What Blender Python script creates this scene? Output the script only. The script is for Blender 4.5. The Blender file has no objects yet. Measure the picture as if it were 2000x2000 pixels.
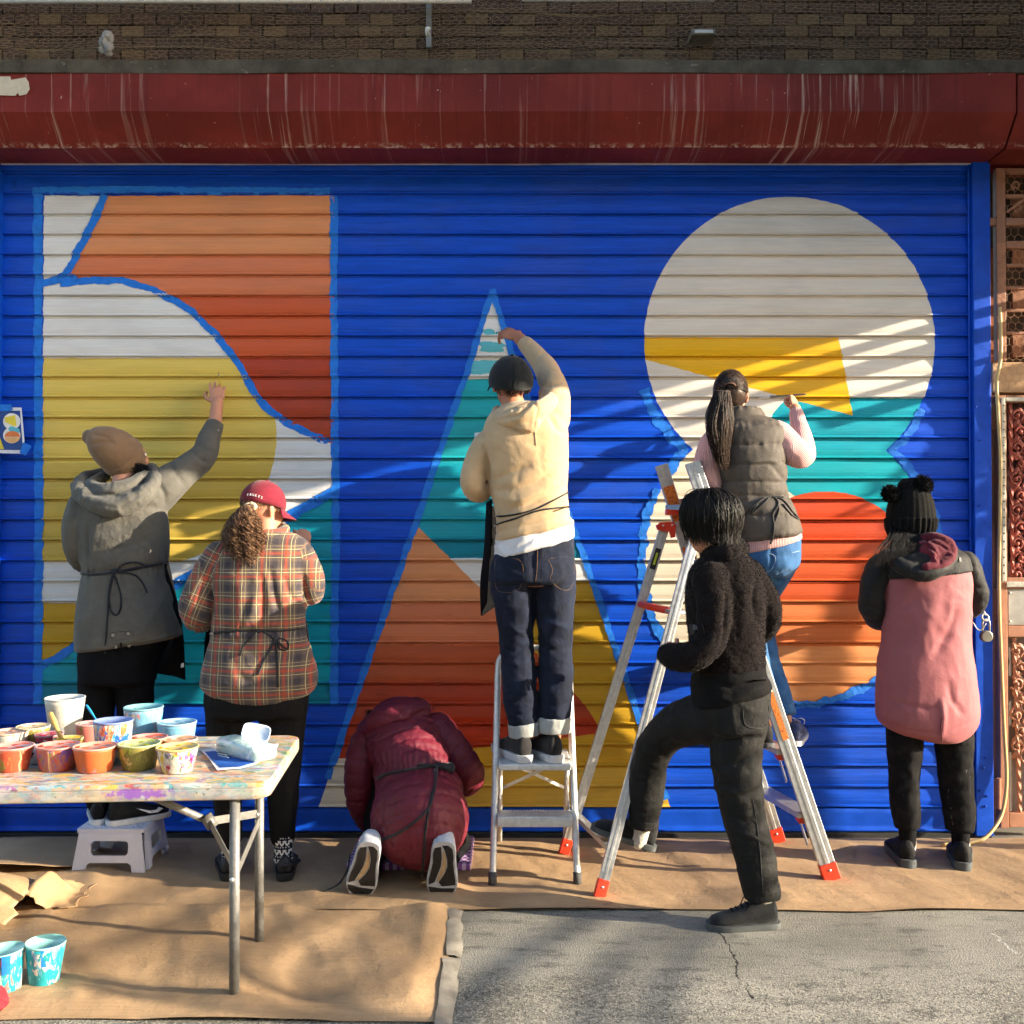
import bpy, math, random
import numpy as np
from mathutils import Vector, Matrix

random.seed(7)
SC = bpy.context.scene
COL = SC.collection

# ------------------------------------------------------------------ camera
CAM_H = 1.52
PITCH = math.atan(25.0 / 2000.0)
cam_data = bpy.data.cameras.new("camera")
cam_data.sensor_width = 36.0
cam_data.lens = 36.0
cam_data.clip_end = 500.0
cam_data.clip_start = 0.05
camera = bpy.data.objects.new("camera", cam_data)
COL.objects.link(camera)
camera.location = (0.0, 0.0, CAM_H)
camera.rotation_euler = (math.pi / 2 + PITCH, 0.0, 0.0)
SC.camera = camera

# ------------------------------------------------------------------ sky, sun, exposure
SUN_EL = math.radians(15.5)
SUN_AZ = math.radians(13.0)          # light travels to -X and slightly towards the shutter (+Y)
world = bpy.data.worlds.new("World")
SC.world = world
world.use_nodes = True
wn = world.node_tree
wn.nodes.clear()
w_out = wn.nodes.new("ShaderNodeOutputWorld")
w_bg = wn.nodes.new("ShaderNodeBackground")
w_sky = wn.nodes.new("ShaderNodeTexSky")
w_sky.sky_type = 'NISHITA'
w_sky.sun_disc = False
w_sky.sun_elevation = SUN_EL
w_sky.sun_rotation = math.radians(90.0) + SUN_AZ
w_sky.altitude = 20.0
w_bg.inputs[1].default_value = 0.148
wn.links.new(w_sky.outputs[0], w_bg.inputs[0])
wn.links.new(w_bg.outputs[0], w_out.inputs[0])

sun_data = bpy.data.lights.new("sun", 'SUN')
sun_data.energy = 5.0
sun_data.angle = math.radians(0.5)
sun_data.color = (1.0, 0.86, 0.66)
sun = bpy.data.objects.new("sun", sun_data)
COL.objects.link(sun)
SUN_DIR = Vector((-math.cos(SUN_EL) * math.cos(SUN_AZ), math.cos(SUN_EL) * math.sin(SUN_AZ), -math.sin(SUN_EL)))
sun.rotation_euler = SUN_DIR.to_track_quat('-Z', 'Y').to_euler()
sun.location = (8, -3, 6)

SC.view_settings.view_transform = 'Standard'
SC.view_settings.look = 'None'
SC.view_settings.exposure = 1.70
SC.view_settings.gamma = 1.0
SC.view_settings.use_curve_mapping = False
cy = SC.cycles
cy.max_bounces = 4; cy.diffuse_bounces = 3; cy.glossy_bounces = 2; cy.transmission_bounces = 2
cy.caustics_reflective = False; cy.caustics_refractive = False
cy.use_adaptive_sampling = True; cy.adaptive_threshold = 0.03; cy.adaptive_min_samples = 12
cy.use_denoising = True

# ------------------------------------------------------------------ photo measurement -> world
F = 2000.0
CP, SP = math.cos(PITCH), math.sin(PITCH)

def at(x, y, Y):
    """point on the sight line of photo position (x, y) standing Y metres from the camera"""
    u, v = (x - 1000.0) / F, (1000.0 - y) / F
    dy = CP - v * SP
    dz = SP + v * CP
    s = Y / dy
    return np.array([u * s, Y, CAM_H + dz * s])

def proj(V):
    V = np.asarray(V, float)
    X, Y, Z = V[:, 0], V[:, 1], V[:, 2] - CAM_H
    d = Y * CP + Z * SP
    up = -Y * SP + Z * CP
    return 1000.0 + F * X / d, 1000.0 - F * up / d

def px(n, Y):
    return n * Y / F

def ground_depth(y):
    return 2000.0 * CAM_H / (y - 1025.0)

def lin(c):
    return tuple(((v / 255.0) / 12.92 if v / 255.0 <= 0.04045 else (((v / 255.0) + 0.055) / 1.055) ** 2.4) for v in c)

# ------------------------------------------------------------------ noise
def _hash(i, j, k):
    h = (i * 374761393 + j * 668265263 + k * 2147483647 + 12345) & 0xFFFFFFFF
    h = ((h ^ (h >> 13)) * 1274126177) & 0xFFFFFFFF
    return ((h ^ (h >> 16)) & 0xFFFF) / 65535.0

def vnoise(P):
    """smooth value noise in -1..1 for an (n,3) array"""
    P = np.asarray(P, float)
    i = np.floor(P).astype(np.int64)
    f = P - i
    f = f * f * (3 - 2 * f)
    out = np.zeros(len(P))
    for dx in (0, 1):
        for dy in (0, 1):
            for dz in (0, 1):
                w = (f[:, 0] if dx else 1 - f[:, 0]) * (f[:, 1] if dy else 1 - f[:, 1]) * (f[:, 2] if dz else 1 - f[:, 2])
                out += w * _hash(i[:, 0] + dx, i[:, 1] + dy, i[:, 2] + dz)
    return out * 2 - 1

def ridged(P):
    return 1.0 - 2.0 * np.abs(vnoise(P))

# ------------------------------------------------------------------ mesh helpers
def mesh_obj(name, verts, faces, mat=None, parent=None, smooth=True):
    me = bpy.data.meshes.new(name)
    me.from_pydata([tuple(map(float, v)) for v in verts], [], [tuple(map(int, f)) for f in faces])
    me.update()
    if smooth:
        me.polygons.foreach_set("use_smooth", [True] * len(me.polygons))
    if mat is not None:
        me.materials.append(mat)
    o = bpy.data.objects.new(name, me)
    COL.objects.link(o)
    if parent is not None:
        o.parent = parent
    return o

def tag(o, label=None, cat=None, group=None, kind=None):
    if label: o["label"] = label
    if cat: o["category"] = cat
    if group: o["group"] = group
    if kind: o["kind"] = kind
    return o

def empty(name, loc=(0, 0, 0)):
    """thing root; its parts are modelled in world space"""
    o = bpy.data.objects.new(name, None)
    COL.objects.link(o)
    o.location = [float(c) for c in loc]
    o.empty_display_size = 0.1
    return o

def adopt(child, root):
    child.parent = root
    child.matrix_parent_inverse = Matrix.Translation(-Vector(root.location))
    return child

class MB:
    """collects shapes into one mesh"""
    def __init__(self):
        self.v, self.f, self.n = [], [], 0
    def add(self, v, f):
        v = np.asarray(v, float).reshape(-1, 3)
        self.v.append(v)
        self.f += [tuple(int(i) + self.n for i in q) for q in f]
        self.n += len(v)
        return self
    def box(self, lo, hi):
        x0, y0, z0 = lo; x1, y1, z1 = hi
        v = [(x0, y0, z0), (x1, y0, z0), (x1, y1, z0), (x0, y1, z0), (x0, y0, z1), (x1, y0, z1), (x1, y1, z1), (x0, y1, z1)]
        f = [(0, 3, 2, 1), (4, 5, 6, 7), (0, 1, 5, 4), (1, 2, 6, 5), (2, 3, 7, 6), (3, 0, 4, 7)]
        return self.add(v, f)
    def bar(self, a, b, w, d, up=(0, 0, 1)):
        """rectangular bar from a to b, w across, d along the up-ish side"""
        a, b = Vector([float(c) for c in a]), Vector([float(c) for c in b])
        t = (b - a).normalized()
        s = t.cross(Vector(up))
        if s.length < 1e-4: s = t.cross(Vector((1, 0, 0)))
        s.normalize()
        u = s.cross(t).normalized()
        v = []
        for p in (a, b):
            for i, j in ((-1, -1), (1, -1), (1, 1), (-1, 1)):
                v.append(p + s * (i * w / 2) + u * (j * d / 2))
        f = [(0, 1, 2, 3)[::-1], (4, 5, 6, 7), (0, 1, 5, 4), (1, 2, 6, 5), (2, 3, 7, 6), (3, 0, 4, 7)]
        return self.add([tuple(p) for p in v], f)
    def tube(self, pts, r, n=10, cap=True):
        v, f = tube(pts, r, n, cap)
        return self.add(v, f)
    def build(self, name, mat=None, parent=None, smooth=False, bevel=0.0, seg=2):
        v = np.concatenate(self.v)
        o = mesh_obj(name, v, self.f, mat, None, smooth)
        if bevel > 0:
            m = o.modifiers.new("bevel", 'BEVEL')
            m.width = bevel; m.segments = seg; m.limit_method = 'ANGLE'
            o.data.polygons.foreach_set("use_smooth", [True] * len(o.data.polygons))
            w = o.modifiers.new("wn", 'WEIGHTED_NORMAL')
        if parent is not None:
            adopt(o, parent)
        return o

def loft(rings, cap=True):
    n = len(rings[0])
    v = np.concatenate(rings)
    f = []
    for i in range(len(rings) - 1):
        for j in range(n):
            k = (j + 1) % n
            f.append((i * n + j, i * n + k, (i + 1) * n + k, (i + 1) * n + j))
    if cap:
        f.append(tuple(range(n))[::-1])
        f.append(tuple(range((len(rings) - 1) * n, len(rings) * n)))
    return v, f

def frames(P):
    P = np.asarray(P, float)
    T = np.gradient(P, axis=0)
    T /= np.linalg.norm(T, axis=1)[:, None] + 1e-12
    t = T[0]
    ref = np.array([0, 0, 1.0]) if abs(t[2]) < 0.9 else np.array([0, 1.0, 0])
    s = np.cross(t, ref); s /= np.linalg.norm(s)
    S = [s]
    for i in range(1, len(P)):
        s = S[-1] - T[i] * np.dot(S[-1], T[i])
        s /= np.linalg.norm(s) + 1e-12
        S.append(s)
    S = np.array(S)
    U = np.cross(S, T)
    return T, S, U

def tube(pts, r, n=10, cap=True):
    P = np.asarray(pts, float)
    r = np.broadcast_to(np.asarray(r, float), (len(P),))
    T, S, U = frames(P)
    a = np.linspace(0, 2 * math.pi, n, endpoint=False)
    rings = [P[i] + r[i] * (np.cos(a)[:, None] * S[i] + np.sin(a)[:, None] * U[i]) for i in range(len(P))]
    return loft(rings, cap)

def catmull(K, sub=5):
    K = np.asarray(K, float)
    if len(K) < 3:
        t = np.linspace(0, 1, sub + 1)[:, None]
        return K[0] * (1 - t) + K[-1] * t
    E = np.vstack([2 * K[0] - K[1], K, 2 * K[-1] - K[-2]])
    out = []
    for i in range(1, len(E) - 2):
        p0, p1, p2, p3 = E[i - 1], E[i], E[i + 1], E[i + 2]
        for t in np.linspace(0, 1, sub, endpoint=False):
            out.append(0.5 * ((2 * p1) + (-p0 + p2) * t + (2 * p0 - 5 * p1 + 4 * p2 - p3) * t * t + (-p0 + 3 * p1 - 3 * p2 + p3) * t ** 3))
    out.append(K[-1])
    return np.array(out)

def limb(pts, n=16, sub=5, round0=True, round1=True):
    """tapered limb: pts are (photo x, photo y, Y, radius in photo pixels)"""
    K = np.array([np.append(at(p[0], p[1], p[2]), px(p[3], p[2])) for p in pts])
    return limb_w(K, n, sub, round0, round1)

def limb_w(K, n=16, sub=5, round0=True, round1=True):
    C = catmull(K, sub)
    P, R = C[:, :3], np.maximum(C[:, 3], 0.002)
    if round0:
        t = P[0] - P[1]; t /= np.linalg.norm(t)
        P = np.vstack([P[0] + t * R[0] * 0.85, P[0] + t * R[0] * 0.55, P]); R = np.concatenate([[R[0] * 0.35, R[0] * 0.8], R])
    if round1:
        t = P[-1] - P[-2]; t /= np.linalg.norm(t)
        P = np.vstack([P, P[-1] + t * R[-1] * 0.55, P[-1] + t * R[-1] * 0.85]); R = np.concatenate([R, [R[-1] * 0.8, R[-1] * 0.35]])
    return tube(P, R, n)

def trunk(secs, n=32, e=2.3, sub=4, dome=True):
    """torso-like loft: sections (y or (yl, yr), xl, xr, Y, thickness in m)"""
    K = []
    for s in secs:
        yl, yr = s[0] if isinstance(s[0], tuple) else (s[0], s[0])
        K.append([yl, yr, s[1], s[2], s[3], s[4]])
    C = catmull(np.array(K, float), sub)
    a = np.linspace(0, 2 * math.pi, n, endpoint=False)
    ca = np.sign(np.cos(a)) * np.abs(np.cos(a)) ** (2 / e)
    sa = np.sign(np.sin(a)) * np.abs(np.sin(a)) ** (2 / e)
    rings = []
    for yl, yr, xl, xr, Y, th in C:
        L, R = at(xl, yl, Y), at(xr, yr, Y)
        c, h = (L + R) / 2, (R - L) / 2
        rings.append(c + ca[:, None] * h + sa[:, None] * np.array([0, th / 2, 0]))
    if dome:
        for first in (True, False):
            r0, r1 = (rings[0], rings[1]) if first else (rings[-1], rings[-2])
            c = r0.mean(0); ax = c - r1.mean(0); ax /= np.linalg.norm(ax) + 1e-9
            extra = [c + (r0 - c) * 0.85 + ax * 0.008, c + (r0 - c) * 0.4 + ax * 0.013]
            rings = (extra[::-1] + rings) if first else (rings + extra)
    return loft(rings)

def ellipsoid(c, r, R=None, n=16, m=10):
    v, f = [], []
    for i in range(m + 1):
        th = math.pi * i / m
        for j in range(n):
            ph = 2 * math.pi * j / n
            v.append((math.sin(th) * math.cos(ph), math.sin(th) * math.sin(ph), math.cos(th)))
    v = np.array(v) * np.asarray(r, float)
    if R is not None: v = v @ np.asarray(R).T
    for i in range(m):
        for j in range(n):
            k = (j + 1) % n
            f.append((i * n + j, (i + 1) * n + j, (i + 1) * n + k, i * n + k))
    return v + np.asarray(c, float), f

def eul(x=0, y=0, z=0):
    return np.array(Matrix.Rotation(math.radians(z), 3, 'Z') @ Matrix.Rotation(math.radians(y), 3, 'Y') @ Matrix.Rotation(math.radians(x), 3, 'X'))

def remesh(parts, voxel=0.008, smooth=4, fac=0.5):
    """one continuous skin round all closed shapes"""
    m = MB()
    for v, f in parts: m.add(v, f)
    o = mesh_obj("tmp", np.concatenate(m.v), m.f)
    md = o.modifiers.new("r", 'REMESH'); md.mode = 'VOXEL'; md.voxel_size = voxel; md.adaptivity = 0.0
    if smooth:
        sm = o.modifiers.new("s", 'SMOOTH'); sm.factor = fac; sm.iterations = smooth
    dg = bpy.context.evaluated_depsgraph_get()
    me = bpy.data.meshes.new_from_object(o.evaluated_get(dg))
    n = len(me.vertices)
    V = np.empty(n * 3); me.vertices.foreach_get("co", V); V = V.reshape(-1, 3)
    N = np.empty(n * 3); me.vertices.foreach_get("normal", N); N = N.reshape(-1, 3)
    Fc = [tuple(p.vertices) for p in me.polygons]
    bpy.data.meshes.remove(me)
    old = o.data
    bpy.data.objects.remove(o); bpy.data.meshes.remove(old)
    return V, N, Fc

def seg_dist(X, Y, pl):
    d = np.full(len(X), 1e9)
    for (x0, y0), (x1, y1) in zip(pl[:-1], pl[1:]):
        dx, dy = x1 - x0, y1 - y0
        t = np.clip(((X - x0) * dx + (Y - y0) * dy) / (dx * dx + dy * dy + 1e-9), 0, 1)
        d = np.minimum(d, np.hypot(X - x0 - t * dx, Y - y0 - t * dy))
    return d

def seg_dist_t(X, Y, pl):
    d = np.full(len(X), 1e9); tt = np.zeros(len(X))
    L = [math.hypot(b[0] - a[0], b[1] - a[1]) for a, b in zip(pl[:-1], pl[1:])]; tot = sum(L) + 1e-9; acc = 0.0
    for (x0, y0), (x1, y1), l in zip(pl[:-1], pl[1:], L):
        dx, dy = x1 - x0, y1 - y0
        t = np.clip(((X - x0) * dx + (Y - y0) * dy) / (dx * dx + dy * dy + 1e-9), 0, 1)
        q = np.hypot(X - x0 - t * dx, Y - y0 - t * dy)
        m = q < d
        d[m] = q[m]; tt[m] = (acc + t[m] * l) / tot
        acc += l
    return d, tt

def fold_offset(V, N, folds):
    """cloth folds: (polyline measured on the photo, half width in px, depth in m; negative = crease)"""
    X, Y = proj(V)
    off = np.zeros(len(V))
    face = np.clip(-N[:, 1] * 2.0, 0, 1)
    for pl, w, amp in folds:
        d, t = seg_dist_t(X, Y, pl)
        off += amp * np.exp(-(d / w) ** 2) * face * np.sin(math.pi * np.clip(t, 0.0, 1.0)) ** 0.6
    return off

def garment(name, parts, mat, parent, voxel=0.008, smooth=4, wr=0.004, ws=11.0, stretch=(1, 1, 1), folds=(), extra=None, seed=0.0):
    V, N, Fc = remesh(parts, voxel, smooth)
    off = np.zeros(len(V))
    if wr:
        Q = V * np.asarray(stretch) * ws + seed
        warp = np.stack([vnoise(Q * 0.5 + 9.1), vnoise(Q * 0.5 + 3.7), vnoise(Q * 0.5 - 5.3)], 1)
        off += wr * (ridged(Q + warp * 0.9) * 0.8 + 0.4 * vnoise(Q * 0.45 + 31.0))
        off += wr * 0.35 * ridged(Q * 2.3 + warp * 1.3 + 17)
        off -= wr * 0.55 * np.clip(1 - 7 * np.abs(vnoise(Q * [0.9, 0.9, 1.7] + warp * 1.6 + 51)), 0, 1) * np.clip(vnoise(Q * 0.4 + 70) + 0.35, 0, 1)
    if folds: off += fold_offset(V, N, folds)
    if extra is not None: off += extra(V, N)
    V = V + N * off[:, None]
    o = mesh_obj(name, V, Fc, mat, None, True)
    if parent is not None: adopt(o, parent)
    return o

def lathe(prof, n=28, centre=(0, 0, 0)):
    """prof: (r, z) list"""
    a = np.linspace(0, 2 * math.pi, n, endpoint=False)
    rings = [np.stack([r * np.cos(a), r * np.sin(a), np.full(n, z)], 1) + np.asarray(centre) for r, z in prof]
    return loft(rings, cap=True)

def plate(outlines, th, M):
    """flat plate with holes: outlines in local (x, y), thickness th, placed by 4x4 matrix M; returns verts, faces"""
    cu = bpy.data.curves.new("tmp", 'CURVE'); cu.dimensions = '2D'; cu.fill_mode = 'BOTH'; cu.extrude = th / 2
    for pts in outlines:
        s = cu.splines.new('POLY'); s.points.add(len(pts) - 1)
        for p, q in zip(s.points, pts): p.co = (q[0], q[1], 0, 1)
        s.use_cyclic_u = True
    o = bpy.data.objects.new("tmp", cu); COL.objects.link(o)
    me = bpy.data.meshes.new_from_object(o.evaluated_get(bpy.context.evaluated_depsgraph_get()))
    v = np.array([tuple(M @ p.co) for p in me.vertices]); f = [tuple(p.vertices) for p in me.polygons]
    bpy.data.objects.remove(o); bpy.data.curves.remove(cu); bpy.data.meshes.remove(me)
    return v, f

def text_mesh(body, size, depth, M):
    cu = bpy.data.curves.new("tmp", 'FONT'); cu.body = body; cu.size = size; cu.extrude = depth / 2; cu.align_x = 'CENTER'
    o = bpy.data.objects.new("tmp", cu); COL.objects.link(o)
    me = bpy.data.meshes.new_from_object(o.evaluated_get(bpy.context.evaluated_depsgraph_get()))
    v = np.array([tuple(M @ p.co) for p in me.vertices]); f = [tuple(p.vertices) for p in me.polygons]
    bpy.data.objects.remove(o); bpy.data.curves.remove(cu); bpy.data.meshes.remove(me)
    return v, f
# ------------------------------------------------------------------ materials
class E:
    """arithmetic on shader sockets"""
    def __init__(s, nt, v): s.nt, s.v = nt, v
    def _m(s, op, *o):
        n = s.nt.nodes.new("ShaderNodeMath"); n.operation = op
        for i, q in enumerate((s,) + o):
            q = q.v if isinstance(q, E) else q
            if isinstance(q, (int, float)): n.inputs[i].default_value = float(q)
            else: s.nt.links.new(q, n.inputs[i])
        return E(s.nt, n.outputs[0])
    def __add__(s, o): return s._m('ADD', o)
    __radd__ = __add__
    def __sub__(s, o): return s._m('SUBTRACT', o)
    def __rsub__(s, o): return (s * -1.0) + o
    def __mul__(s, o): return s._m('MULTIPLY', o)
    __rmul__ = __mul__
    def __truediv__(s, o): return s._m('DIVIDE', o)
    def lt(s, o): return s._m('LESS_THAN', o)
    def gt(s, o): return s._m('GREATER_THAN', o)
    def mn(s, o): return s._m('MINIMUM', o)
    def mx(s, o): return s._m('MAXIMUM', o)
    def sqrt(s): return s._m('SQRT')
    def abs(s): return s._m('ABSOLUTE')
    def sin(s): return s._m('SINE')
    def frac(s): return s._m('FRACT')
    def floor(s): return s._m('FLOOR')
    def inv(s): return s._m('MULTIPLY', -1.0)._m('ADD', 1.0)
    def clamp(s):
        e = s._m('ADD', 0.0); e.v.node.use_clamp = True
        return e
    def smooth(s, a, b):
        n = s.nt.nodes.new("ShaderNodeMapRange"); n.interpolation_type = 'SMOOTHSTEP'
        s.nt.links.new(s.v, n.inputs[0]); n.inputs[1].default_value = a; n.inputs[2].default_value = b
        return E(s.nt, n.outputs[0])

class Mat:
    def __init__(s, name, rough=0.6, spec=0.4):
        m = bpy.data.materials.new(name); m.use_nodes = True
        s.m, s.nt = m, m.node_tree
        s.b = s.nt.nodes["Principled BSDF"]
        s.b.inputs["Roughness"].default_value = rough
        s.b.inputs["Specular IOR Level"].default_value = spec
    def node(s, t): return s.nt.nodes.new(t)
    def link(s, a, b):
        s.nt.links.new(a.v if isinstance(a, E) else a, b)
    def pos(s, kind="world"):
        if kind == "world":
            return s.node("ShaderNodeNewGeometry").outputs["Position"]
        return s.node("ShaderNodeTexCoord").outputs["Object"]
    def xyz(s, vec):
        n = s.node("ShaderNodeSeparateXYZ"); s.link(vec, n.inputs[0])
        return [E(s.nt, n.outputs[i]) for i in range(3)]
    def scaled(s, vec, sc):
        n = s.node("ShaderNodeVectorMath"); n.operation = 'MULTIPLY'; s.link(vec, n.inputs[0]); n.inputs[1].default_value = sc
        return n.outputs[0]
    def noise(s, vec, scale=5.0, detail=3.0, rough=0.55, dist=0.0):
        n = s.node("ShaderNodeTexNoise"); s.link(vec, n.inputs["Vector"])
        n.inputs["Scale"].default_value = scale; n.inputs["Detail"].default_value = detail
        n.inputs["Roughness"].default_value = rough; n.inputs["Distortion"].default_value = dist
        return E(s.nt, n.outputs["Fac"])
    def voronoi(s, vec, scale=5.0, feature='F1'):
        n = s.node("ShaderNodeTexVoronoi"); s.link(vec, n.inputs["Vector"]); n.inputs["Scale"].default_value = scale; n.feature = feature
        return n
    def col(s, c):
        n = s.node("ShaderNodeRGB"); n.outputs[0].default_value = (*c, 1.0)
        return n.outputs[0]
    def mix(s, a, b, fac):
        n = s.node("ShaderNodeMix"); n.data_type = 'RGBA'
        for q, i in ((a, 6), (b, 7)):
            if isinstance(q, tuple): n.inputs[i].default_value = (*q[:3], 1.0)
            else: s.link(q, n.inputs[i])
        if isinstance(fac, (int, float)): n.inputs[0].default_value = fac
        else: s.link(fac, n.inputs[0])
        return n.outputs[2]
    def base(s, c):
        if isinstance(c, tuple): s.b.inputs["Base Color"].default_value = (*c, 1.0)
        else: s.link(c, s.b.inputs["Base Color"])
        return s
    def bump(s, h, strength=0.3, dist=0.01, prev=None):
        n = s.node("ShaderNodeBump"); n.inputs["Strength"].default_value = strength; n.inputs["Distance"].default_value = dist
        s.link(h, n.inputs["Height"])
        if prev is not None: s.link(prev, n.inputs["Normal"])
        s.link(n.outputs[0], s.b.inputs["Normal"])
        return n.outputs[0]
    def rough(s, e): s.link(e, s.b.inputs["Roughness"]); return s

_cache = {}
def cloth(name, c, var=0.18, rough=0.9, scale=14.0, fine=420.0, bump=0.25, sheen=0.15, spec=0.2, fade=None):
    k = ("cloth", name)
    if k in _cache: return _cache[k]
    M = Mat(name, rough, spec)
    p = M.pos()
    n1 = M.noise(p, scale, 4, 0.6)
    dark = tuple(v * (1 - var) for v in c); lite = tuple(min(1, v * (1 + var)) for v in c)
    col = M.mix(dark, lite, n1.smooth(0.3, 0.7))
    n2 = M.noise(p, fine, 2, 0.6)
    col = M.mix(col, tuple(min(1, v * 1.35) for v in c), (n2.smooth(0.5, 0.75)) * 0.35)
    if fade: col = M.mix(col, fade, M.noise(p, 6.0, 3, 0.6).smooth(0.5, 0.75) * 0.6)
    M.base(col)
    M.b.inputs["Sheen Weight"].default_value = sheen
    M.b.inputs["Sheen Roughness"].default_value = 0.5
    h = M.noise(p, 38.0, 4, 0.6, 0.6)
    b1 = M.bump(h, bump, 0.012)
    M.bump(n2, 0.25, 0.002, b1)
    _cache[k] = M.m
    return M.m

def plain(name, c, rough=0.5, spec=0.4, metal=0.0, var=0.1, scale=20.0, bump=0.1, kind="world", dirt=None):
    k = ("plain", name)
    if k in _cache: return _cache[k]
    M = Mat(name, rough, spec)
    M.b.inputs["Metallic"].default_value = metal
    p = M.pos(kind)
    n1 = M.noise(p, scale, 5, 0.65)
    col = M.mix(tuple(v * (1 - var) for v in c), tuple(min(1, v * (1 + var)) for v in c), n1.smooth(0.25, 0.75))
    if dirt: col = M.mix(col, dirt, M.noise(p, scale * 2.3, 5, 0.7).smooth(0.55, 0.72) * 0.8)
    M.base(col)
    n = M.node("ShaderNodeMapRange"); M.link(n1, n.inputs[0]); n.inputs[3].default_value = max(0, rough - 0.12); n.inputs[4].default_value = min(1, rough + 0.15)
    M.rough(E(M.nt, n.outputs[0]))
    if bump: M.bump(M.noise(p, scale * 3, 4, 0.6), bump, 0.004)
    _cache[k] = M.m
    return M.m

def splotched(name, base, cols, rough=0.4, scale=22.0, cover=0.55, kind="object", grime=None, seed=0.0):
    """plastic or board covered in dabs and drips of dried paint"""
    M = Mat(name, rough, 0.4)
    p0 = M.pos(kind)
    a = M.node("ShaderNodeVectorMath"); a.operation = 'ADD'; M.link(p0, a.inputs[0]); a.inputs[1].default_value = (seed, seed * 1.7, -seed)
    p = a.outputs[0]
    col = M.mix(base, tuple(v * 0.75 for v in base), M.noise(p, scale * 0.4, 4).smooth(0.35, 0.7))
    for i, c in enumerate(cols):
        q = M.node("ShaderNodeVectorMath"); q.operation = 'ADD'; M.link(p, q.inputs[0]); q.inputs[1].default_value = (i * 3.1 + 1, i * 1.7, i * 2.3)
        th = 0.5 + 0.16 * (1 - cover)
        n = M.noise(M.scaled(q.outputs[0], (1, 1, 0.38)), scale * (0.7 + 0.45 * (i % 3)), 4, 0.66, 0.9)
        col = M.mix(col, c, n.smooth(th, th + 0.05))
    col = M.mix(col, lin((74, 66, 60)), M.noise(p, scale * 5, 3, 0.7).smooth(0.62, 0.70) * 0.55)
    if grime: col = M.mix(col, grime, M.noise(p, scale * 4, 5, 0.7).smooth(0.58, 0.66))
    M.base(col)
    M.bump(M.noise(p, scale * 2, 4, 0.6), 0.25, 0.004)
    return M.m

SKIN = plain("skin", lin((198, 140, 112)), 0.55, 0.35, 0, 0.08, 30, 0.05)
SKIN_TAN = plain("skin_tan", lin((176, 118, 88)), 0.55, 0.35, 0, 0.08, 30, 0.05)
ALU = plain("aluminium", (0.62, 0.62, 0.61), 0.38, 0.5, 0.85, 0.12, 40, 0.08, dirt=(0.5, 0.48, 0.44))
ALU_WORN = plain("aluminium_worn", (0.68, 0.68, 0.66), 0.5, 0.5, 0.55, 0.15, 45, 0.1, dirt=(0.75, 0.74, 0.7))
STEEL_GREY = plain("steel_grey", (0.17, 0.167, 0.158), 0.45, 0.5, 0.3, 0.15, 50, 0.08, dirt=(0.30, 0.30, 0.29))
RED_PLASTIC = plain("red_plastic", lin((226, 62, 36)), 0.4, 0.5, 0, 0.08, 40, 0.04)
BLACK_RUBBER = plain("black_rubber", (0.02, 0.02, 0.021), 0.75, 0.3)
TAPE_BLUE = plain("tape_blue", lin((26, 114, 214)), 0.55, 0.35, 0, 0.12, 35, 0.3)
BLACK_CLOTH = cloth("black_cloth", (0.0045, 0.0045, 0.0055), 0.3, 0.85, sheen=0.0, spec=0.12)
# ================================================================== SETTING
WY = 5.02                                    # plane of the shutter curtain
def W(x, y):
    p = at(x, y, WY); return p[0], p[2]

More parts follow.
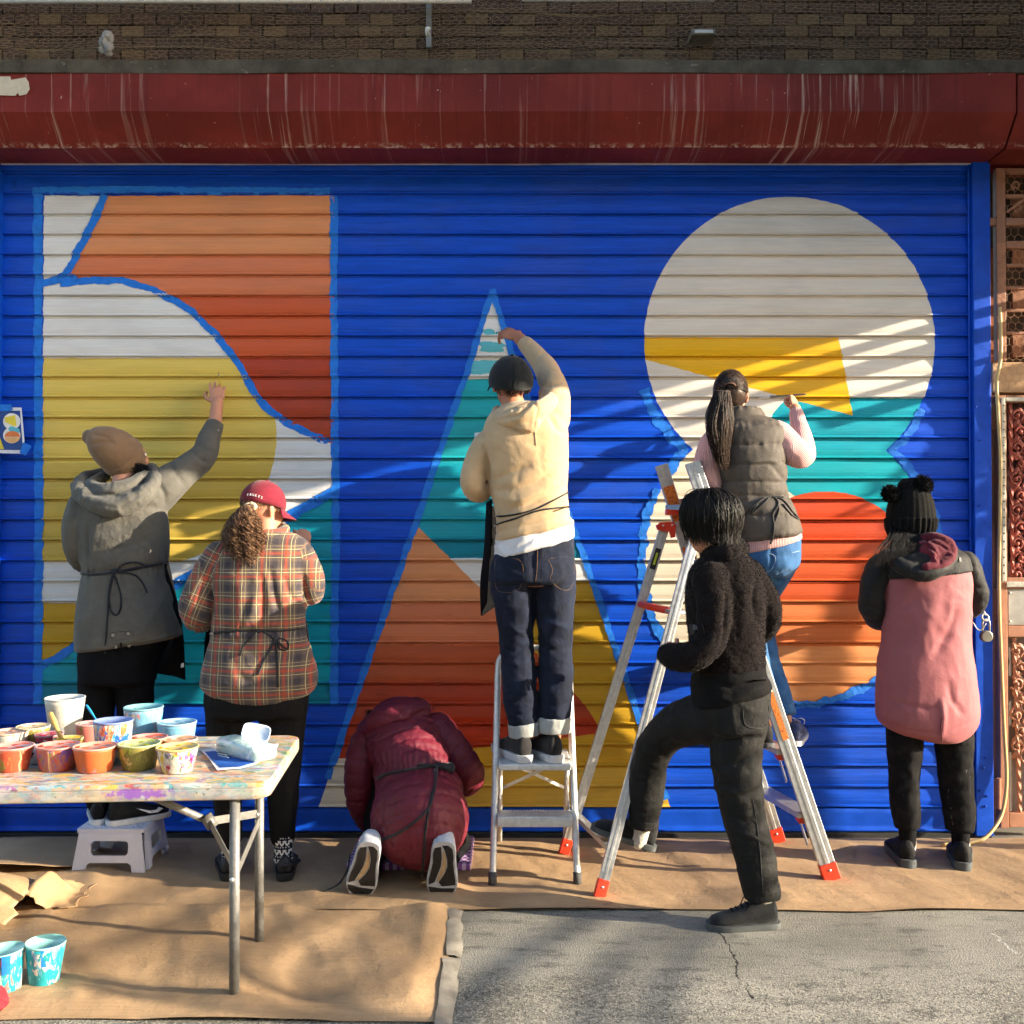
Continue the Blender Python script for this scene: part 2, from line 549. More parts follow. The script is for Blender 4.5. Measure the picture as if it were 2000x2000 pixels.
# ---- pavement
def ground_material():
    M = Mat("concrete", 0.85, 0.3)
    p = M.pos(); X, Y, Z = M.xyz(p)
    big = M.noise(p, 1.3, 2, 0.6)
    mid = M.noise(M.scaled(p, (0.5, 1.4, 1)), 9.0, 4, 0.72)
    fine = M.noise(p, 150.0, 1, 0.7)
    grit = M.voronoi(p, 150.0)
    near = E(M.nt, Y.v).smooth(3.62, 3.3)            # worn aggregate shows nearer the kerb
    col = M.mix(lin((116, 113, 103)), lin((146, 142, 130)), big.smooth(0.35, 0.65))
    col = M.mix(col, lin((84, 82, 77)), mid.smooth(0.50, 0.68) * 0.75)
    col = M.mix(col, lin((172, 166, 152)), mid.smooth(0.45, 0.25) * 0.4)
    g = E(M.nt, grit.outputs["Color"])
    sep = M.node("ShaderNodeSeparateColor"); M.link(grit.outputs["Color"], sep.inputs[0])
    gr = E(M.nt, sep.outputs[0])
    col = M.mix(col, lin((205, 196, 176)), gr.gt(0.74) * (near * 0.26 + 0.04))
    col = M.mix(col, lin((60, 57, 54)), gr.lt(0.17) * (near * 0.42 + 0.16))
    col = M.mix(col, lin((70, 68, 64)), fine.smooth(0.58, 0.72) * 0.45)
    # a crack wandering away from the wall, and a pale scratch
    wob = (M.noise(p, 9.0, 2, 0.6) - 0.5) * 0.09 + (M.noise(p, 60.0, 2, 0.6) - 0.5) * 0.022
    def seg(a, b):
        dx, dy = b[0] - a[0], b[1] - a[1]; L2 = dx * dx + dy * dy
        t = (((X + wob) - a[0]) * dx + ((Y + wob) - a[1]) * dy) / L2
        t = t.mx(0.0).mn(1.0)
        ex = (X + wob) - a[0] - t * dx; ey = (Y + wob) - a[1] - t * dy
        return (ex * ex + ey * ey).sqrt()
    pts = [at(q[0], q[1], ground_depth(q[1]))[:2] for q in ((1405, 1812), (1436, 1870), (1450, 1915), (1470, 1945))]
    d = seg(pts[0], pts[1]).mn(seg(pts[1], pts[2])).mn(seg(pts[2], pts[3]))
    wid = mid * 0.016 - 0.0058
    crack = (d - wid).smooth(0.003, 0.0)
    col = M.mix(col, lin((38, 37, 36)), crack)
    s = [at(q[0], q[1], ground_depth(q[1]))[:2] for q in ((1936, 1818), (1985, 1858))]
    d2 = seg(s[0], s[1])
    col = M.mix(col, lin((200, 198, 190)), d2.smooth(0.004, 0.001) * 0.7)
    M.base(col)
    h = fine * 0.6 + gr * near * 0.7
    M.bump(h, 0.8, 0.006)
    return M.m

nx, ny = 60, 60
gv = []; gf = []
m = MB()
m.add([(-60, -60, 0), (60, -60, 0), (60, 40, 0), (-60, 40, 0)], [(0, 1, 2, 3)])
pavement = m.build("pavement", ground_material())
tag(pavement, "worn grey concrete pavement with cracks", kind="structure")

# ---- brown paper
def paper_material():
    M = Mat("kraft_paper", 0.72, 0.35)
    p = M.pos()
    fib = M.noise(M.scaled(p, (4.0, 160.0, 40.0)), 1.0, 4, 0.7)
    blot = M.noise(p, 2.2, 4, 0.6)
    col = M.mix(lin((152, 124, 92)), lin((176, 146, 111)), blot.smooth(0.3, 0.7))
    col = M.mix(col, lin((138, 110, 80)), fib.smooth(0.45, 0.75) * 0.6)
    col = M.mix(col, lin((225, 200, 165)), M.noise(p, 60, 2, 0.6).smooth(0.74, 0.8) * 0.5)
    M.base(col)
    b = M.bump(M.noise(M.scaled(p, (1.0, 1.0, 1.0)), 26.0, 3, 0.6, 0.8), 0.22, 0.012)
    M.bump(fib, 0.12, 0.002, b)
    return M.m
PAPER = paper_material()

def paper_sheet(name, x0, x1, y0, y1, z0, seed, step=0.014, amp=1.0, edge=0.012):
    nx = int((x1 - x0) / step); ny = int((y1 - y0) / step)
    gx = np.linspace(x0, x1, nx); gy = np.linspace(y0, y1, ny)
    Xg, Yg = np.meshgrid(gx, gy)
    V = np.stack([Xg.ravel(), Yg.ravel(), np.zeros(Xg.size)], 1)
    q = V.copy()
    q[:, 0] += 0.35 * q[:, 1]                      # waves lie slantwise across the roll
    a = vnoise(q * [3.6, 1.5, 1] + seed) * 0.6 + 0.6 * ridged(q * [2.3, 0.9, 1] + seed * 2)
    b = vnoise(q * [7.5, 1.7, 1] + seed + 5) * 0.42 + vnoise(q * [15, 3.0, 1] + seed + 9) * 0.14
    c = ridged(q * [16, 11, 1] + seed + 11) * 0.06 + np.clip(1 - 9 * np.abs(vnoise(V * [2.1, 2.9, 1] + seed + 41)), 0, 1) * 0.22 * np.clip(vnoise(V * [1.3, 1.3, 1] + seed + 3) + 0.3, 0, 1)
    h = np.clip(a + b + c + 0.25, -0.35, 2.0) + 0.35
    tx = np.minimum((V[:, 0] - x0), (x1 - V[:, 0])); ty = np.minimum(V[:, 1] - y0, y1 - V[:, 1])
    fall = np.clip(np.minimum(tx, ty) / 0.10, 0.15, 1)
    V[:, 2] = z0 + 0.015 * amp * h * fall
    # edges are not ruler straight
    e0 = np.clip(1 - (V[:, 1] - y0) / 0.06, 0, 1); e1 = np.clip(1 - (x1 - V[:, 0]) / 0.06, 0, 1)
    V[:, 1] += e0 * edge * vnoise(V * [2.2, 0, 0] + seed + 3) * 1.6
    V[:, 0] += e1 * edge * vnoise(V * [0, 6.5, 0] + seed + 8)
    lift = np.clip(1 - (V[:, 1] - y0) / 0.05, 0, 1) * np.clip(vnoise(V * [3.1, 0, 0] + seed + 21), 0, 1)
    V[:, 2] += lift * 0.016
    Fc = [(j * nx + i, j * nx + i + 1, (j + 1) * nx + i + 1, (j + 1) * nx + i) for j in range(ny - 1) for i in range(nx - 1)]
    o = mesh_obj(name, V, Fc, PAPER, None, True)
    return o

y_front = ground_depth(1779)
sheet_a = paper_sheet("paper_sheet", -3.3, 2.86, y_front, 4.955, 0.008, 2.0)
tag(sheet_a, "long brown kraft paper strip laid along the foot of the shutter", "paper", "paper floor covering")
sheet_b = paper_sheet("paper_sheet", -3.3, -0.225, ground_depth(1992), y_front + 0.10, 0.004, 7.0, amp=1.4)
tag(sheet_b, "brown kraft paper sheet under the paint table in the foreground", "paper", "paper floor covering")

# duct tape holding the sheet's right edge
M = Mat("duct_tape", 0.45, 0.5)
p = M.pos()
M.base(M.mix(lin((118, 113, 104)), lin((150, 144, 132)), M.noise(p, 14, 4, 0.6).smooth(0.3, 0.7)))
M.bump(M.noise(M.scaled(p, (1, 0.5, 1)), 24, 4, 0.6, 1.0), 0.25, 0.006)
DUCT = M.m
def duct(yfrom, yto, xa, xb, seed, nm_label):
    n = 40
    V = []
    for i in range(n + 1):
        t = i / n
        y = yfrom + (yto - yfrom) * t
        c = at(xa + (xb - xa) * t, y, ground_depth(y))
        jit = 0.007 * vnoise(np.array([[t * 9 + seed, 0, 0], [t * 9 + seed, 5, 0]]))
        z = 0.0135 + 0.002 * vnoise(np.array([[t * 6 + seed, 2, 0]]))[0]
        V.append((c[0] - 0.034 + jit[0], c[1], z)); V.append((c[0] - 0.004, c[1], z - 0.001)); V.append((c[0] + 0.022 + jit[1], c[1], 0.004))
    Fc = []
    for i in range(n):
        for k in (0, 1):
            a = i * 3 + k; Fc.append((a, a + 1, a + 4, a + 3))
    o = mesh_obj("duct_tape", V, Fc, DUCT, None, True)
    return tag(o, nm_label, "tape", "duct tape strips on the paper edge")
duct(1776, 1868, 893, 889, 1, "far grey duct tape strip on the paper's right edge, beside the kneeling person")
duct(1872, 2012, 886, 868, 4, "near grey duct tape strip on the paper's right edge at the bottom of the photo")

# ---- mural paint on the shutter
def mural_material():
    M = Mat("mural_paint", 0.4, 0.28)
    p = M.pos(); X0, Y0, Z0 = M.xyz(p)
    wob = M.noise(p, 18.0, 2, 0.6) - 0.5
    wob2 = wob
    X = X0 + wob * 0.012; Z = Z0 + wob2 * 0.010
    def above(a, b):
        (x0, z0), (x1, z1) = W(*a), W(*b); k = (z1 - z0) / (x1 - x0)
        return Z.gt((X - x0) * k + z0)
    def right(a, b):
        (x0, z0), (x1, z1) = W(*a), W(*b); k = (x1 - x0) / (z1 - z0)
        return X.gt((Z - z0) * k + x0)
    def disc(cx, cy, r):
        x, z = W(cx, cy); r = r * WY / F
        dx = X - x; dz = Z - z
        return (dx * dx + dz * dz).lt(r * r)
    def up(y, x=1000): return Z.gt(W(x, y)[1])
    def rt(x, y=1000): return X.gt(W(x, y)[0])
    def curve(pts):
        ws = [W(*q) for q in pts]
        xs = [w[0] for w in ws]; zs = [w[1] for w in ws]
        xa, xb, za, zb = min(xs), max(xs), min(zs), max(zs)
        n = M.node("ShaderNodeFloatCurve")
        c = n.mapping.curves[0]
        for k in range(len(pts) - 2): c.points.new(0.5, 0.5)
        for q, x, z in zip(c.points, xs, zs):
            q.location = ((x - xa) / (xb - xa), (z - za) / (zb - za)); q.handle_type = 'AUTO'
        n.mapping.update()
        M.link((X - xa) / (xb - xa), n.inputs["Value"])
        return Z.gt(E(M.nt, n.outputs[0]) * (zb - za) + za)
    BLUE = lin((4, 72, 192)); WHITE = lin((216, 216, 214)); CREAM = lin((214, 205, 186))
    PEACH = lin((212, 140, 92)); CORAL = lin((205, 118, 78)); ORANGE = lin((190, 86, 48)); RED = lin((166, 62, 34))
    YEL = lin((214, 187, 90)); MUST = lin((192, 150, 36)); GOLD = lin((222, 170, 18)); TEAL = lin((14, 152, 172)); TEALD = lin((8, 124, 148))
    strokes = M.noise(M.scaled(p, (1.2, 1.0, 26.0)), 3.0, 3, 0.7)
    col = M.mix(tuple(v * 0.9 for v in BLUE), tuple(min(1, v * 1.12) for v in BLUE), strokes.smooth(0.3, 0.7))
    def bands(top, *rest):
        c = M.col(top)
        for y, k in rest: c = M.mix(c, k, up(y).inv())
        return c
    # letter on the left
    boxm = rt(84) * rt(652).inv() * up(383) * 1.0 * up(1374).inv().inv()
    low = up(1374)
    boxm = rt(84) * rt(652).inv() * up(383).inv() * low
    col = M.mix(col, WHITE, boxm)
    diag = above((300, 1172), (650, 962))
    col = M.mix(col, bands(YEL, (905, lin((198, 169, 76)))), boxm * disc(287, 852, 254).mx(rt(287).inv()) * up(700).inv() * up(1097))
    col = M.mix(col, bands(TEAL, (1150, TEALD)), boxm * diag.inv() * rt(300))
    # fresh teal patch near the hand
    col = M.mix(col, TEALD, boxm * disc(600, 1052, 62) * up(1026).inv() * above((545, 1060), (650, 1038)).inv().inv())
    lowl = above((84, 1292), (150, 1252)) * rt(330).inv()
    col = M.mix(col, MUST, boxm * rt(300).inv() * up(1178).inv())
    col = M.mix(col, bands(TEAL, (1330, TEALD)), boxm * above((84, 1294), (300, 1172)).inv())
    orange = curve([(84, 552), (125, 546), (215, 545), (290, 560), (360, 595), (420, 650), (470, 715), (500, 770), (540, 815), (590, 845), (652, 868)])
    col = M.mix(col, bands(PEACH, (500, CORAL), (580, ORANGE), (700, RED)), boxm * orange * right((207, 383), (128, 542)))
    # letter in the middle
    aL = right((962, 585), (640, 1527)); aR = right((962, 585), (1310, 1579)).inv()
    amask = aL * aR * up(1577)
    col = M.mix(col, WHITE, amask)
    patchn = M.noise(M.scaled(p, (1, 1, 2.0)), 22.0, 2, 0.65) * 0.06
    def blob(cx, cy, rx, rz):
        x, z = W(cx, cy); rx, rz = rx * WY / F, rz * WY / F
        dx = (X - x + patchn * 1.6 - 0.048) / rx; dz = (Z - z + patchn * 0.5 - 0.015) / rz
        return (dx.abs().mx(dz.abs()) + (dx * dx + dz * dz).sqrt() * 0.35).lt(1.2)
    PALE_TEAL = lin((90, 178, 192))
    for b in ((957, 649, 15, 6), (960, 678, 28, 12), (955, 718, 44, 15)):
        col = M.mix(col, PALE_TEAL, amask * blob(*b))
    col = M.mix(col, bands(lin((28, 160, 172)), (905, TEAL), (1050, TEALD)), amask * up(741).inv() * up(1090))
    lobe = right((800, 1015), (955, 1165)).inv() * up(1165) + up(1165).inv() * disc(700, 1560, 486)
    redz = lobe * up(1434, 1100)
    redz = (right((800, 1012), (958, 1168)).inv() * up(1168)).mx(up(1168).inv() * right((958, 1168), (1150, 1400)).inv()).mx(disc(900, 1560, 302))
    col = M.mix(col, MUST, amask * up(1135).inv() * rt(1040))
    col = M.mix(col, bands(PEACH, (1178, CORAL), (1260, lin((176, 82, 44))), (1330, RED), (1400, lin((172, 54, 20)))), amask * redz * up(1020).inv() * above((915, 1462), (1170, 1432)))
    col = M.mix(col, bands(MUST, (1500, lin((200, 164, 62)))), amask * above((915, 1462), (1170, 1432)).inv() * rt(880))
    col = M.mix(col, CREAM, amask * up(1480).inv() * rt(880).inv())
    col = M.mix(col, lin((172, 54, 20)), amask * up(1480) * up(1455).inv() * rt(900).inv())
    # figure on the right
    top = disc(1541, 667, 284); bot = disc(1540, 1092, 284)
    both = top.mx(bot)
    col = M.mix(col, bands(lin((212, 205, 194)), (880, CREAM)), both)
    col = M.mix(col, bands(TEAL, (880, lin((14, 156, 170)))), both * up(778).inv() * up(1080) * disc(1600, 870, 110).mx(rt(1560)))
    ydisc = up(660).inv() * above((1257, 702), (1662, 812)) * right((1637, 660), (1664, 812)).inv()
    col = M.mix(col, GOLD, top * ydisc)
    rd = disc(1611, 1154, 194).mx(up(1154).inv() * rt(1417))
    col = M.mix(col, bands(lin((196, 70, 34)), (1060, lin((196, 84, 44))), (1172, lin((208, 118, 68))), (1262, lin((216, 146, 94)))), bot * rd)
    # hand-brushed unevenness and a few chips where the slats rub
    col = M.mix(col, (0.02, 0.02, 0.02), strokes.smooth(0.78, 0.62).inv() * 0.10)
    hi = M.node("ShaderNodeHueSaturation"); hi.inputs["Value"].default_value = 1.08; M.link(col, hi.inputs["Color"])
    col = M.mix(col, hi.outputs[0], strokes.smooth(0.4, 0.6))
    ph = ((Z0 - z_bottom) / PITCH_Z).frac()
    joint = (ph - 0.5).abs().smooth(0.40, 0.49)
    patch = M.noise(M.scaled(p, (0.7, 1, 1.6)), 2.4, 3, 0.65)
    dk = M.node("ShaderNodeHueSaturation"); dk.inputs["Value"].default_value = 0.80; dk.inputs["Saturation"].default_value = 0.95; M.link(col, dk.inputs["Color"])
    col = M.mix(col, dk.outputs[0], patch.smooth(0.45, 0.7) * 0.55)
    col = M.mix(col, (0.03, 0.028, 0.028), joint * (strokes.smooth(0.45, 0.65) * 0.25 + 0.03))
    M.base(col)
    M.bump(strokes, 0.10, 0.004)
    rr = strokes
    n = M.node("ShaderNodeMapRange"); M.link(rr, n.inputs[0]); n.inputs[3].default_value = 0.32; n.inputs[4].default_value = 0.55
    M.rough(E(M.nt, n.outputs[0]))
    return M.m
PITCH_Z = 39.85 * WY / F
z_bottom = at(1000, 1576, WY)[2]
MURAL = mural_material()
BLUE_PAINT = plain("blue_paint", lin((4, 72, 188)), 0.42, 0.3, 0, 0.15, 12, 0.25)

shutter = empty("roller_shutter", (0, WY, 0))
tag(shutter, "blue painted roller shutter carrying a half-finished geometric mural", "shutter")
PROFILE = [(0, -3), (2, -12), (5, -18.5), (9, -18), (12, -14), (15, -10), (22, -11), (34, -12), (50, -10.5), (66, -7.5), (80, -4.5), (90, -2), (92.5, -5.5), (96, -6.5), (98, -4), (99.8, -3)]
PITCH_Z = 39.85 * WY / F
def profile_y(z, zb):
    t = ((z - zb) / PITCH_Z % 1.0) * 100
    return np.interp(t, [q[0] for q in PROFILE], [q[1] for q in PROFILE]) / 1000.0
z_bottom = at(1000, 1576, WY)[2]
z_top = at(1000, 312, WY)[2]
XL, XR = at(5, 1000, WY)[0] - 0.02, at(1893, 900, WY)[0] + 0.012
n_col = 36
xs = np.linspace(XL, XR, n_col)
sv = []
for x in xs:
    for t, y in PROFILE: sv.append((x, y / 1000.0, t / 100.0 * PITCH_Z))
k = len(PROFILE)
sf = [(i * k + j, (i + 1) * k + j, (i + 1) * k + j + 1, i * k + j + 1) for i in range(n_col - 1) for j in range(k - 1)]
slat_meshes = []
for variant in range(4):
    me = bpy.data.meshes.new("slat")
    V = np.array(sv)
    V[:, 1] += 0.0030 * vnoise(np.stack([V[:, 0] * 2.1, np.full(len(V), variant * 7.3), V[:, 2] * 12], 1))
    V[:, 2] += 0.0012 * vnoise(np.stack([V[:, 0] * 1.3, np.full(len(V), variant * 3.1 + 50), V[:, 2] * 0], 1))
    me.from_pydata([tuple(map(float, q)) for q in V], [], sf); me.update()
    me.polygons.foreach_set("use_smooth", [False] * len(me.polygons))
    me.materials.append(MURAL)
    slat_meshes.append(me)
n_slats = int((z_top - z_bottom) / PITCH_Z) + 1
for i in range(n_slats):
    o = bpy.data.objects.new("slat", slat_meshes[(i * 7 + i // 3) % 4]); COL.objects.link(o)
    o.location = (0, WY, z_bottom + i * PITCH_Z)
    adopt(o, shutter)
m = MB(); m.box((XL, WY + 0.012, z_bottom), (XR, WY + 0.02, z_top + 0.05))  # dark sheet added behind the slats to keep sky out of the gaps
m.build('gap_blocker', plain('shutter_dark', (0.004, 0.012, 0.06), 0.8), shutter)
# bottom bar with dents
zb0 = at(1000, 1623, WY)[2]
nxb = 160
xs = np.linspace(XL, XR, nxb)
prof = [(0.03, zb0), (-0.016, zb0), (-0.022, zb0 + 0.006), (-0.022, zb0 + 0.012), (-0.010, zb0 + 0.016), (-0.010, zb0 + 0.035), (-0.011, zb0 + 0.06), (-0.009, zb0 + 0.085), (-0.010, z_bottom - 0.006), (0.0, z_bottom - 0.001), (0.02, z_bottom)]
bv = np.array([(x, WY + y, z) for x in xs for y, z in prof])
bv[:, 1] += 0.004 * np.clip(ridged(bv * [5, 0, 9] + 3), 0.2, 1) * (bv[:, 2] > zb0 + 0.014)
kk = len(prof)
bf = [(i * kk + j, (i + 1) * kk + j, (i + 1) * kk + j + 1, i * kk + j + 1) for i in range(nxb - 1) for j in range(kk - 1)]
adopt(mesh_obj("bottom_bar", bv, bf, BLUE_PAINT, None, True), shutter)
# guide rails
jl, jr = at(1893, 900, WY)[0], at(1927, 900, WY)[0]
zt = at(1900, 316, WY)[2]
m = MB(); m.box((jl, WY - 0.055, at(1, 1627, WY)[2]), (jr, WY + 0.06, zt)); m.box((jl - 0.012, WY - 0.030, 0.06), (jl, WY - 0.022, zt))
rail = m.build("guide_rail", BLUE_PAINT, shutter, bevel=0.004)
m = MB(); m.box((at(5, 900, WY)[0] - 0.085, WY - 0.055, 0.02), (at(5, 900, WY)[0], WY + 0.06, zt))
m.build("guide_rail", BLUE_PAINT, shutter, bevel=0.004)
bolt_m = MB()
for (bx, by) in ((1906, 795), (1915, 860), (1913, 988), (1912, 1415), (1926, 1480), (1921, 1500), (1914, 1545), (1927, 1555), (1925, 1575)):
    c = at(bx, by, WY - 0.058)
    v, f = ellipsoid(c, (0.006, 0.004, 0.006), n=8, m=5)
    o = mesh_obj("bolt", v, f, BLUE_PAINT, None, True); adopt(o, shutter)
# dark threshold behind and under the bar
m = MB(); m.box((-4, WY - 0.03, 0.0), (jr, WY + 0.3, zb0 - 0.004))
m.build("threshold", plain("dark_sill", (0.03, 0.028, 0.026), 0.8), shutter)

# ---- shutter housing
HY_EDGE = 4.66 + 0.114
def housing_material():
    M = Mat("housing_red", 0.62, 0.22)
    p = M.pos(); X, Y, Z = M.xyz(p)
    base = M.mix(lin((100, 31, 24)), lin((124, 44, 35)), M.noise(p, 1.6, 4, 0.6).smooth(0.35, 0.65))
    base = M.mix(base, lin((84, 24, 20)), M.noise(M.scaled(p, (40, 1, 1.5)), 1.0, 4, 0.65).smooth(0.5, 0.8) * 0.5)
    dens = M.noise(M.scaled(p, (1.1, 0, 0)), 1.0, 2, 0.5).smooth(0.42, 0.62)
    st = M.noise(M.scaled(p, (46, 0.5, 1.1)), 1.0, 4, 0.65, 0.25)
    st2 = M.noise(M.scaled(p, (120, 2, 5)), 1.0, 3, 0.7)
    drip = (st.smooth(0.55, 0.66)) * dens * st2.smooth(0.32, 0.52)
    col = M.mix(base, lin((196, 168, 152)), drip * 0.62)
    flake = M.noise(p, 42.0, 4, 0.7).smooth(0.70, 0.73)
    col = M.mix(col, lin((190, 170, 155)), flake * 0.8)
    lo = at(1000, 289, 4.76)[2]
    edge = Z.smooth(lo + 0.030, lo) * Y.lt(HY_EDGE)
    col = M.mix(col, lin((200, 178, 160)), edge * M.noise(p, 30, 5, 0.7).smooth(0.48, 0.6) * 0.8)
    M.base(col)
    M.bump(M.noise(p, 5, 3, 0.5) * 1.5 + drip * 0.3 + flake * 0.3, 0.35, 0.01)
    return M.m
HY = 4.66
def hz(y, Y): return at(1000, y, Y)[2]
hp = [(HY, hz(143, HY)), (HY, hz(218, HY)), (HY + 0.115, hz(289, HY + 0.115)), (WY - 0.085, hz(314, WY - 0.085)), (WY - 0.03, hz(320, WY - 0.03)), (WY + 0.2, hz(320, WY - 0.03)), (WY + 0.2, hz(143, HY) - 0.004), (HY + 0.01, hz(143, HY) - 0.002)]
def extrude_profile(prof, x0, x1, n=60, warp=0.0, seed=0.0):
    xs = np.linspace(x0, x1, n); rings = []
    for x in xs:
        r = np.array([(x, y, z) for y, z in prof])
        if warp:
            r[:, 1] += warp * vnoise(np.stack([np.full(len(r), x * 1.7 + seed), np.arange(len(r)) * 0.7, np.zeros(len(r))], 1))
            r[:, 2] += warp * 0.8 * vnoise(np.stack([np.full(len(r), x * 2.3 + seed + 40), np.arange(len(r)) * 0.7, np.zeros(len(r))], 1))
        rings.append(r)
    return loft(rings)
housing = empty("shutter_housing", (0, HY, 3.5))
tag(housing, "long dark red metal shutter housing streaked with white drips", "housing")
HRED = housing_material()
xe = at(1984, 200, HY)[0]
v, f = extrude_profile(hp, -3.4, xe, 90, 0.004)
o = mesh_obj("cover", v, f, HRED, None, False); adopt(o, housing)
v, f = extrude_profile([(y + 0.006, z - 0.004) for y, z in hp], xe + 0.012, xe + 1.2, 20, 0.004, 9)
o = mesh_obj("end_cover", v, f, HRED, None, False); adopt(o, housing)
# bent white drip lip just above the curtain
m = MB(); m.box((-3.2, WY - 0.036, hz(321, WY - 0.036)), (at(1925, 320, WY)[0], WY - 0.024, hz(317, WY - 0.036)))
m.build("drip_lip", plain("pale_metal", lin((190, 188, 196)), 0.4, 0.5, 0, 0.3, 6), housing)
# grey ledge above it
M = Mat("dirty_ledge", 0.9, 0.2); p = M.pos()
c = M.mix(lin((62, 58, 50)), lin((92, 88, 78)), M.noise(p, 6, 5, 0.7).smooth(0.3, 0.7))
c = M.mix(c, lin((150, 146, 138)), M.noise(M.scaled(p, (8, 1, 20)), 2.0, 4, 0.7).smooth(0.66, 0.72) * 0.6)
M.base(c); M.bump(M.noise(p, 40, 4, 0.7), 0.5, 0.008)
LEDGE = M.m
facade = empty("tiled_wall", (0, 5.1, 3.6))
tag(facade, "dark tiled shopfront wall above the red shutter housing, with lighter tiles", "wall")
ledge_top = hz(119, HY)
v, f = extrude_profile([(HY - 0.006, hz(143.5, HY)), (HY - 0.012, ledge_top), (WY + 0.2, ledge_top), (WY + 0.2, hz(143.5, HY))], -3.4, xe + 1.2, 50, 0.004, 3)
o = mesh_obj("ledge", v, f, LEDGE, None, False); adopt(o, facade)
# torn label on the housing's left end
pts = [(-30, 150), (20, 149), (22, 156), (50, 151), (56, 160), (58, 174), (52, 184), (38, 187), (35, 181), (30, 187), (0, 186), (-30, 188)]
v = [at(a, b, HY - 0.004) for a, b in pts] + [at(a, b, HY - 0.002) for a, b in pts]
nn = len(pts)
f = [tuple(range(nn))] + [(i, (i + 1) % nn, nn + (i + 1) % nn, nn + i) for i in range(nn)]
o = mesh_obj("torn_label", v, f, plain("label_paper", lin((196, 186, 166)), 0.8, 0.2, 0, 0.12, 25), None, False)
tag(o, "torn cream label stuck on the left end of the red housing", "label")

# ---- tiles behind the netting
TY = 5.12
TILE_D = plain("tile_brown", lin((74, 52, 37)), 0.7, 0.35, 0, 0.25, 30, 0.3)
TILE_E = plain("tile_umber", lin((84, 60, 42)), 0.7, 0.35, 0, 0.25, 30, 0.3)
TILE_T = plain("tile_tan", lin((106, 82, 53)), 0.7, 0.35, 0, 0.2, 30, 0.3)
m = MB(); m.box((-3.4, TY + 0.012, ledge_top - 0.02), (3.6, TY + 0.3, 6.5))
m.build("backing", plain("mortar", lin((68, 54, 40)), 0.9, 0.2, 0, 0.2, 30, 0.3), facade)
tw, th_ = 46.5 * TY / F, 23.2 * TY / F
tile_mesh = []
for mt in (TILE_D, TILE_E, TILE_T):
    b = MB(); b.box((-tw / 2 + 0.004, -0.008, -th_ / 2 + 0.004), (tw / 2 - 0.004, 0.014, th_ / 2 - 0.004))
    o = b.build("tile", mt); tile_mesh.append(o.data); bpy.data.objects.remove(o)
rng = random.Random(3)
z_row0 = at(1000, 108, TY)[2]
for r in range(6):
    for c in range(-26, 27):
        x = c * tw + (tw / 2 if r % 2 else 0)
        if abs(x) > 2.95: continue
        if r in (0, 2) or r == 3: tan = (c % 2 == 0) and rng.random() < 0.72
        else: tan = rng.random() < 0.03
        mm = tile_mesh[2] if tan else tile_mesh[0 if rng.random() < 0.6 else 1]
        o = bpy.data.objects.new("tile", mm); COL.objects.link(o)
        o.location = (x, TY + rng.uniform(-0.002, 0.002), z_row0 + r * th_)
        o.rotation_euler = (rng.uniform(-0.012, 0.012), 0, rng.uniform(-0.008, 0.008))
        adopt(o, facade)
# white gutter pipe along the top edge, conduit, lamp box
b = MB(); b.tube([(-3.2, TY - 0.10, hz(2, TY - 0.10)), (-0.2, TY - 0.10, hz(2.5, TY - 0.10))], 0.012, 10)
b.tube([(0.05, TY - 0.10, hz(-1, TY - 0.10)), (1.0, TY - 0.10, hz(-1, TY - 0.10))], 0.010, 10)
b.build("pipe", plain("pipe_white", lin((200, 196, 186)), 0.5), facade, smooth=True)
b = MB(); c0 = at(838, 8, TY - 0.03); c1 = at(838, 96, TY - 0.03)
b.box((c0[0] - 0.014, TY - 0.05, c1[2]), (c0[0] + 0.014, TY - 0.008, c0[2] + 0.1))
b.build("conduit", plain("galvanised", lin((120, 118, 112)), 0.5, 0.5, 0.3), facade, bevel=0.004)
b = MB(); c0 = at(1370, 74, TY - 0.06)
b.box((c0[0] - 0.062, TY - 0.12, c0[2] - 0.014), (c0[0] + 0.062, TY - 0.008, c0[2] + 0.020))
lampbox = b.build("lamp_fitting", plain("lamp_housing", lin((118, 110, 98)), 0.5), facade, bevel=0.008)
b = MB(); b.box((c0[0] - 0.045, TY - 0.13, c0[2] - 0.010), (c0[0] + 0.045, TY - 0.118, c0[2] + 0.008))
b.build("lens", plain("lamp_glass", lin((190, 188, 180)), 0.2), facade, bevel=0.003)

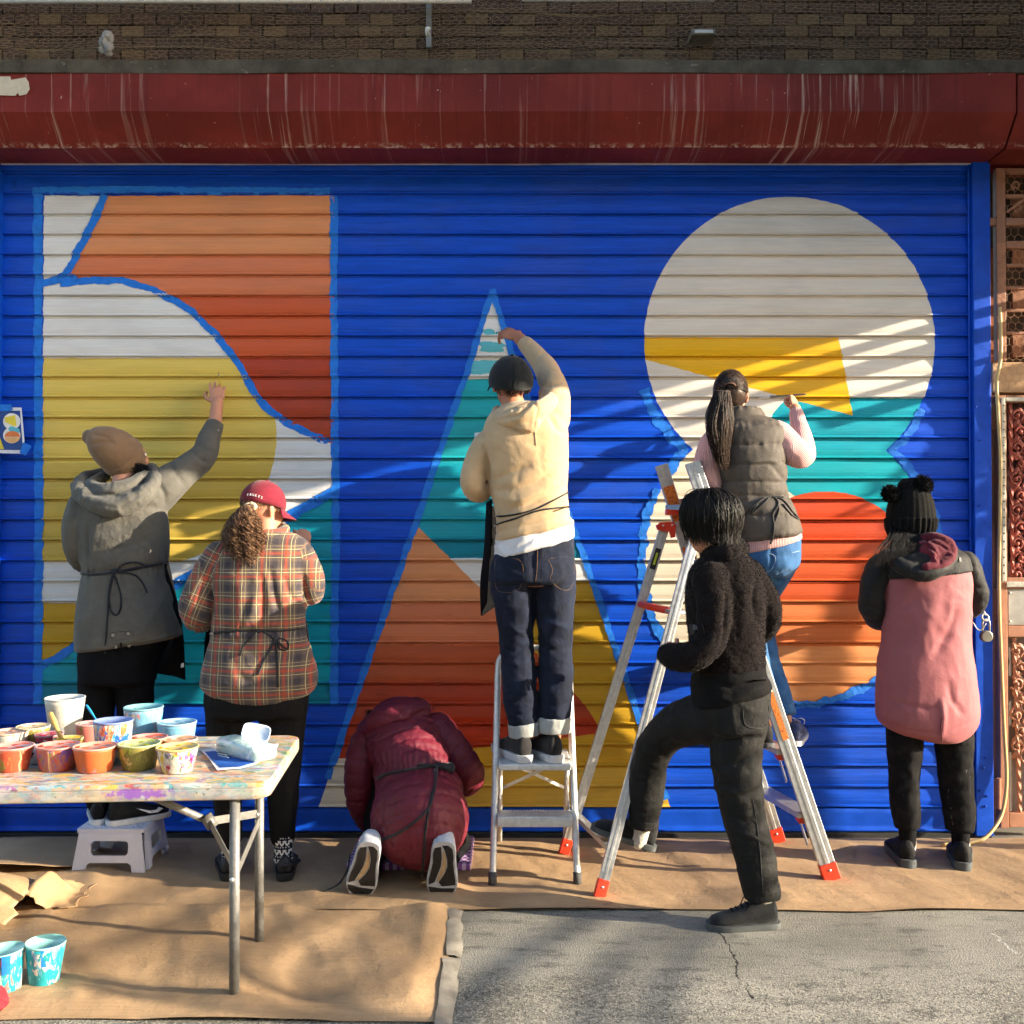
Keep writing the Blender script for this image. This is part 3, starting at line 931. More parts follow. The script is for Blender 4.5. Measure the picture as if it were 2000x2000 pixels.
# ---- bird netting
NET = plain("net_wire", lin((150, 128, 98)), 0.7, 0.3)
def hexnet(name, x0, x1, z0, z1, yfun, cw, ch, r, mat, sag=0.012, seed=0):
    rows = int((z1 - z0) / ch); cols = int((x1 - x0) / cw)
    rr, cc = np.meshgrid(np.arange(rows), np.arange(cols), indexing='ij')
    rr, cc = rr.ravel(), cc.ravel()
    ox = x0 + cc * cw + np.where(rr % 2 == 1, cw / 2, 0); oz = z0 + rr * ch
    def pnt(x, z):
        n0 = vnoise(np.stack([x * 3 + seed, z * 9, np.full(len(x), seed)], 1))
        n1 = vnoise(np.stack([x * 2.1, z * 7 + 9, np.full(len(x), seed + 4)], 1))
        n2 = vnoise(np.stack([x * 1.3, z * 22 + 2, np.full(len(x), seed + 7)], 1))
        return np.stack([x + sag * 0.6 * n0, yfun(x, z) + sag * 1.5 * n1, z + sag * (n0 + 0.8 * n2)], 1)
    a, b, c, d = pnt(ox, oz), pnt(ox + cw / 2, oz + ch * 0.33), pnt(ox + cw, oz), pnt(ox + cw / 2, oz + ch)
    P = np.concatenate([a, b, b]); Q = np.concatenate([b, c, d])
    D = Q - P
    S = np.cross(D, [0, 1, 0]); S /= np.linalg.norm(S, axis=1)[:, None] + 1e-9; S *= r
    U = np.array([0, -r, 0])
    V = np.stack([P - S, P + S, P + U, Q - S, Q + S, Q + U], 1).reshape(-1, 3)
    base = np.arange(len(P)) * 6
    Fc = np.concatenate([np.stack([base, base + 3, base + 5, base + 2], 1), np.stack([base + 2, base + 5, base + 4, base + 1], 1)]).tolist()
    return mesh_obj(name, V, Fc, mat, None, False)
net = hexnet("bird_netting", -3.1, 3.2, ledge_top + 0.006, hz(-30, TY - 0.14), lambda x, z: TY - 0.07 - 0.05 * np.sin(x * 1.3), 0.043, 0.0165, 0.0009, NET, 0.024, 3)
v2_ = hexnet('second_layer', -3.1, 3.2, ledge_top + 0.006, hz(-30, TY - 0.10), lambda x, z: TY - 0.05 - 0.03 * np.sin(x * 2.1 + 1), 0.05, 0.012, 0.0008, NET, 0.034, 17)
v2_.parent = net
tag(net, "bunched wire bird netting stretched over the dark tiles", "netting")
# wad of pale feathers and fluff caught in the netting
for (cx, cy, rx, rz, lab) in ((206, 82, 0.030, 0.055, "grey wad of cloth caught in the netting at top left"), (836, 62, 0.012, 0.014, "small white tuft of feathers caught by the grey conduit")):
    c = at(cx, cy, TY - 0.13)
    V, N, Fc = remesh([ellipsoid(c, (rx, 0.02, rz), eul(0, 15, 0)), ellipsoid(c + np.array([rx * 0.5, 0, -rz * 0.6]), (rx * 0.6, 0.018, rz * 0.6))], 0.004, 2)
    V = V + N * (0.010 * ridged(V * 45)[:, None])
    o = mesh_obj("snagged_wad", V, Fc, plain("wad_grey", lin((150, 146, 138)) if cx < 400 else lin((220, 216, 205)), 0.9, 0.1, 0, 0.25, 60, 0.4) if cx < 400 else plain("wad_white", lin((222, 218, 205)), 0.9, 0.1, 0, 0.2, 60, 0.4), None, True)
    tag(o, lab, "wad")
# ---- doorway with security gate at the right edge
GATE = plain("gate_paint", lin((164, 116, 90)), 0.5, 0.4, 0, 0.14, 18, 0.2, dirt=lin((142, 92, 70)))
GATE_RED = plain("gate_red", lin((150, 72, 56)), 0.5, 0.4, 0, 0.2, 18, 0.2)
SILVER = plain("silver_angle", lin((186, 182, 170)), 0.45, 0.5, 0.4, 0.15, 40, 0.15)
side_wall = empty("doorway_wall", (2.6, 5.2, 0))
tag(side_wall, "weathered brown doorway wall right of the blue guide rail", "wall")
def gx(x, Y=5.0): return (x - 1000) / F * Y
def gz(y, Y=5.0): return at(1950, y, Y)[2]
m = MB(); m.box((jr + 0.0, WY + 0.16, 0.0), (6.5, WY + 0.5, 3.62))
m.build("backing", plain("dark_stucco", lin((92, 74, 58)), 0.9, 0.2, 0, 0.25, 8, 0.4), side_wall)
# tiles of the upper part
tb = MB(); tb.box((-0.068, -0.012, -0.0555), (0.068, 0.01, 0.0555))
o = tb.build("tile", plain("tile_rust", lin((150, 104, 78)), 0.7, 0.3, 0, 0.25, 14, 0.35)); tm = o.data; bpy.data.objects.remove(o)
for r in range(8):
    for c in range(5):
        o = bpy.data.objects.new("tile", tm); COL.objects.link(o)
        o.location = (gx(2004, 5.17) + c * 0.142 + (0.07 if r % 2 else 0), 5.165, gz(700, 5.17) + 0.06 + r * 0.118)
        adopt(o, side_wall)
# stone band, lintel and boards
m = MB(); m.box((jr + 0.03, 5.02, gz(766)), (6.4, 5.15, gz(706)))
m.build("stone_band", plain("sandstone", lin((196, 160, 122)), 0.85, 0.2, 0, 0.2, 14, 0.5), side_wall, bevel=0.006)
m = MB(); v = [at(1931, 488, 5.08), at(1951, 478, 5.08), at(1953, 706, 5.08), at(1934, 706, 5.08)]
v2 = [q + np.array([0, 0.03, 0]) for q in v]
m.add(v + v2, [(0, 1, 2, 3), (7, 6, 5, 4), (0, 4, 5, 1), (1, 5, 6, 2), (2, 6, 7, 3), (3, 7, 4, 0)])
M = Mat("wood_board", 0.5, 0.4); p = M.pos()
M.base(M.mix(lin((96, 46, 20)), lin((168, 92, 40)), M.noise(M.scaled(p, (30, 1, 1.5)), 2.0, 4, 0.6, 0.6).smooth(0.3, 0.7)))
m.build("board", M.m, side_wall)
m = MB(); m.box((gx(1928, 5.03), 5.03, gz(1622)), (gx(1949, 5.03), 5.12, gz(770)))
m.build("door_frame", GATE, side_wall, bevel=0.004)
m = MB(); m.box((gx(1931, 5.12), 5.12, gz(480, 5.12)), (gx(1950, 5.12), 5.16, gz(322, 5.12)))
m.build("panel", plain("grey_panel", lin((92, 80, 64)), 0.8, 0.2, 0, 0.15, 14), side_wall)

gate = empty("security_gate", (gx(1975), 5.0, 0))
tag(gate, "ornate pinkish iron security gate at the right edge of the photo", "gate")
GY = 4.985
def gbox(name, x0, x1, y0, y1, ya, yb, mat, bev=0.003):
    b = MB(); b.box((gx(x0, ya), ya, gz(y1, ya)), (gx(x1, ya), yb, gz(y0, ya)))
    return b.build(name, mat, gate, bevel=bev)
gbox("stile", 1951, 1967, 772, 1618, GY, GY + 0.045, GATE)
gbox("top_rail", 1967.5, 2080, 772, 786, GY + 0.004, GY + 0.042, GATE)
gbox("middle_rail", 1967.5, 2080, 1128, 1150, GY + 0.004, GY + 0.042, GATE)
gbox("lock_rail", 1967.5, 2080, 1222, 1244, GY + 0.004, GY + 0.042, GATE)
gbox("bottom_rail", 1967.5, 2080, 1588, 1616, GY + 0.004, GY + 0.042, GATE)
gbox("stile", 2064, 2080, 787, 1587, GY + 0.002, GY + 0.045, GATE)
gbox("angle_strip", 1957, 1965, 776, 1136, GY - 0.012, GY - 0.003, SILVER)
gbox("angle_strip", 1965.5, 2078, 776, 784, GY - 0.012, GY - 0.003, SILVER)
gbox("angle_strip", 1965.5, 2078, 1136, 1147, GY - 0.012, GY - 0.003, SILVER)
gbox("lock_plate", 1968.5, 2062, 1151, 1221, GY + 0.006, GY + 0.012, plain("lock_plate_steel", lin((196, 192, 184)), 0.35, 0.5, 0.6, 0.15, 12, 0.15), 0.004)
gbox("back_panel", 1968, 2063, 787, 1127, GY + 0.050, GY + 0.056, plain("gate_dark", lin((70, 36, 32)), 0.7), 0)
gbox("back_panel", 1968, 2063, 1245, 1587, GY + 0.050, GY + 0.056, plain("gate_grey", lin((120, 110, 102)), 0.6), 0)
HOLE = plain("hole_dark", (0.03, 0.025, 0.02), 0.9)
for i in range(22):
    c = at(1961, 792 + i * 15.6, GY - 0.0125)
    v, f = ellipsoid(c, (0.0042, 0.001, 0.0042), n=8, m=4)
    adopt(mesh_obj("punched_hole", v, f, HOLE), gate)
for by in (1158, 1214):
    v, f = ellipsoid(at(1973, by, GY + 0.004), (0.007, 0.005, 0.007), n=10, m=6); adopt(mesh_obj("rivet", v, f, SILVER), gate)
def twisted(xc0, xc1, y0, y1, mat):
    n = 120; w = 0.011
    V, Fc = [], []
    for i in range(n + 1):
        t = i / n
        c = at(xc0 + (xc1 - xc0) * t, y0 + (y1 - y0) * t, GY + 0.02)
        a = t * (y1 - y0) / 45.0 * math.pi
        for k in range(4):
            b = a + k * math.pi / 2
            V.append(c + np.array([w * math.cos(b), w * math.sin(b), 0]))
    for i in range(n):
        for k in range(4):
            Fc.append((i * 4 + k, i * 4 + (k + 1) % 4, i * 4 + 4 + (k + 1) % 4, i * 4 + 4 + k))
    adopt(mesh_obj("twisted_bar", V, Fc, mat, None, False), gate)
twisted(1973, 1978, 788, 1127, GATE_RED)
twisted(1981, 1992, 1246, 1587, GATE)
def scroll(cx, cy, r, turns, ph, mat, sgn=1, nm="scroll"):
    P = []; R = []
    for i in range(40):
        t = i / 39
        rr = r * (1 - 0.85 * t); a = ph + sgn * t * turns * 2 * math.pi
        P.append(at(cx + rr * math.cos(a), cy + rr * math.sin(a), GY + 0.022 - 0.012 * t)); R.append(0.0075 * (1 - 0.35 * t))
    v, f = tube(P, R, 8); m2 = MB().add(v, f)
    v, f = ellipsoid(P[-1], (0.011, 0.010, 0.011), n=10, m=6); m2.add(v, f)
    m2.build(nm, mat, gate, smooth=True)
for (y0, y1, mat) in ((790, 1126, GATE_RED), (1250, 1470, GATE)):
    y = y0 + 22; i = 0
    while y < y1:
        scroll(1986 + (i % 2) * 9, y, 14, 1.2, 0.6 + i, mat, 1 if i % 2 else -1)
        scroll(2012, y + 14, 22, 1.4, 2.0 + i, mat, -1 if i % 2 else 1)
        # leaf forms between the scrolls
        for dx, dy, an in ((-4, 16, 30), (6, -8, -40), (16, 10, 70)):
            c = at(1988 + dx, y + dy, GY + 0.02)
            v, f = ellipsoid(c, (0.014, 0.006, 0.026), eul(10, an, 0), n=8, m=6)
            adopt(mesh_obj("leaf", v, f, mat), gate)
        y += 31; i += 1
# hinges
for (ya, yb) in ((788, 838), (1150, 1212), (1520, 1580)):
    b = MB(); b.tube([at(1951, ya, GY - 0.008), at(1951, yb, GY - 0.008)], 0.010, 10); b.box((gx(1937, GY), GY + 0.020, gz(yb)), (gx(1950, GY), GY + 0.043, gz(ya)))
    b.build("hinge", GATE, gate, smooth=False)
# window grille above
grille = empty("window_grille", (gx(1960), 5.0, gz(520)))
tag(grille, "pink metal window grille with curled bars above the security gate", "grille")
def grbox(name, x0, x1, y0, y1, ya, yb):
    b = MB(); b.box((gx(x0, ya), ya, gz(y1, ya)), (gx(x1, ya), yb, gz(y0, ya)))
    return b.build(name, GATE, grille, bevel=0.003)
grbox("post", 1950, 1968, 328, 704, 4.99, 5.03)
grbox("rail", 1968.5, 2080, 328, 338, 4.995, 5.025)
grbox("rail", 1968.5, 2080, 379, 386, 4.995, 5.025)
grbox("rail", 1927, 1949.5, 425, 440, 4.995, 5.025)
grbox("rail", 1968.5, 2080, 425, 440, 4.995, 5.025)
grbox("rail", 1968.5, 2080, 470, 484, 4.995, 5.025)
for yy in (518, 562, 606, 650): grbox("rail", 1968.5, 2080, yy - 3, yy + 3, 5.002, 5.02)
b = MB(); b.bar(at(1967, 414, 4.99), at(2040, 360, 4.99), 0.008, 0.012); b.build("brace", GATE, grille)
for (cy, sg) in ((362, 1), (405, -1), (310, 1)):
    P = [at(1985 + 9 * (1 - 0.6 * t) * math.cos(2 + sg * t * 8), cy + 9 * (1 - 0.6 * t) * math.sin(2 + sg * t * 8), 5.0) for t in np.linspace(0, 1, 30)]
    b = MB(); b.tube(P, 0.004, 8); b.build("curl", GATE, grille, smooth=True)
wire = hexnet("chicken_wire", gx(1950, 4.97), gx(2060, 4.97), gz(764, 4.97), gz(326, 4.97), lambda x, z: 4.975 + 0 * x, 0.036, 0.036, 0.0009, plain("wire_tan", lin((170, 130, 100)), 0.6), 0.006, 12)
tag(wire, "hexagonal chicken wire covering the grille at upper right", "wire")
# cream cable
CABLE = plain("cable_cream", lin((206, 178, 120)), 0.45, 0.4, 0, 0.12, 20)
K = [np.append(at(x, y, Y), 0.0085) for x, y, Y in ((1953, 600, 4.97), (1955, 690, 4.96), (1947, 745, 4.95), (1949, 800, 4.95), (1954, 900, 4.96), (1953, 1000, 4.96), (1951, 1150, 4.955), (1955, 1280, 4.955), (1961, 1420, 4.95), (1966, 1520, 4.94), (1958, 1585, 4.92), (1938, 1622, 4.88), (1910, 1645, 4.85), (1880, 1653, 4.80), (1840, 1655, 4.79))]
C = catmull(np.array(K), 6); C[:, 2] = np.maximum(C[:, 2], 0.030)
v, f = tube(C[:, :3], C[:, 3], 10)
tag(mesh_obj("cable", v, f, CABLE), "cream cable running down the gate frame onto the paper", "cable")
# padlock on its hasp
lock = empty("padlock", at(1926, 1240, 4.93))
tag(lock, "round silver padlock hanging from the blue guide rail", "padlock")
LY = 4.925
c = at(1926, 1243, LY)
v, f = lathe([(0.001, -0.013), (0.024, -0.013), (0.029, -0.009), (0.029, 0.009), (0.024, 0.013), (0.001, 0.013)], 28)
v = v @ eul(90, 0, 0).T + c; v[:, 2] = np.maximum(v[:, 2], c[2] - 0.025)
adopt(mesh_obj("body", v, f, plain("lock_silver", lin((128, 126, 116)), 0.42, 0.5, 0.6, 0.1, 30), None, False), lock)
P = [c + np.array([0.017 * math.cos(a), 0, 0.064 + 0.017 * math.sin(a)]) for a in np.linspace(0, math.pi, 12)]
P = [c + np.array([0.017, 0, 0.02])] + P + [c + np.array([-0.017, 0, 0.02])]
v, f = tube(P, 0.0048, 8); adopt(mesh_obj("shackle", v, f, SILVER), lock)
hasp = empty("hasp", at(1926, 1205, 4.95)); 
b = MB(); a0 = at(1924, 1206, 4.93)
b.tube([a0 + np.array([0.016 * math.cos(a), 0.016 * math.sin(a) * 0.4, 0.016 * math.sin(a)]) for a in np.linspace(0, 2 * math.pi, 16)], 0.005, 8, cap=False)
b.bar(a0 + np.array([0, 0.0, 0.012]), a0 + np.array([0.012, 0.045, 0.03]), 0.012, 0.006)
b.build("staple", SILVER, hasp, smooth=True)
P = [at(1900 + 26 * t, 1215 + 16 * math.sin(t * 3.0), 4.92) for t in np.linspace(0, 1, 14)]
v, f = tube(P, 0.0025, 6); adopt(mesh_obj("chain", v, f, SILVER), hasp)
tag(hasp, "small metal hasp and wire on the blue guide rail above the padlock", "hasp")

# ---- beyond the right edge: unseen wall and bars added to shade the upper wall
neighbour = empty("neighbour_building", (4.2, 4.5, 0))
tag(neighbour, "stucco neighbouring building with an unseen wall added beyond the right edge to shade the shutter", "building")
STUCCO = plain("stucco", lin((176, 160, 140)), 0.9, 0.2, 0, 0.12, 8, 0.3)
bx0, bx1 = 3.2, 3.34
prof = [(5.2, 2.92), (4.0, 2.92), (3.72, 3.02), (3.2, 3.28), (3.2, 7.5), (5.2, 7.5)]
rings = [np.array([(x, y, z) for y, z in prof]) for x in (bx0, bx1)]
v, f = loft(rings); adopt(mesh_obj("shade_wall", v, f, STUCCO, None, False), neighbour)
m = MB(); m.box((3.34, 4.6, 4.2), (7.5, 9.0, 7.5)); m.box((3.2, 5.2, 0), (7.5, 9.0, 4.2)); m.build("front_wall", STUCCO, neighbour)
for zz, hh, ya in ((2.80, 0.035, 4.3), (2.68, 0.06, 4.45), (2.57, 0.02, 4.2), (2.47, 0.045, 4.62)):
    m = MB(); m.box((bx0, ya, zz), (bx0 + 0.05, 5.15, zz + hh)); m.build("shade_bar", STUCCO, neighbour)  # unseen bars added to break the shade's lower edge into stripes
over = empty("opposite_building", (0, -16, 0))
tag(over, "plain stucco building across the street behind the camera", "building")
m = MB(); m.box((-30, -24, 0), (24, -16, 11.2)); m.build("front_wall", STUCCO, over)
m = MB(); m.box((-30.2, -24, 11.2), (24.2, -15.7, 11.6)); m.build("cornice", STUCCO, over)
# twig with leaves leaning out by the added shade bars: dapples the wall near the top of the light
rngt = random.Random(11)
tree = empty("street_tree", (4.6, 4.2, 0))
tag(tree, "small leafy street tree beyond the right edge", "tree")
BARK = plain("bark", lin((86, 68, 54)), 0.9, 0.2, 0, 0.2, 25, 0.5)
LEAFM = plain("leaf_green", lin((70, 92, 44)), 0.6, 0.3, 0, 0.25, 6, 0.05)
b = MB(); b.tube(catmull(np.array([(4.6, 4.25, 0), (4.58, 4.28, 1.2), (4.5, 4.36, 2.0), (4.35, 4.6, 2.55)]), 6), np.linspace(0.05, 0.015, 19), 10)
tips = []
for i in range(16):
    a = np.array((4.5 - 0.1 * rngt.random(), 4.30 + 0.30 * rngt.random(), 2.0 + 0.5 * rngt.random()))
    e = a + np.array((rngt.uniform(-0.5, 0.3), rngt.uniform(-0.05, 0.6), rngt.uniform(0.05, 0.55)))
    b.tube([a, (a + e) / 2 + np.array((0, 0, 0.05)), e], [0.012, 0.008, 0.004], 6)
    for k in range(14): tips.append(a + (e - a) * rngt.uniform(0.3, 1.05) + np.array([rngt.uniform(-0.07, 0.07) for _ in range(3)]))
b.build("trunk", BARK, tree, smooth=True)
b = MB()
for t in tips:
    R = eul(rngt.uniform(0, 360), rngt.uniform(0, 360), rngt.uniform(0, 360)); L = rngt.uniform(0.05, 0.09)
    q = np.array([(0, 0, 0), (L * 0.5, L * 0.28, 0.006), (L, 0, 0), (L * 0.5, -L * 0.28, 0.006)]) @ R.T + t
    b.add(q, [(0, 1, 2, 3)])
o = b.build("crown", LEAFM, tree); o["kind"] = "stuff"

bare = empty("bare_tree", (7.2, 1.2, 0))
tag(bare, "bare slanting street tree beyond the right edge of the photo", "tree")
b = MB(); b.tube(catmull(np.array([(7.2, 0.9, 0), (7.1, 1.0, 0.8), (6.6, 1.3, 1.35), (6.2, 1.6, 1.6)]), 5), np.linspace(0.07, 0.035, 16), 10); b.build("trunk", BARK, bare, smooth=True)
rb_ = random.Random(5)
for i in range(11):
    z = 1.50 + i * 0.062 + rb_.uniform(-0.015, 0.015); y0 = 1.75 + rb_.uniform(-0.1, 0.1); L_ = rb_.uniform(0.75, 1.15)
    a_ = np.array((5.65 + rb_.uniform(-0.05, 0.05), y0, z)); e_ = a_ + np.array((1.12 * L_, 1.0 * L_, 0.16 * L_))
    P = catmull(np.array([(6.2, 1.6, 1.6), a_ + (e_ - a_) * 0.02, a_ + (e_ - a_) * 0.5 + np.array((0.02 * rb_.gauss(0, 1), 0, 0.03)), e_]), 4)
    b = MB(); b.tube(P, np.linspace(0.020, 0.012, len(P)), 7); b.build("branch", BARK, bare, smooth=True)

# ---- masking tape along the mural's edges
def tape(pts, w, label, seed=0.0, jag=0.004, y_off=0.0024, torn=True, close=False):
    P2 = np.array([W(*q) for q in pts])
    L = np.concatenate([[0], np.cumsum(np.linalg.norm(np.diff(P2, axis=0), axis=1))])
    n = max(4, int(L[-1] / 0.006))
    s = np.linspace(0, L[-1], n)
    X = np.interp(s, L, P2[:, 0]); Z = np.interp(s, L, P2[:, 1])
    T = np.gradient(np.stack([X, Z], 1), axis=0); T /= np.linalg.norm(T, axis=1)[:, None] + 1e-9
    Nn = np.stack([-T[:, 1], T[:, 0]], 1)
    ww = px(w, WY) / 2
    q0 = np.stack([s * 22 + seed, np.zeros(n), np.zeros(n)], 1)
    a = ww + jag * vnoise(q0) + jag * 0.6 * vnoise(q0 * 3.1 + 5); c = ww + jag * vnoise(q0 + 77) + jag * 0.6 * vnoise(q0 * 3.3 + 50)
    K5 = 5
    t = np.linspace(0, 1, K5)[None, :]
    o2 = a[:, None] * (1 - t) - c[:, None] * t
    xx = (X[:, None] + Nn[:, :1] * o2).ravel(); zz = (Z[:, None] + Nn[:, 1:] * o2).ravel()
    cr = 0.0018 * np.abs(vnoise(np.stack([xx * 60 + seed, zz * 60, 0 * xx], 1)))
    V = np.stack([xx, WY + profile_y(zz, z_bottom) - y_off - cr, zz], 1)
    Fc = [(i * K5 + j, (i + 1) * K5 + j, (i + 1) * K5 + j + 1, i * K5 + j + 1) for i in range(n - 1) for j in range(K5 - 1)]
    o = mesh_obj("masking_tape", V, Fc, TAPE_BLUE, None, True)
    return tag(o, label, "tape", "blue masking tape on the mural")
tape([(66, 374), (340, 372)], 14, "blue masking tape along the top edge of the left letter, left strip", 1)
tape([(338, 374), (646, 375)], 13, "blue masking tape along the top edge of the left letter, right strip", 2, y_off=0.0034)
tape([(76, 380), (77, 700), (78, 1000), (76, 1376)], 17, "long blue masking tape down the left edge of the left letter", 3)
tape([(206, 381), (190, 425), (160, 480), (135, 530), (126, 546)], 15, "slanted blue masking tape between white corner and peach block", 4, y_off=0.003)
tape([(84, 556), (130, 540), (150, 548)], 14, "short blue masking tape at the left of the white arc", 5, y_off=0.0036)
tape([(120, 553), (185, 549), (240, 549), (300, 566), (365, 600), (425, 656), (470, 717), (498, 768), (520, 796), (560, 826), (605, 848), (652, 866)], 14, "blue masking tape following the arc between white and orange", 6)
tape([(653, 384), (653, 600), (655, 900), (657, 1020)], 15, "upper blue masking tape down the right edge of the left letter", 7)
tape([(657, 1018), (655, 1200), (653, 1376)], 16, "lower blue masking tape down the right edge of the left letter", 8, y_off=0.0034)
tape([(542, 1022), (600, 990), (655, 958)], 20, "slanted blue masking tape right of the plaid shirt person's cap", 9, y_off=0.0042)
tape([(330, 1152), (352, 1136), (385, 1118)], 18, "short slanted blue masking tape between grey jacket and plaid shirt", 10)
tape([(80, 1300), (110, 1288), (150, 1258), (170, 1245)], 16, "blue masking tape under the mustard block at lower left", 11)
tape([(960, 572), (920, 705), (870, 850), (820, 1000), (770, 1145), (700, 1345), (640, 1520)], 13, "long blue masking tape down the left side of the middle letter", 12)
tape([(961, 566), (1000, 690), (1080, 925), (1150, 1115), (1230, 1350), (1300, 1560)], 13, "long blue masking tape down the right side of the middle letter", 13, y_off=0.0034)
tape([(1258, 760), (1272, 800), (1300, 840), (1335, 880), (1318, 905), (1292, 935)], 22, "torn blue masking tape at the left waist of the right figure", 14, 0.010)
tape([(1284, 955), (1262, 1010), (1253, 1080), (1256, 1150), (1272, 1210), (1300, 1250)], 18, "torn blue masking tape down the lower left curve of the right figure", 15, 0.009)
tape([(1520, 1372), (1570, 1376), (1620, 1368), (1670, 1348), (1720, 1326)], 15, "torn blue masking tape under the peach base of the right figure", 16, 0.008)
tape([(1800, 800), (1775, 850), (1740, 878), (1768, 905), (1800, 950), (1825, 1010), (1835, 1060)], 16, "blue masking tape at the right waist of the right figure", 17, 0.007)
# ---- design sheet taped up at the left edge
poster = empty("design_sheet", at(10, 840, WY - 0.04))
tag(poster, "small printed colour sheet of the mural taped up at the left edge", "poster")
PYY = WY - 0.060
def flat(pts, y, mat, name, th=0.0008):
    v = [at(a, b2, y) for a, b2 in pts] + [at(a, b2, y + th) for a, b2 in pts]
    n = len(pts)
    f = [tuple(range(n)), tuple(range(n, 2 * n))[::-1]] + [(i, (i + 1) % n, n + (i + 1) % n, n + i) for i in range(n)]
    o = mesh_obj(name, v, f, mat, None, False); adopt(o, poster); return o
def ell(cx, cy, rx, ry, a0=0, a1=360, n=28):
    return [(cx + rx * math.cos(math.radians(a0 + (a1 - a0) * i / n)), cy + ry * math.sin(math.radians(a0 + (a1 - a0) * i / n))) for i in range(n if a1 - a0 == 360 else n + 1)]
flat([(-60, 795), (42, 796), (48, 862), (42, 886), (-60, 884)], PYY, plain("sheet_white", lin((222, 224, 232)), 0.6), "sheet", 0.001)
flat([(-60, 803), (39, 802), (44, 868), (40, 879), (-60, 878)], PYY - 0.001, plain("print_blue", lin((40, 72, 140)), 0.6), "printed_ground")
flat(ell(23, 823, 17, 16), PYY - 0.002, plain("print_white", lin((225, 225, 222)), 0.6), "printed_disc")
flat(ell(23, 850, 17, 16), PYY - 0.0024, plain("print_white", lin((225, 225, 222)), 0.6), "printed_disc")
flat([(9, 815), (30, 811), (32, 832), (27, 832), (10, 824)], PYY - 0.0034, plain("print_yellow", lin((220, 204, 70)), 0.6), "printed_wedge")
flat([(16, 836), (22, 832), (38, 838), (38, 846), (18, 842)], PYY - 0.0038, plain("print_teal", lin((90, 178, 198)), 0.6), "printed_band")
flat(ell(24, 853, 15, 11, 180, 360), PYY - 0.0042, plain("print_orange", lin((216, 124, 70)), 0.6), "printed_half_disc")
flat(ell(24, 854, 15, 11, 0, 180), PYY - 0.0042, plain("print_peach", lin((226, 178, 124)), 0.6), "printed_half_disc")
flat([(-30, 878), (-10, 845), (0, 855), (8, 877)], PYY - 0.0034, plain("print_yellow", lin((220, 204, 70)), 0.6), "printed_wedge")
flat([(-60, 789), (22, 790), (25, 800), (18, 803), (-60, 805)], PYY - 0.005, TAPE_BLUE, "tape")
flat([(45, 864), (62, 871), (50, 890), (38, 884)], PYY - 0.005, TAPE_BLUE, "tape")
# ================================================================== PEOPLE: building blocks
from mathutils.bvhtree import BVHTree

def bvh(*objs):
    V, Fc, n = [], [], 0
    for o in objs:
        V += [v.co[:] for v in o.data.vertices]
        Fc += [tuple(i + n for i in p.vertices) for p in o.data.polygons]
        n = len(V)
    return BVHTree.FromPolygons(V, Fc)

def snap(tree, x, y, Ydef, off=0.003):
    """where the sight line meets the cloth, lifted off it a little"""
    o = Vector((0, 0, CAM_H)); p = at(x, y, 5.0)
    d = (Vector(p) - o).normalized()
    h = tree.ray_cast(o, d)
    if h[0] is None or abs(h[0].y - Ydef) > 0.45:
        return at(x, y, Ydef)
    return np.array(h[0] + h[1] * off) if h[1].dot(d) < 0 else np.array(h[0] - h[1] * off)

def rope(name, tree, pts, Ydef, r, mat, parent, flat=1.0, off=None, sub=6, n=8):
    C = catmull(np.array(pts, float), sub)
    P = np.array([snap(tree, q[0], q[1], Ydef, r * 0.8 if off is None else off) for q in C])
    for _ in range(2):
        P[1:-1] = (P[:-2] + 2 * P[1:-1] + P[2:]) / 4
    v, f = tube(P, r, n)
    o = mesh_obj(name, v, f, mat); adopt(o, parent); return o

def decal(name, tree, pts, Ydef, mat, parent, off=0.003, th=0.0025):
    P = [snap(tree, a, b, Ydef, off) for a, b in pts]; Q = [p + np.array([0, th, 0]) for p in P]
    n = len(P); c0 = np.mean(P, 0); c1 = np.mean(Q, 0)
    v = P + Q + [c0, c1]
    f = [(i, (i + 1) % n, 2 * n) for i in range(n)] + [((i + 1) % n + n, i + n, 2 * n + 1) for i in range(n)] + [(i, i + n, (i + 1) % n + n, (i + 1) % n) for i in range(n)]
    o = mesh_obj(name, v, f, mat, None, False); adopt(o, parent); return o

def stitch(name, tree, pts, Ydef, mat, parent, r=0.0016):
    return rope(name, tree, pts, Ydef, r, mat, parent, sub=5, n=5)

def frame3(d, n):
    d = np.asarray(d, float); d /= np.linalg.norm(d)
    n = np.asarray(n, float); n = n - d * np.dot(n, d); n /= np.linalg.norm(n)
    return d, n, np.cross(d, n)

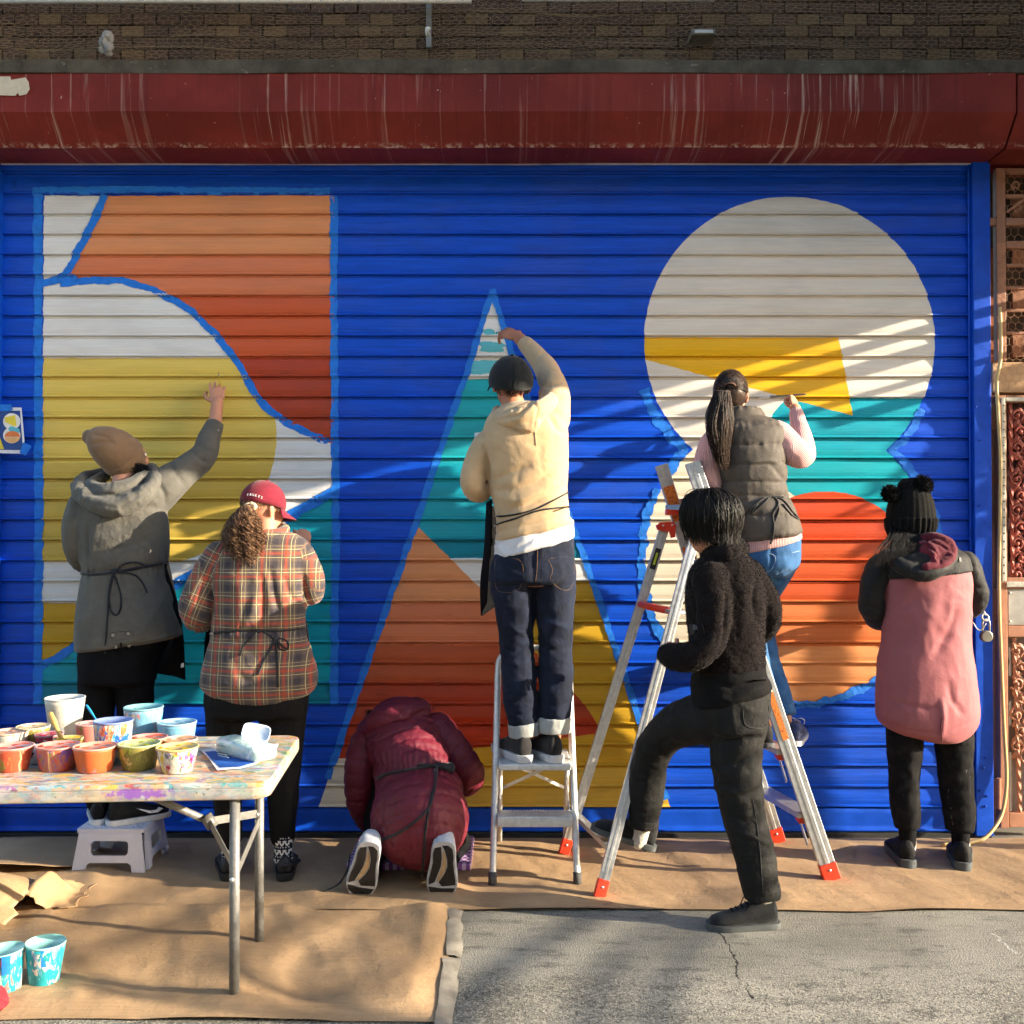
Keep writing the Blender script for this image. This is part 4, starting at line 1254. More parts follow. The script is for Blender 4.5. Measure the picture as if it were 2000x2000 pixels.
def hand_parts(Wp, d, n, thumb=1, curl=(25, 35, 25), scale=1.0, tcurl=0.4):
    """palm, four fingers and a thumb; d towards the fingers, n out of the back of the hand"""
    d, n, s = frame3(d, n); s = s * thumb
    Wp = np.asarray(Wp, float); k = scale
    R = np.stack([d, s, n], 1)
    parts = [ellipsoid(Wp + d * 0.048 * k, (0.052 * k, 0.041 * k, 0.015 * k), R), ellipsoid(Wp + d * 0.02 * k, (0.035 * k, 0.029 * k, 0.016 * k), R)]
    lens = (0.071, 0.080, 0.075, 0.059); lat = (0.032, 0.0105, -0.0105, -0.031); back = (0.084, 0.090, 0.086, 0.076)
    for i in range(4):
        p = Wp + d * back[i] * k * 0.92 + s * lat[i] * k
        ang = math.radians(curl[0] + 5 * i); K = [np.append(p - d * 0.02 * k, 0.0088 * k), np.append(p, 0.0088 * k)]
        sp = s * (0.10 * (1.5 - i) / 1.5)
        for j, frac in enumerate((0.45, 0.32, 0.23)):
            dd = d * math.cos(ang) - n * math.sin(ang) + sp
            p = p + dd * lens[i] * frac * k
            K.append(np.append(p, (0.0082, 0.0076, 0.0066)[j] * k))
            ang += math.radians(curl[min(j + 1, 2)])
        parts.append(limb_w(np.array(K), 10, 3))
    p = Wp + d * 0.018 * k + s * 0.026 * k - n * 0.006 * k
    dirs = [d * 0.62 + s * 0.75 - n * 0.25, d * 0.85 + s * (0.45 - tcurl) - n * 0.4, d * 0.8 + s * (0.1 - tcurl) - n * 0.5]
    K = [np.append(p, 0.0125 * k)]
    for dd, L, r in zip(dirs, (0.042, 0.032, 0.026), (0.0105, 0.0092, 0.0078)):
        p = p + dd / np.linalg.norm(dd) * L * k; K.append(np.append(p, r * k))
    parts.append(limb_w(np.array(K), 10, 3))
    return parts

def head_parts(c, R, k=1.0):
    """skull, jaw, nose, lips, ears; local x right, y face, z up"""
    c = np.asarray(c, float)
    def P(x, y, z): return c + R @ (np.array([x, y, z]) * k)
    rk = lambda *r: tuple(q * k for q in r)
    out = [ellipsoid(P(0, -0.008, 0.022), rk(0.074, 0.095, 0.088), R, 20, 14), ellipsoid(P(0, 0.030, -0.045), rk(0.058, 0.062, 0.072), R), ellipsoid(P(0, 0.045, -0.088), rk(0.034, 0.032, 0.026), R),
           ellipsoid(P(0, 0.098, -0.022), rk(0.013, 0.017, 0.020), R, 10, 8), ellipsoid(P(0, 0.092, -0.005), rk(0.009, 0.012, 0.026), R, 10, 8), ellipsoid(P(0, 0.086, -0.060), rk(0.022, 0.010, 0.009), R, 10, 8), ellipsoid(P(0, 0.074, 0.020), rk(0.048, 0.018, 0.012), R)]
    for s in (-1, 1):
        out.append(ellipsoid(P(0.077 * s, -0.008, -0.018), rk(0.008, 0.018, 0.030), R @ eul(0, 8 * s, 18 * s), 10, 8))
        out.append(ellipsoid(P(0.080 * s, -0.012, -0.004), rk(0.006, 0.015, 0.016), R @ eul(0, 0, 25 * s), 10, 8))
        out.append(ellipsoid(P(0.042 * s, 0.058, -0.030), rk(0.026, 0.026, 0.026), R))
    return out

def add_eyes(body, c, R, k=1.0):
    for s in (-1, 1):
        v, f = ellipsoid(np.asarray(c) + R @ (np.array([0.031 * s, 0.076, 0.004]) * k), (0.011, 0.011, 0.011), n=12, m=8)
        adopt(mesh_obj("eye", v, f, plain("eye_white", (0.75, 0.73, 0.70), 0.2)), body)
        v, f = ellipsoid(np.asarray(c) + R @ (np.array([0.031 * s, 0.0835, 0.004]) * k), (0.0052, 0.0045, 0.0052), n=10, m=6)
        adopt(mesh_obj("iris", v, f, plain("iris_brown", (0.03, 0.015, 0.01), 0.2)), body)

def person_body(label, main, fine, mat, loc):
    V, N, Fc = remesh(main, 0.009, 3)
    m = MB().add(V, Fc)
    if fine:
        V2, N2, F2 = remesh(fine, 0.0034, 2, 0.4)
        m.add(V2, F2)
    o = m.build("person", mat, None, smooth=True)
    tag(o, label, "person", "people painting the mural")
    return o

def strand_mesh(lines, r0, r1, sides=3):
    V, Fc = [], []; n = 0
    a = np.linspace(0, 2 * math.pi, sides, endpoint=False)
    for P in lines:
        P = np.asarray(P, float); m = len(P)
        T, S, U = frames(P)
        t = np.linspace(0, 1, m)
        R = r0 * (1 - t) + r1 * t
        ring = P[:, None, :] + R[:, None, None] * (np.cos(a)[None, :, None] * S[:, None, :] + np.sin(a)[None, :, None] * U[:, None, :])
        V.append(ring.reshape(-1, 3))
        for i in range(m - 1):
            for j in range(sides):
                k = (j + 1) % sides
                Fc.append((n + i * sides + j, n + i * sides + k, n + (i + 1) * sides + k, n + (i + 1) * sides + j))
        n += m * sides
    return np.concatenate(V), Fc

def hair_mat(name, c, c2, rough=0.38):
    M = Mat(name, rough, 0.32); p = M.pos()
    M.base(M.mix(c, c2, M.noise(M.scaled(p, (90, 90, 12)), 1.0, 2, 0.6).smooth(0.35, 0.7)))
    return M.m
HAIR_BLACK = hair_mat("hair_black", (0.0035, 0.003, 0.003), (0.013, 0.010, 0.008), 0.5)
HAIR_DARK = hair_mat("hair_dark_brown", (0.016, 0.010, 0.008), (0.060, 0.034, 0.022))
HAIR_CURLY = hair_mat("hair_chestnut", (0.085, 0.040, 0.020), (0.24, 0.135, 0.07), 0.45)

def cap_hair(c, R, k, rng, n=420, reach=(60, 125), lift=1.04, jitter=0.02, m=9, start=(2, 45)):
    """strands lying over the skull from the crown outwards"""
    lines = []
    for i in range(n):
        az = rng.uniform(0, 2 * math.pi)
        a0 = math.radians(rng.uniform(*start)); a1 = math.radians(rng.uniform(*reach))
        j = rng.gauss(0, jitter); da = rng.gauss(0, 0.16)
        L = []
        for t in np.linspace(0, 1, m):
            a = a0 + (a1 - a0) * t
            s = lift + j + 0.02 * rng.random()
            x = math.sin(a) * math.cos(az + da * t); y = math.sin(a) * math.sin(az + da * t); z = math.cos(a)
            L.append(np.asarray(c) + R @ (np.array([0.080 * x, 0.102 * y - 0.006, 0.100 * z + 0.018]) * k * s))
        lines.append(L)
    return lines

# shoe ------------------------------------------------------------
_ST = [(0.0, 0.022, 0.085), (0.012, 0.0315, 0.108), (0.045, 0.0365, 0.104), (0.080, 0.0375, 0.108), (0.115, 0.0400, 0.098), (0.150, 0.0440, 0.080), (0.190, 0.0475, 0.066), (0.225, 0.0455, 0.056), (0.250, 0.036, 0.047), (0.264, 0.022, 0.037)]
def shoe(parent, heel, yaw, up_mat, sole_mat, scale=1.0, pitch=0.0, roll=0.0, sole_h=0.024, R=None, laces=None, wide=1.0, name="shoe", low=1.0):
    R = R if R is not None else eul(0, 0, yaw) @ eul(0, -pitch, 0) @ eul(roll, 0, 0)
    heel = np.asarray(heel, float)
    def T(v): return (np.asarray(v) * np.array([1, wide, 1]) * scale) @ R.T + heel
    S = catmull(np.array(_ST), 3)
    a = np.linspace(0, 2 * math.pi, 18, endpoint=False)
    rings = []
    for x, hw, tp in S:
        tp = sole_h * 0.6 + (tp - sole_h * 0.6) * low
        cz = (tp + sole_h * 0.6) / 2; hz2 = (tp - sole_h * 0.6) / 2
        cy_ = np.sign(np.cos(a)) * np.abs(np.cos(a)) ** 0.75; sz = np.sign(np.sin(a)) * np.abs(np.sin(a)) ** 0.85
        w = hw * (1 - 0.22 * np.clip(sz, 0, 1))
        rings.append(np.stack([np.full(18, x), w * cy_, cz + hz2 * sz], 1))
    v, f = loft(rings)
    o = mesh_obj(name, T(v), f, up_mat); adopt(o, parent)
    rs = []
    for x, hw, tp in S:
        w = hw + 0.0045; xx = x + (-0.006 if x < 0.01 else (0.006 if x > 0.255 else 0))
        rs.append(np.array([(xx, -w * 0.94, 0), (xx, w * 0.94, 0), (xx, w, sole_h * 0.4), (xx, w * 0.99, sole_h), (xx, -w * 0.99, sole_h), (xx, -w, sole_h * 0.4)]))
    for first in (True, False):
        q = (rs[0] if first else rs[-1]).copy(); q[:, 1] *= 0.62; q[:, 0] += -0.006 if first else 0.006
        q2 = q.copy(); q2[:, 1] *= 0.5; q2[:, 0] += -0.002 if first else 0.002
        rs = ([q2, q] + rs) if first else (rs + [q, q2])
    v, f = loft(rs)
    so = mesh_obj("sole", T(v), f, sole_mat, None, True); so.parent = o
    em = so.modifiers.new("es", 'EDGE_SPLIT'); em.split_angle = math.radians(40)
    if laces is not None:
        for i in range(4):
            x = 0.118 + i * 0.019; h = np.interp(x, [s[0] for s in _ST], [s[2] for s in _ST]) * low + 0.002
            w = 0.020
            v, f = tube(T([(x, -w, h - 0.006), (x + 0.004, -w * 0.4, h), (x + 0.004, w * 0.4, h), (x, w, h - 0.006)]), 0.0028 * scale, 6)
            l = mesh_obj("lace", v, f, laces); l.parent = o
        for sg in (-1, 1):
            P = [(0.110, 0, 0.106 * low), (0.10, 0.02 * sg, 0.116 * low), (0.118, 0.038 * sg, 0.104 * low), (0.13, 0.034 * sg, 0.080 * low)]
            v, f = tube(T(catmull(np.array(P), 4)), 0.0022 * scale, 6)
            l = mesh_obj("lace", v, f, laces); l.parent = o
    return o, T

def sheet_grid(name, rows, mat, parent, th=0.003, sub=4):
    """hanging cloth panel; rows of (x, y, Y) photo points, equal length"""
    G = np.array([[at(*q) for q in r] for r in rows])
    G = np.array([catmull(G[i], sub) for i in range(len(G))])
    G = np.array([catmull(G[:, j], sub) for j in range(G.shape[1])]).transpose(1, 0, 2)
    nr, nc = G.shape[:2]
    V = G.reshape(-1, 3)
    V = V + np.stack([0 * V[:, 0], 0.005 * vnoise(V * 9), 0 * V[:, 0]], 1)
    f = [(i * nc + j, i * nc + j + 1, (i + 1) * nc + j + 1, (i + 1) * nc + j) for i in range(nr - 1) for j in range(nc - 1)]
    o = mesh_obj(name, V, f, mat)
    s = o.modifiers.new("solid", 'SOLIDIFY'); s.thickness = th
    adopt(o, parent); return o

def cap(parent, c, R, rad, mat, brim=True, brim_len=0.075, back_open=False, name="cap", depth=0.9, ring_y=0.0):
    """baseball cap: six-panel dome, brim, button; local y towards the face"""
    c = np.asarray(c, float)
    n, mrows = 36, 12
    V = []
    for i in range(mrows + 1):
        th = math.pi * 0.56 * i / mrows
        for j in range(n):
            ph = 2 * math.pi * j / n
            seam = 1.0 - 0.012 * max(0, math.cos(ph * 6)) ** 8
            x, y, z = rad[0] * math.sin(th) * math.cos(ph) * seam, rad[1] * math.sin(th) * math.sin(ph) * seam, rad[2] * math.cos(th)
            V.append((x, y, z))
    V = np.array(V) @ R.T + c
    f = [(i * n + j, (i + 1) * n + j, (i + 1) * n + (j + 1) % n, i * n + (j + 1) % n) for i in range(mrows) for j in range(n)]
    dome = mesh_obj(name, V, f, mat)
    s = dome.modifiers.new("solid", 'SOLIDIFY'); s.thickness = 0.003
    adopt(dome, parent)
    v, f = ellipsoid(c + R @ np.array([0, 0, rad[2] + 0.002]), (0.008, 0.008, 0.005), R, 10, 6)
    b = mesh_obj("button", v, f, mat); b.parent = dome
    if brim:
        rows = []
        for t in np.linspace(0, 1, 7):
            row = []
            for a in np.linspace(-62, 62, 17):
                ar = math.radians(a)
                r = 1.0 + t * brim_len / rad[1] * (math.cos(ar * 1.25) ** 0.7 if abs(a) < 70 else 0)
                row.append((rad[0] * 0.985 * math.sin(ar) * (1 + 0.12 * t), rad[1] * 0.985 * math.cos(ar) * r, rad[2] * math.cos(math.pi * 0.55) - 0.020 * t - 0.022 * (math.sin(ar) ** 2) * (0.3 + t)))
            rows.append(row)
        G = np.array(rows).reshape(-1, 3) @ R.T + c
        f = [(i * 17 + j, i * 17 + j + 1, (i + 1) * 17 + j + 1, (i + 1) * 17 + j) for i in range(6) for j in range(16)]
        br = mesh_obj("brim", G, f, mat); s = br.modifiers.new("solid", 'SOLIDIFY'); s.thickness = 0.004
        br.parent = dome
    return dome

def quilt(y_lines, amp, power=0.5, Yref=None):
    """puffed baffles between stitch lines given as heights in the photo at depth Yref"""
    zs = sorted([at(1000, y, Yref)[2] for y in y_lines])
    def f(V, N):
        z = V[:, 2] + 0.012 * vnoise(V * 5.0 + 3) + 0.004 * vnoise(V * 16.0)
        off = np.zeros(len(V))
        for a, b in zip(zs[:-1], zs[1:]):
            m = (z >= a) & (z < b)
            t = (z[m] - a) / (b - a)
            off[m] = amp * np.sin(math.pi * t) ** power
        pk = 0.0025 * ridged(V * [38, 38, 16] + 5)
        near = np.ones(len(V)) * 1e9
        for a in zs: near = np.minimum(near, np.abs(z - a))
        return off + pk * np.exp(-(near / 0.022) ** 2) * 1.3
    return f

# ================================================================== PEOPLE
GREY_TWILL = cloth("grey_twill", lin((88, 86, 80)), 0.12, 0.85, 10, 500, 0.3, 0.1)
# -------------------------------------------------- person in the grey hooded jacket, on the step stool
Y1 = 4.61
hc = at(247, 896, 4.66); hR = eul(0, 0, -40) @ eul(14, 0, 0)
main = head_parts(hc, hR, 0.97) + [limb([(236, 960, 4.62, 21), (246, 915, 4.645, 21)]),
    trunk([(970, 175, 295, Y1, 0.14), (1030, 170, 312, Y1, 0.17), (1117, 176, 308, Y1, 0.16), (1210, 172, 305, Y1, 0.18), (1280, 182, 292, Y1, 0.17)]),
    limb([(165, 985, 4.60, 20), (152, 1040, 4.59, 18), (156, 1085, 4.61, 16), (172, 1103, 4.71, 14), (205, 1093, 4.84, 11)]),
    limb([(300, 965, 4.62, 24), (350, 932, 4.68, 20), (392, 897, 4.75, 17), (412, 850, 4.82, 14), (421, 826, 4.85, 12)]),
    limb([(195, 1270, Y1, 30), (191, 1400, Y1, 23), (194, 1500, 4.60, 18), (196, 1580, 4.60, 14)]), limb([(262, 1270, Y1, 26), (260, 1400, Y1, 22), (250, 1500, Y1, 18), (244, 1580, 4.62, 14)])]
wr = at(424, 788, 4.90)
fine = [limb([(419, 834, 4.845, 13.5), (422, 810, 4.875, 12.5), (424.5, 785, 4.902, 11.5)])] + hand_parts(wr, at(424, 735, 4.955) - wr, (0.15, -1.0, 0.25), -1, (10, 22, 20), 0.92, 0.25) + hand_parts(at(205, 1093, 4.84), (0.8, 0.3, 0.3), (0, -0.3, 1), 1, (30, 40, 30), 0.9)
pA = person_body("person in grey hooded jacket and tan beanie reaching up from the step stool", main, fine, SKIN, None)
add_eyes(pA, hc, hR, 0.97)
jk = garment("jacket", [
    trunk([(958, 182, 292, 4.62, .15), (982, 150, 320, Y1, .21), (1030, 150, 327, Y1, .25), (1085, 158, 327, Y1, .25), (1117, 164, 322, Y1, .235), (1150, 158, 330, Y1, .25), (1200, 150, 342, 4.60, .27), ((1272, 1240), 149, 355, 4.60, .28)]),
    limb([(162, 985, 4.60, 28), (147, 1030, 4.58, 25), (151, 1075, 4.60, 24), (170, 1100, 4.70, 22), (204, 1093, 4.83, 17)]),
    limb([(292, 975, 4.61, 40), (325, 948, 4.64, 36), (360, 920, 4.69, 29), (395, 892, 4.75, 26), (409, 855, 4.81, 21), (421, 826, 4.85, 17.5)], round1=False)],
    GREY_TWILL, pA, 0.0075, 4, 0.0032, 10, folds=[([(330, 905), (352, 935), (362, 950)], 6, -0.010), ([(372, 880), (392, 898), (410, 905)], 4, -0.008), ([(385, 868), (405, 880), (418, 882)], 4, -0.008), ([(300, 930), (322, 965), (324, 990)], 5, -0.009), ([(180, 1060), (250, 1040), (320, 1000)], 8, 0.006), ([(185, 1085), (250, 1068), (322, 1040)], 6, -0.005), ([(168, 1020), (172, 1070), (176, 1100)], 4, -0.010), ([(236, 1005), (238, 1060), (236, 1100)], 2.5, -0.003), ([(262, 1260), (300, 1200), (330, 1150)], 7, 0.005), ([(152, 1262), (250, 1262), (352, 1226)], 2.2, -0.004)],
    extra=lambda V, N: 0.0035 * np.sin(proj(V)[0] * 0.75 + 3 * vnoise(V * 20)) * np.exp(-((proj(V)[1] - (1112 - (proj(V)[0] - 240) * 0.12)) / 13) ** 2) - 0.006 * np.exp(-((proj(V)[1] - (1112 - (proj(V)[0] - 240) * 0.12)) / 7) ** 2), seed=2)
T_A = bvh(jk)
hood = garment("hood", [limb([(196, 925, 4.74, 11), (163, 940, 4.66, 15), (160, 962, 4.55, 16), (190, 984, 4.485, 17), (235, 990, 4.465, 19), (282, 966, 4.495, 17), (304, 935, 4.58, 14), (296, 915, 4.68, 11)]),
    ellipsoid(at(228, 972, 4.52), (0.135, 0.06, 0.062), eul(0, -8, 0)), limb([(205, 930, 4.70, 10), (178, 948, 4.60, 12), (200, 958, 4.53, 14), (245, 952, 4.52, 15), (285, 930, 4.60, 12)]), limb([(146, 948, 4.60, 9), (156, 972, 4.53, 11), (176, 988, 4.50, 10)])],
    GREY_TWILL, pA, 0.006, 3, 0.0045, 16, folds=[([(165, 965), (225, 965), (285, 938)], 4, -0.014), ([(175, 985), (235, 992), (290, 955)], 3, -0.004)], seed=5)
TREE = bvh(jk, hood)
zz = lambda t: at(1000, t, Y1)[2]
for a, b_ in (((178, 935), (230, 930)),): pass
CORD = cloth("cord_navy", (0.012, 0.014, 0.022), 0.2)
tie = rope("apron_tie", T_A, [(160, 1120), (190, 1122), (225, 1118), (262, 1110), (300, 1103), (322, 1098)], 4.49, 0.0055, CORD, pA)
rope("apron_tie", T_A, [(222, 1118), (214, 1150), (211, 1200), (208, 1240), (205, 1276)], 4.48, 0.004, CORD, pA)
rope("apron_tie", T_A, [(224, 1120), (216, 1150), (214, 1180), (222, 1200), (234, 1196), (237, 1165), (228, 1135), (222, 1120)], 4.48, 0.004, CORD, pA)
rope("apron_tie", T_A, [(224, 1120), (240, 1103), (262, 1098), (282, 1104), (266, 1112), (230, 1118)], 4.47, 0.004, CORD, pA)
rope("apron_tie", T_A, [(230, 1118), (262, 1122), (278, 1138), (287, 1158)], 4.48, 0.004, CORD, pA)
v, f = ellipsoid(snap(T_A, 223, 1118, 4.48, 0.006), (0.016, 0.010, 0.012)); adopt(mesh_obj("knot", v, f, CORD), pA)
SNAP = plain("snap_metal", lin((150, 146, 138)), 0.35, 0.5, 0.8)
for (sx, sy) in ((221, 1241), (251, 1238), (227, 1263), (252, 1260), (425, 841)):
    v, f = ellipsoid(snap(T_A, sx, sy, 4.47, 0.003), (0.0075, 0.004, 0.0075), n=12, m=6); adopt(mesh_obj("snap_button", v, f, SNAP), pA)
stitch("seam", T_A, [(216, 1235), (256, 1232), (258, 1246), (217, 1249), (216, 1235)], 4.47, GREY_TWILL, pA, 0.002)
stitch("vent", T_A, [(236, 1278), (237, 1264), (236, 1255)], 4.47, BLACK_CLOTH, pA, 0.0035)
sheet_grid("apron", [[(320, 1090, 4.60), (327, 1088, 4.68), (318, 1088, 4.78), (260, 1088, 4.84)], [(326, 1150, 4.60), (340, 1150, 4.68), (325, 1150, 4.80), (262, 1150, 4.86)], [(340, 1235, 4.58), (356, 1235, 4.66), (335, 1235, 4.80), (270, 1235, 4.86)], [(318, 1306, 4.62), (361, 1328, 4.66), (335, 1320, 4.80), (280, 1312, 4.84)]], BLACK_CLOTH, pA)
decal("care_tag", bvh(pA), [(354, 1296), (359, 1294), (359, 1303), (353, 1304)], 4.60, plain("tag_white", lin((230, 230, 230)), 0.7), pA)
NAVY_TR = cloth("black_trouser", (0.0045, 0.0045, 0.006), 0.3, 0.9, sheen=0.0, spec=0.12)
tr = garment("trousers", [trunk([(1250, 158, 330, Y1, .24), (1290, 155, 308, Y1, .26), (1330, 160, 300, Y1, .25)]), limb([(193, 1290, Y1, 38), (190, 1400, Y1, 31), (192, 1500, 4.60, 27), (194, 1567, 4.60, 24)]), limb([(266, 1290, Y1, 38), (262, 1400, Y1, 32), (252, 1500, Y1, 27), (246, 1566, 4.62, 24)])], NAVY_TR, pA, 0.009, 4, 0.005, 9, seed=9)
TAN_KNIT = cloth("tan_knit", lin((124, 100, 78)), 0.1, 0.9, 12, 300, 0.2, 0.2)
be = garment("beanie", [limb([(252, 902, 4.67, 36), (240, 892, 4.645, 41), (222, 878, 4.615, 42), (202, 865, 4.59, 36), (184, 856, 4.58, 25), (175, 853, 4.578, 15)], n=24)], TAN_KNIT, pA, 0.006, 4, 0.002, 8, folds=[([(176, 868), (200, 862), (226, 866)], 4, -0.010), ([(178, 848), (205, 852), (220, 862)], 4, -0.009)], extra=lambda V, N: 0.0005 * np.sin(V[:, 2] * 900), seed=3)
cu = garment("cuff", [limb([(258, 906, 4.685, 36), (250, 901, 4.672, 41), (239, 892, 4.648, 44), (233, 887, 4.635, 43.5)], n=24, round0=False, round1=False)], TAN_KNIT, pA, 0.006, 3, 0.001, 8)
cu.parent = be; cu.matrix_parent_inverse = Matrix.Identity(4)
rng = random.Random(5)
lines = []
for i in range(120):
    p = at(268 + rng.uniform(-14, 12), 908 + rng.uniform(-4, 6), 4.64 + rng.uniform(-0.05, 0.05))
    e = p + np.array([rng.uniform(0.0, 0.09), rng.uniform(-0.02, 0.03), -rng.uniform(0.03, 0.09)])
    lines.append([p, (p + e) / 2 + np.array([0.012, 0, 0.006]), e])
v, f = strand_mesh(lines, 0.0022, 0.0008); adopt(mesh_obj("hair", v, f, HAIR_BLACK), pA)
BLACK_SHOE = cloth("black_mesh_shoe", (0.008, 0.008, 0.009), 0.3, 0.7, 20, 700, 0.3, 0.0)
SOLE_WHITE = plain("sole_white", lin((205, 205, 205)), 0.6, 0.3, 0, 0.1, 40)
STZ = at(200, 1612, 4.52)[2]
shoe(pA, (at(192, 1608, 4.53)[0], 4.53, STZ), 112, BLACK_SHOE, SOLE_WHITE, 0.95)
sh, TT = shoe(pA, (at(213, 1608, 4.52)[0], 4.52, STZ), 38, BLACK_SHOE, SOLE_WHITE, 0.98)
pts = [(0.075, 0.048), (0.10, 0.034), (0.14, 0.036), (0.20, 0.066), (0.135, 0.047), (0.105, 0.046), (0.095, 0.056)]
P = np.array([(0.25 - (a_ - 0.05) * 0.95, -0.046, b_) for a_, b_ in pts])
hwf = np.interp(P[:, 0], [s[0] for s in _ST], [s[1] for s in _ST]); P[:, 1] = -hwf - 0.0015
v = np.concatenate([TT(P), TT(P + [0, 0.006, 0])]); nn = len(pts)
f = [tuple(range(nn))] + [(i, i + nn, (i + 1) % nn + nn, (i + 1) % nn) for i in range(nn)]
sw = mesh_obj("side_mark", v, f, plain("mark_white", lin((235, 235, 235)), 0.5), None, False); sw.parent = sh
# -------------------------------------------------- person in the plaid shirt and maroon cap
Y2 = 4.42
def plaid_material():
    M = Mat("plaid_flannel", 0.9, 0.2)
    a = M.node("ShaderNodeAttribute"); a.attribute_name = "fuv"
    u, v, _ = M.xyz(a.outputs["Vector"])
    n = (M.noise(M.pos(), 8.0, 2, 0.5) - 0.5) * 0.006
    u = u + n; v = v + n
    PER = 0.098
    def stripes(t):
        f = (t / PER).frac()
        def line(c, w): return (f - c).abs().smooth(w, w * 0.55)
        red = line(0.28, 0.050).mx(line(0.28, 0.13) * 0.30)
        cream = line(0.10, 0.016).mx(line(0.46, 0.016)).mx(line(0.60, 0.012) * 0.6)
        navy = line(0.80, 0.16)
        return red, cream, navy
    ru, cu_, nu = stripes(u); rv, cv, nv = stripes(v)
    thr = M.noise(M.scaled(a.outputs["Vector"], (700, 700, 1)), 1.0, 1, 0.5)
    base = lin((80, 71, 70)); navy = lin((40, 40, 52)); red = lin((178, 68, 44)); cream = lin((196, 182, 132))
    c = M.mix(base, navy, (nu * nv) * 0.55)
    c = M.mix(c, lin((112, 92, 74)), (nu.inv() * nv.inv()) * 0.4)
    c = M.mix(c, red, ru * 0.62); c = M.mix(c, red, rv * 0.62)
    c = M.mix(c, cream, cu_ * 0.72); c = M.mix(c, cream, cv * 0.72)
    c = M.mix(c, lin((60, 54, 54)), thr.smooth(0.5, 0.8) * 0.3)
    M.base(c)
    M.b.inputs["Sheen Weight"].default_value = 0.2
    M.bump(M.noise(M.pos(), 40.0, 2, 0.6, 0.5), 0.25, 0.01)
    return M.m
PLAID = plaid_material()
def set_fuv(o, bones):
    """cloth directions: sleeves run along their bones, the rest along body width and height"""
    n = len(o.data.vertices)
    V = np.empty(n * 3); o.data.vertices.foreach_get("co", V); V = V.reshape(-1, 3)
    N = np.empty(n * 3); o.data.vertices.foreach_get("normal", N); N = N.reshape(-1, 3)
    ang = np.arctan2(V[:, 0] - V[:, 0].mean(), -(V[:, 1] - Y2 - 0.15))
    uv = np.stack([V[:, 0], V[:, 2], 0 * V[:, 0]], 1)
    best = np.full(n, 1e9)
    for a, b, r in bones:
        a, b = np.asarray(a), np.asarray(b); d = b - a; L = np.linalg.norm(d); d = d / L
        t = np.clip((V - a) @ d, 0, L)
        dist = np.linalg.norm(V - a - t[:, None] * d, axis=1)
        s = np.cross(d, [0, 1, 0]); s /= np.linalg.norm(s)
        m = (dist < r) & (dist < best)
        best[m] = dist[m]
        uv[m] = np.stack([(V[m] - a) @ s + 0.03, (V[m] - a) @ d + 0.02, 0 * t[m]], 1)
    at_ = o.data.attributes.new("fuv", 'FLOAT_VECTOR', 'POINT')
    at_.data.foreach_set("vector", uv.ravel())

hc = at(515, 990, 4.46); hR = eul(0, 0, -42) @ eul(-6, 0, 0)
wr = at(595, 1062, 4.70)
main = head_parts(hc, hR, 0.97) + [limb([(520, 1050, 4.43, 21), (520, 1010, 4.45, 20)]),
    trunk([(1060, 440, 590, Y2, .13), (1120, 425, 590, Y2, .18), (1226, 430, 582, Y2, .18), (1330, 415, 600, Y2, .22)]),
    limb([(428, 1085, 4.41, 22), (402, 1135, 4.40, 20), (390, 1190, 4.42, 18), (422, 1190, 4.62, 14), (460, 1160, 4.76, 11)]),
    limb([(590, 1088, 4.42, 22), (606, 1130, 4.43, 19), (604, 1160, 4.47, 17), (601, 1120, 4.58, 14), (597, 1078, 4.68, 11)]),
    limb([(452, 1330, Y2, 44), (444, 1450, Y2, 29), (446, 1560, 4.41, 20), (450, 1680, 4.40, 15)]), limb([(556, 1330, Y2, 44), (555, 1450, 4.43, 30), (553, 1560, 4.42, 20), (552, 1680, 4.42, 15)])]
fine = [limb([(599, 1092, 4.66, 12), (595, 1060, 4.702, 11.5)])] + hand_parts(wr, at(586, 1008, 4.80) - wr, (0.3, -0.9, 0.3), -1, (35, 45, 30), 0.9, 0.3) + hand_parts(at(460, 1160, 4.76), (0.3, 0.7, 0.4), (-0.5, -0.5, 0.5), 1, (30, 40, 30), 0.9)
pB = person_body("person in plaid flannel shirt and maroon cap with a long curly ponytail", main, fine, SKIN, None)
add_eyes(pB, hc, hR, 0.97)
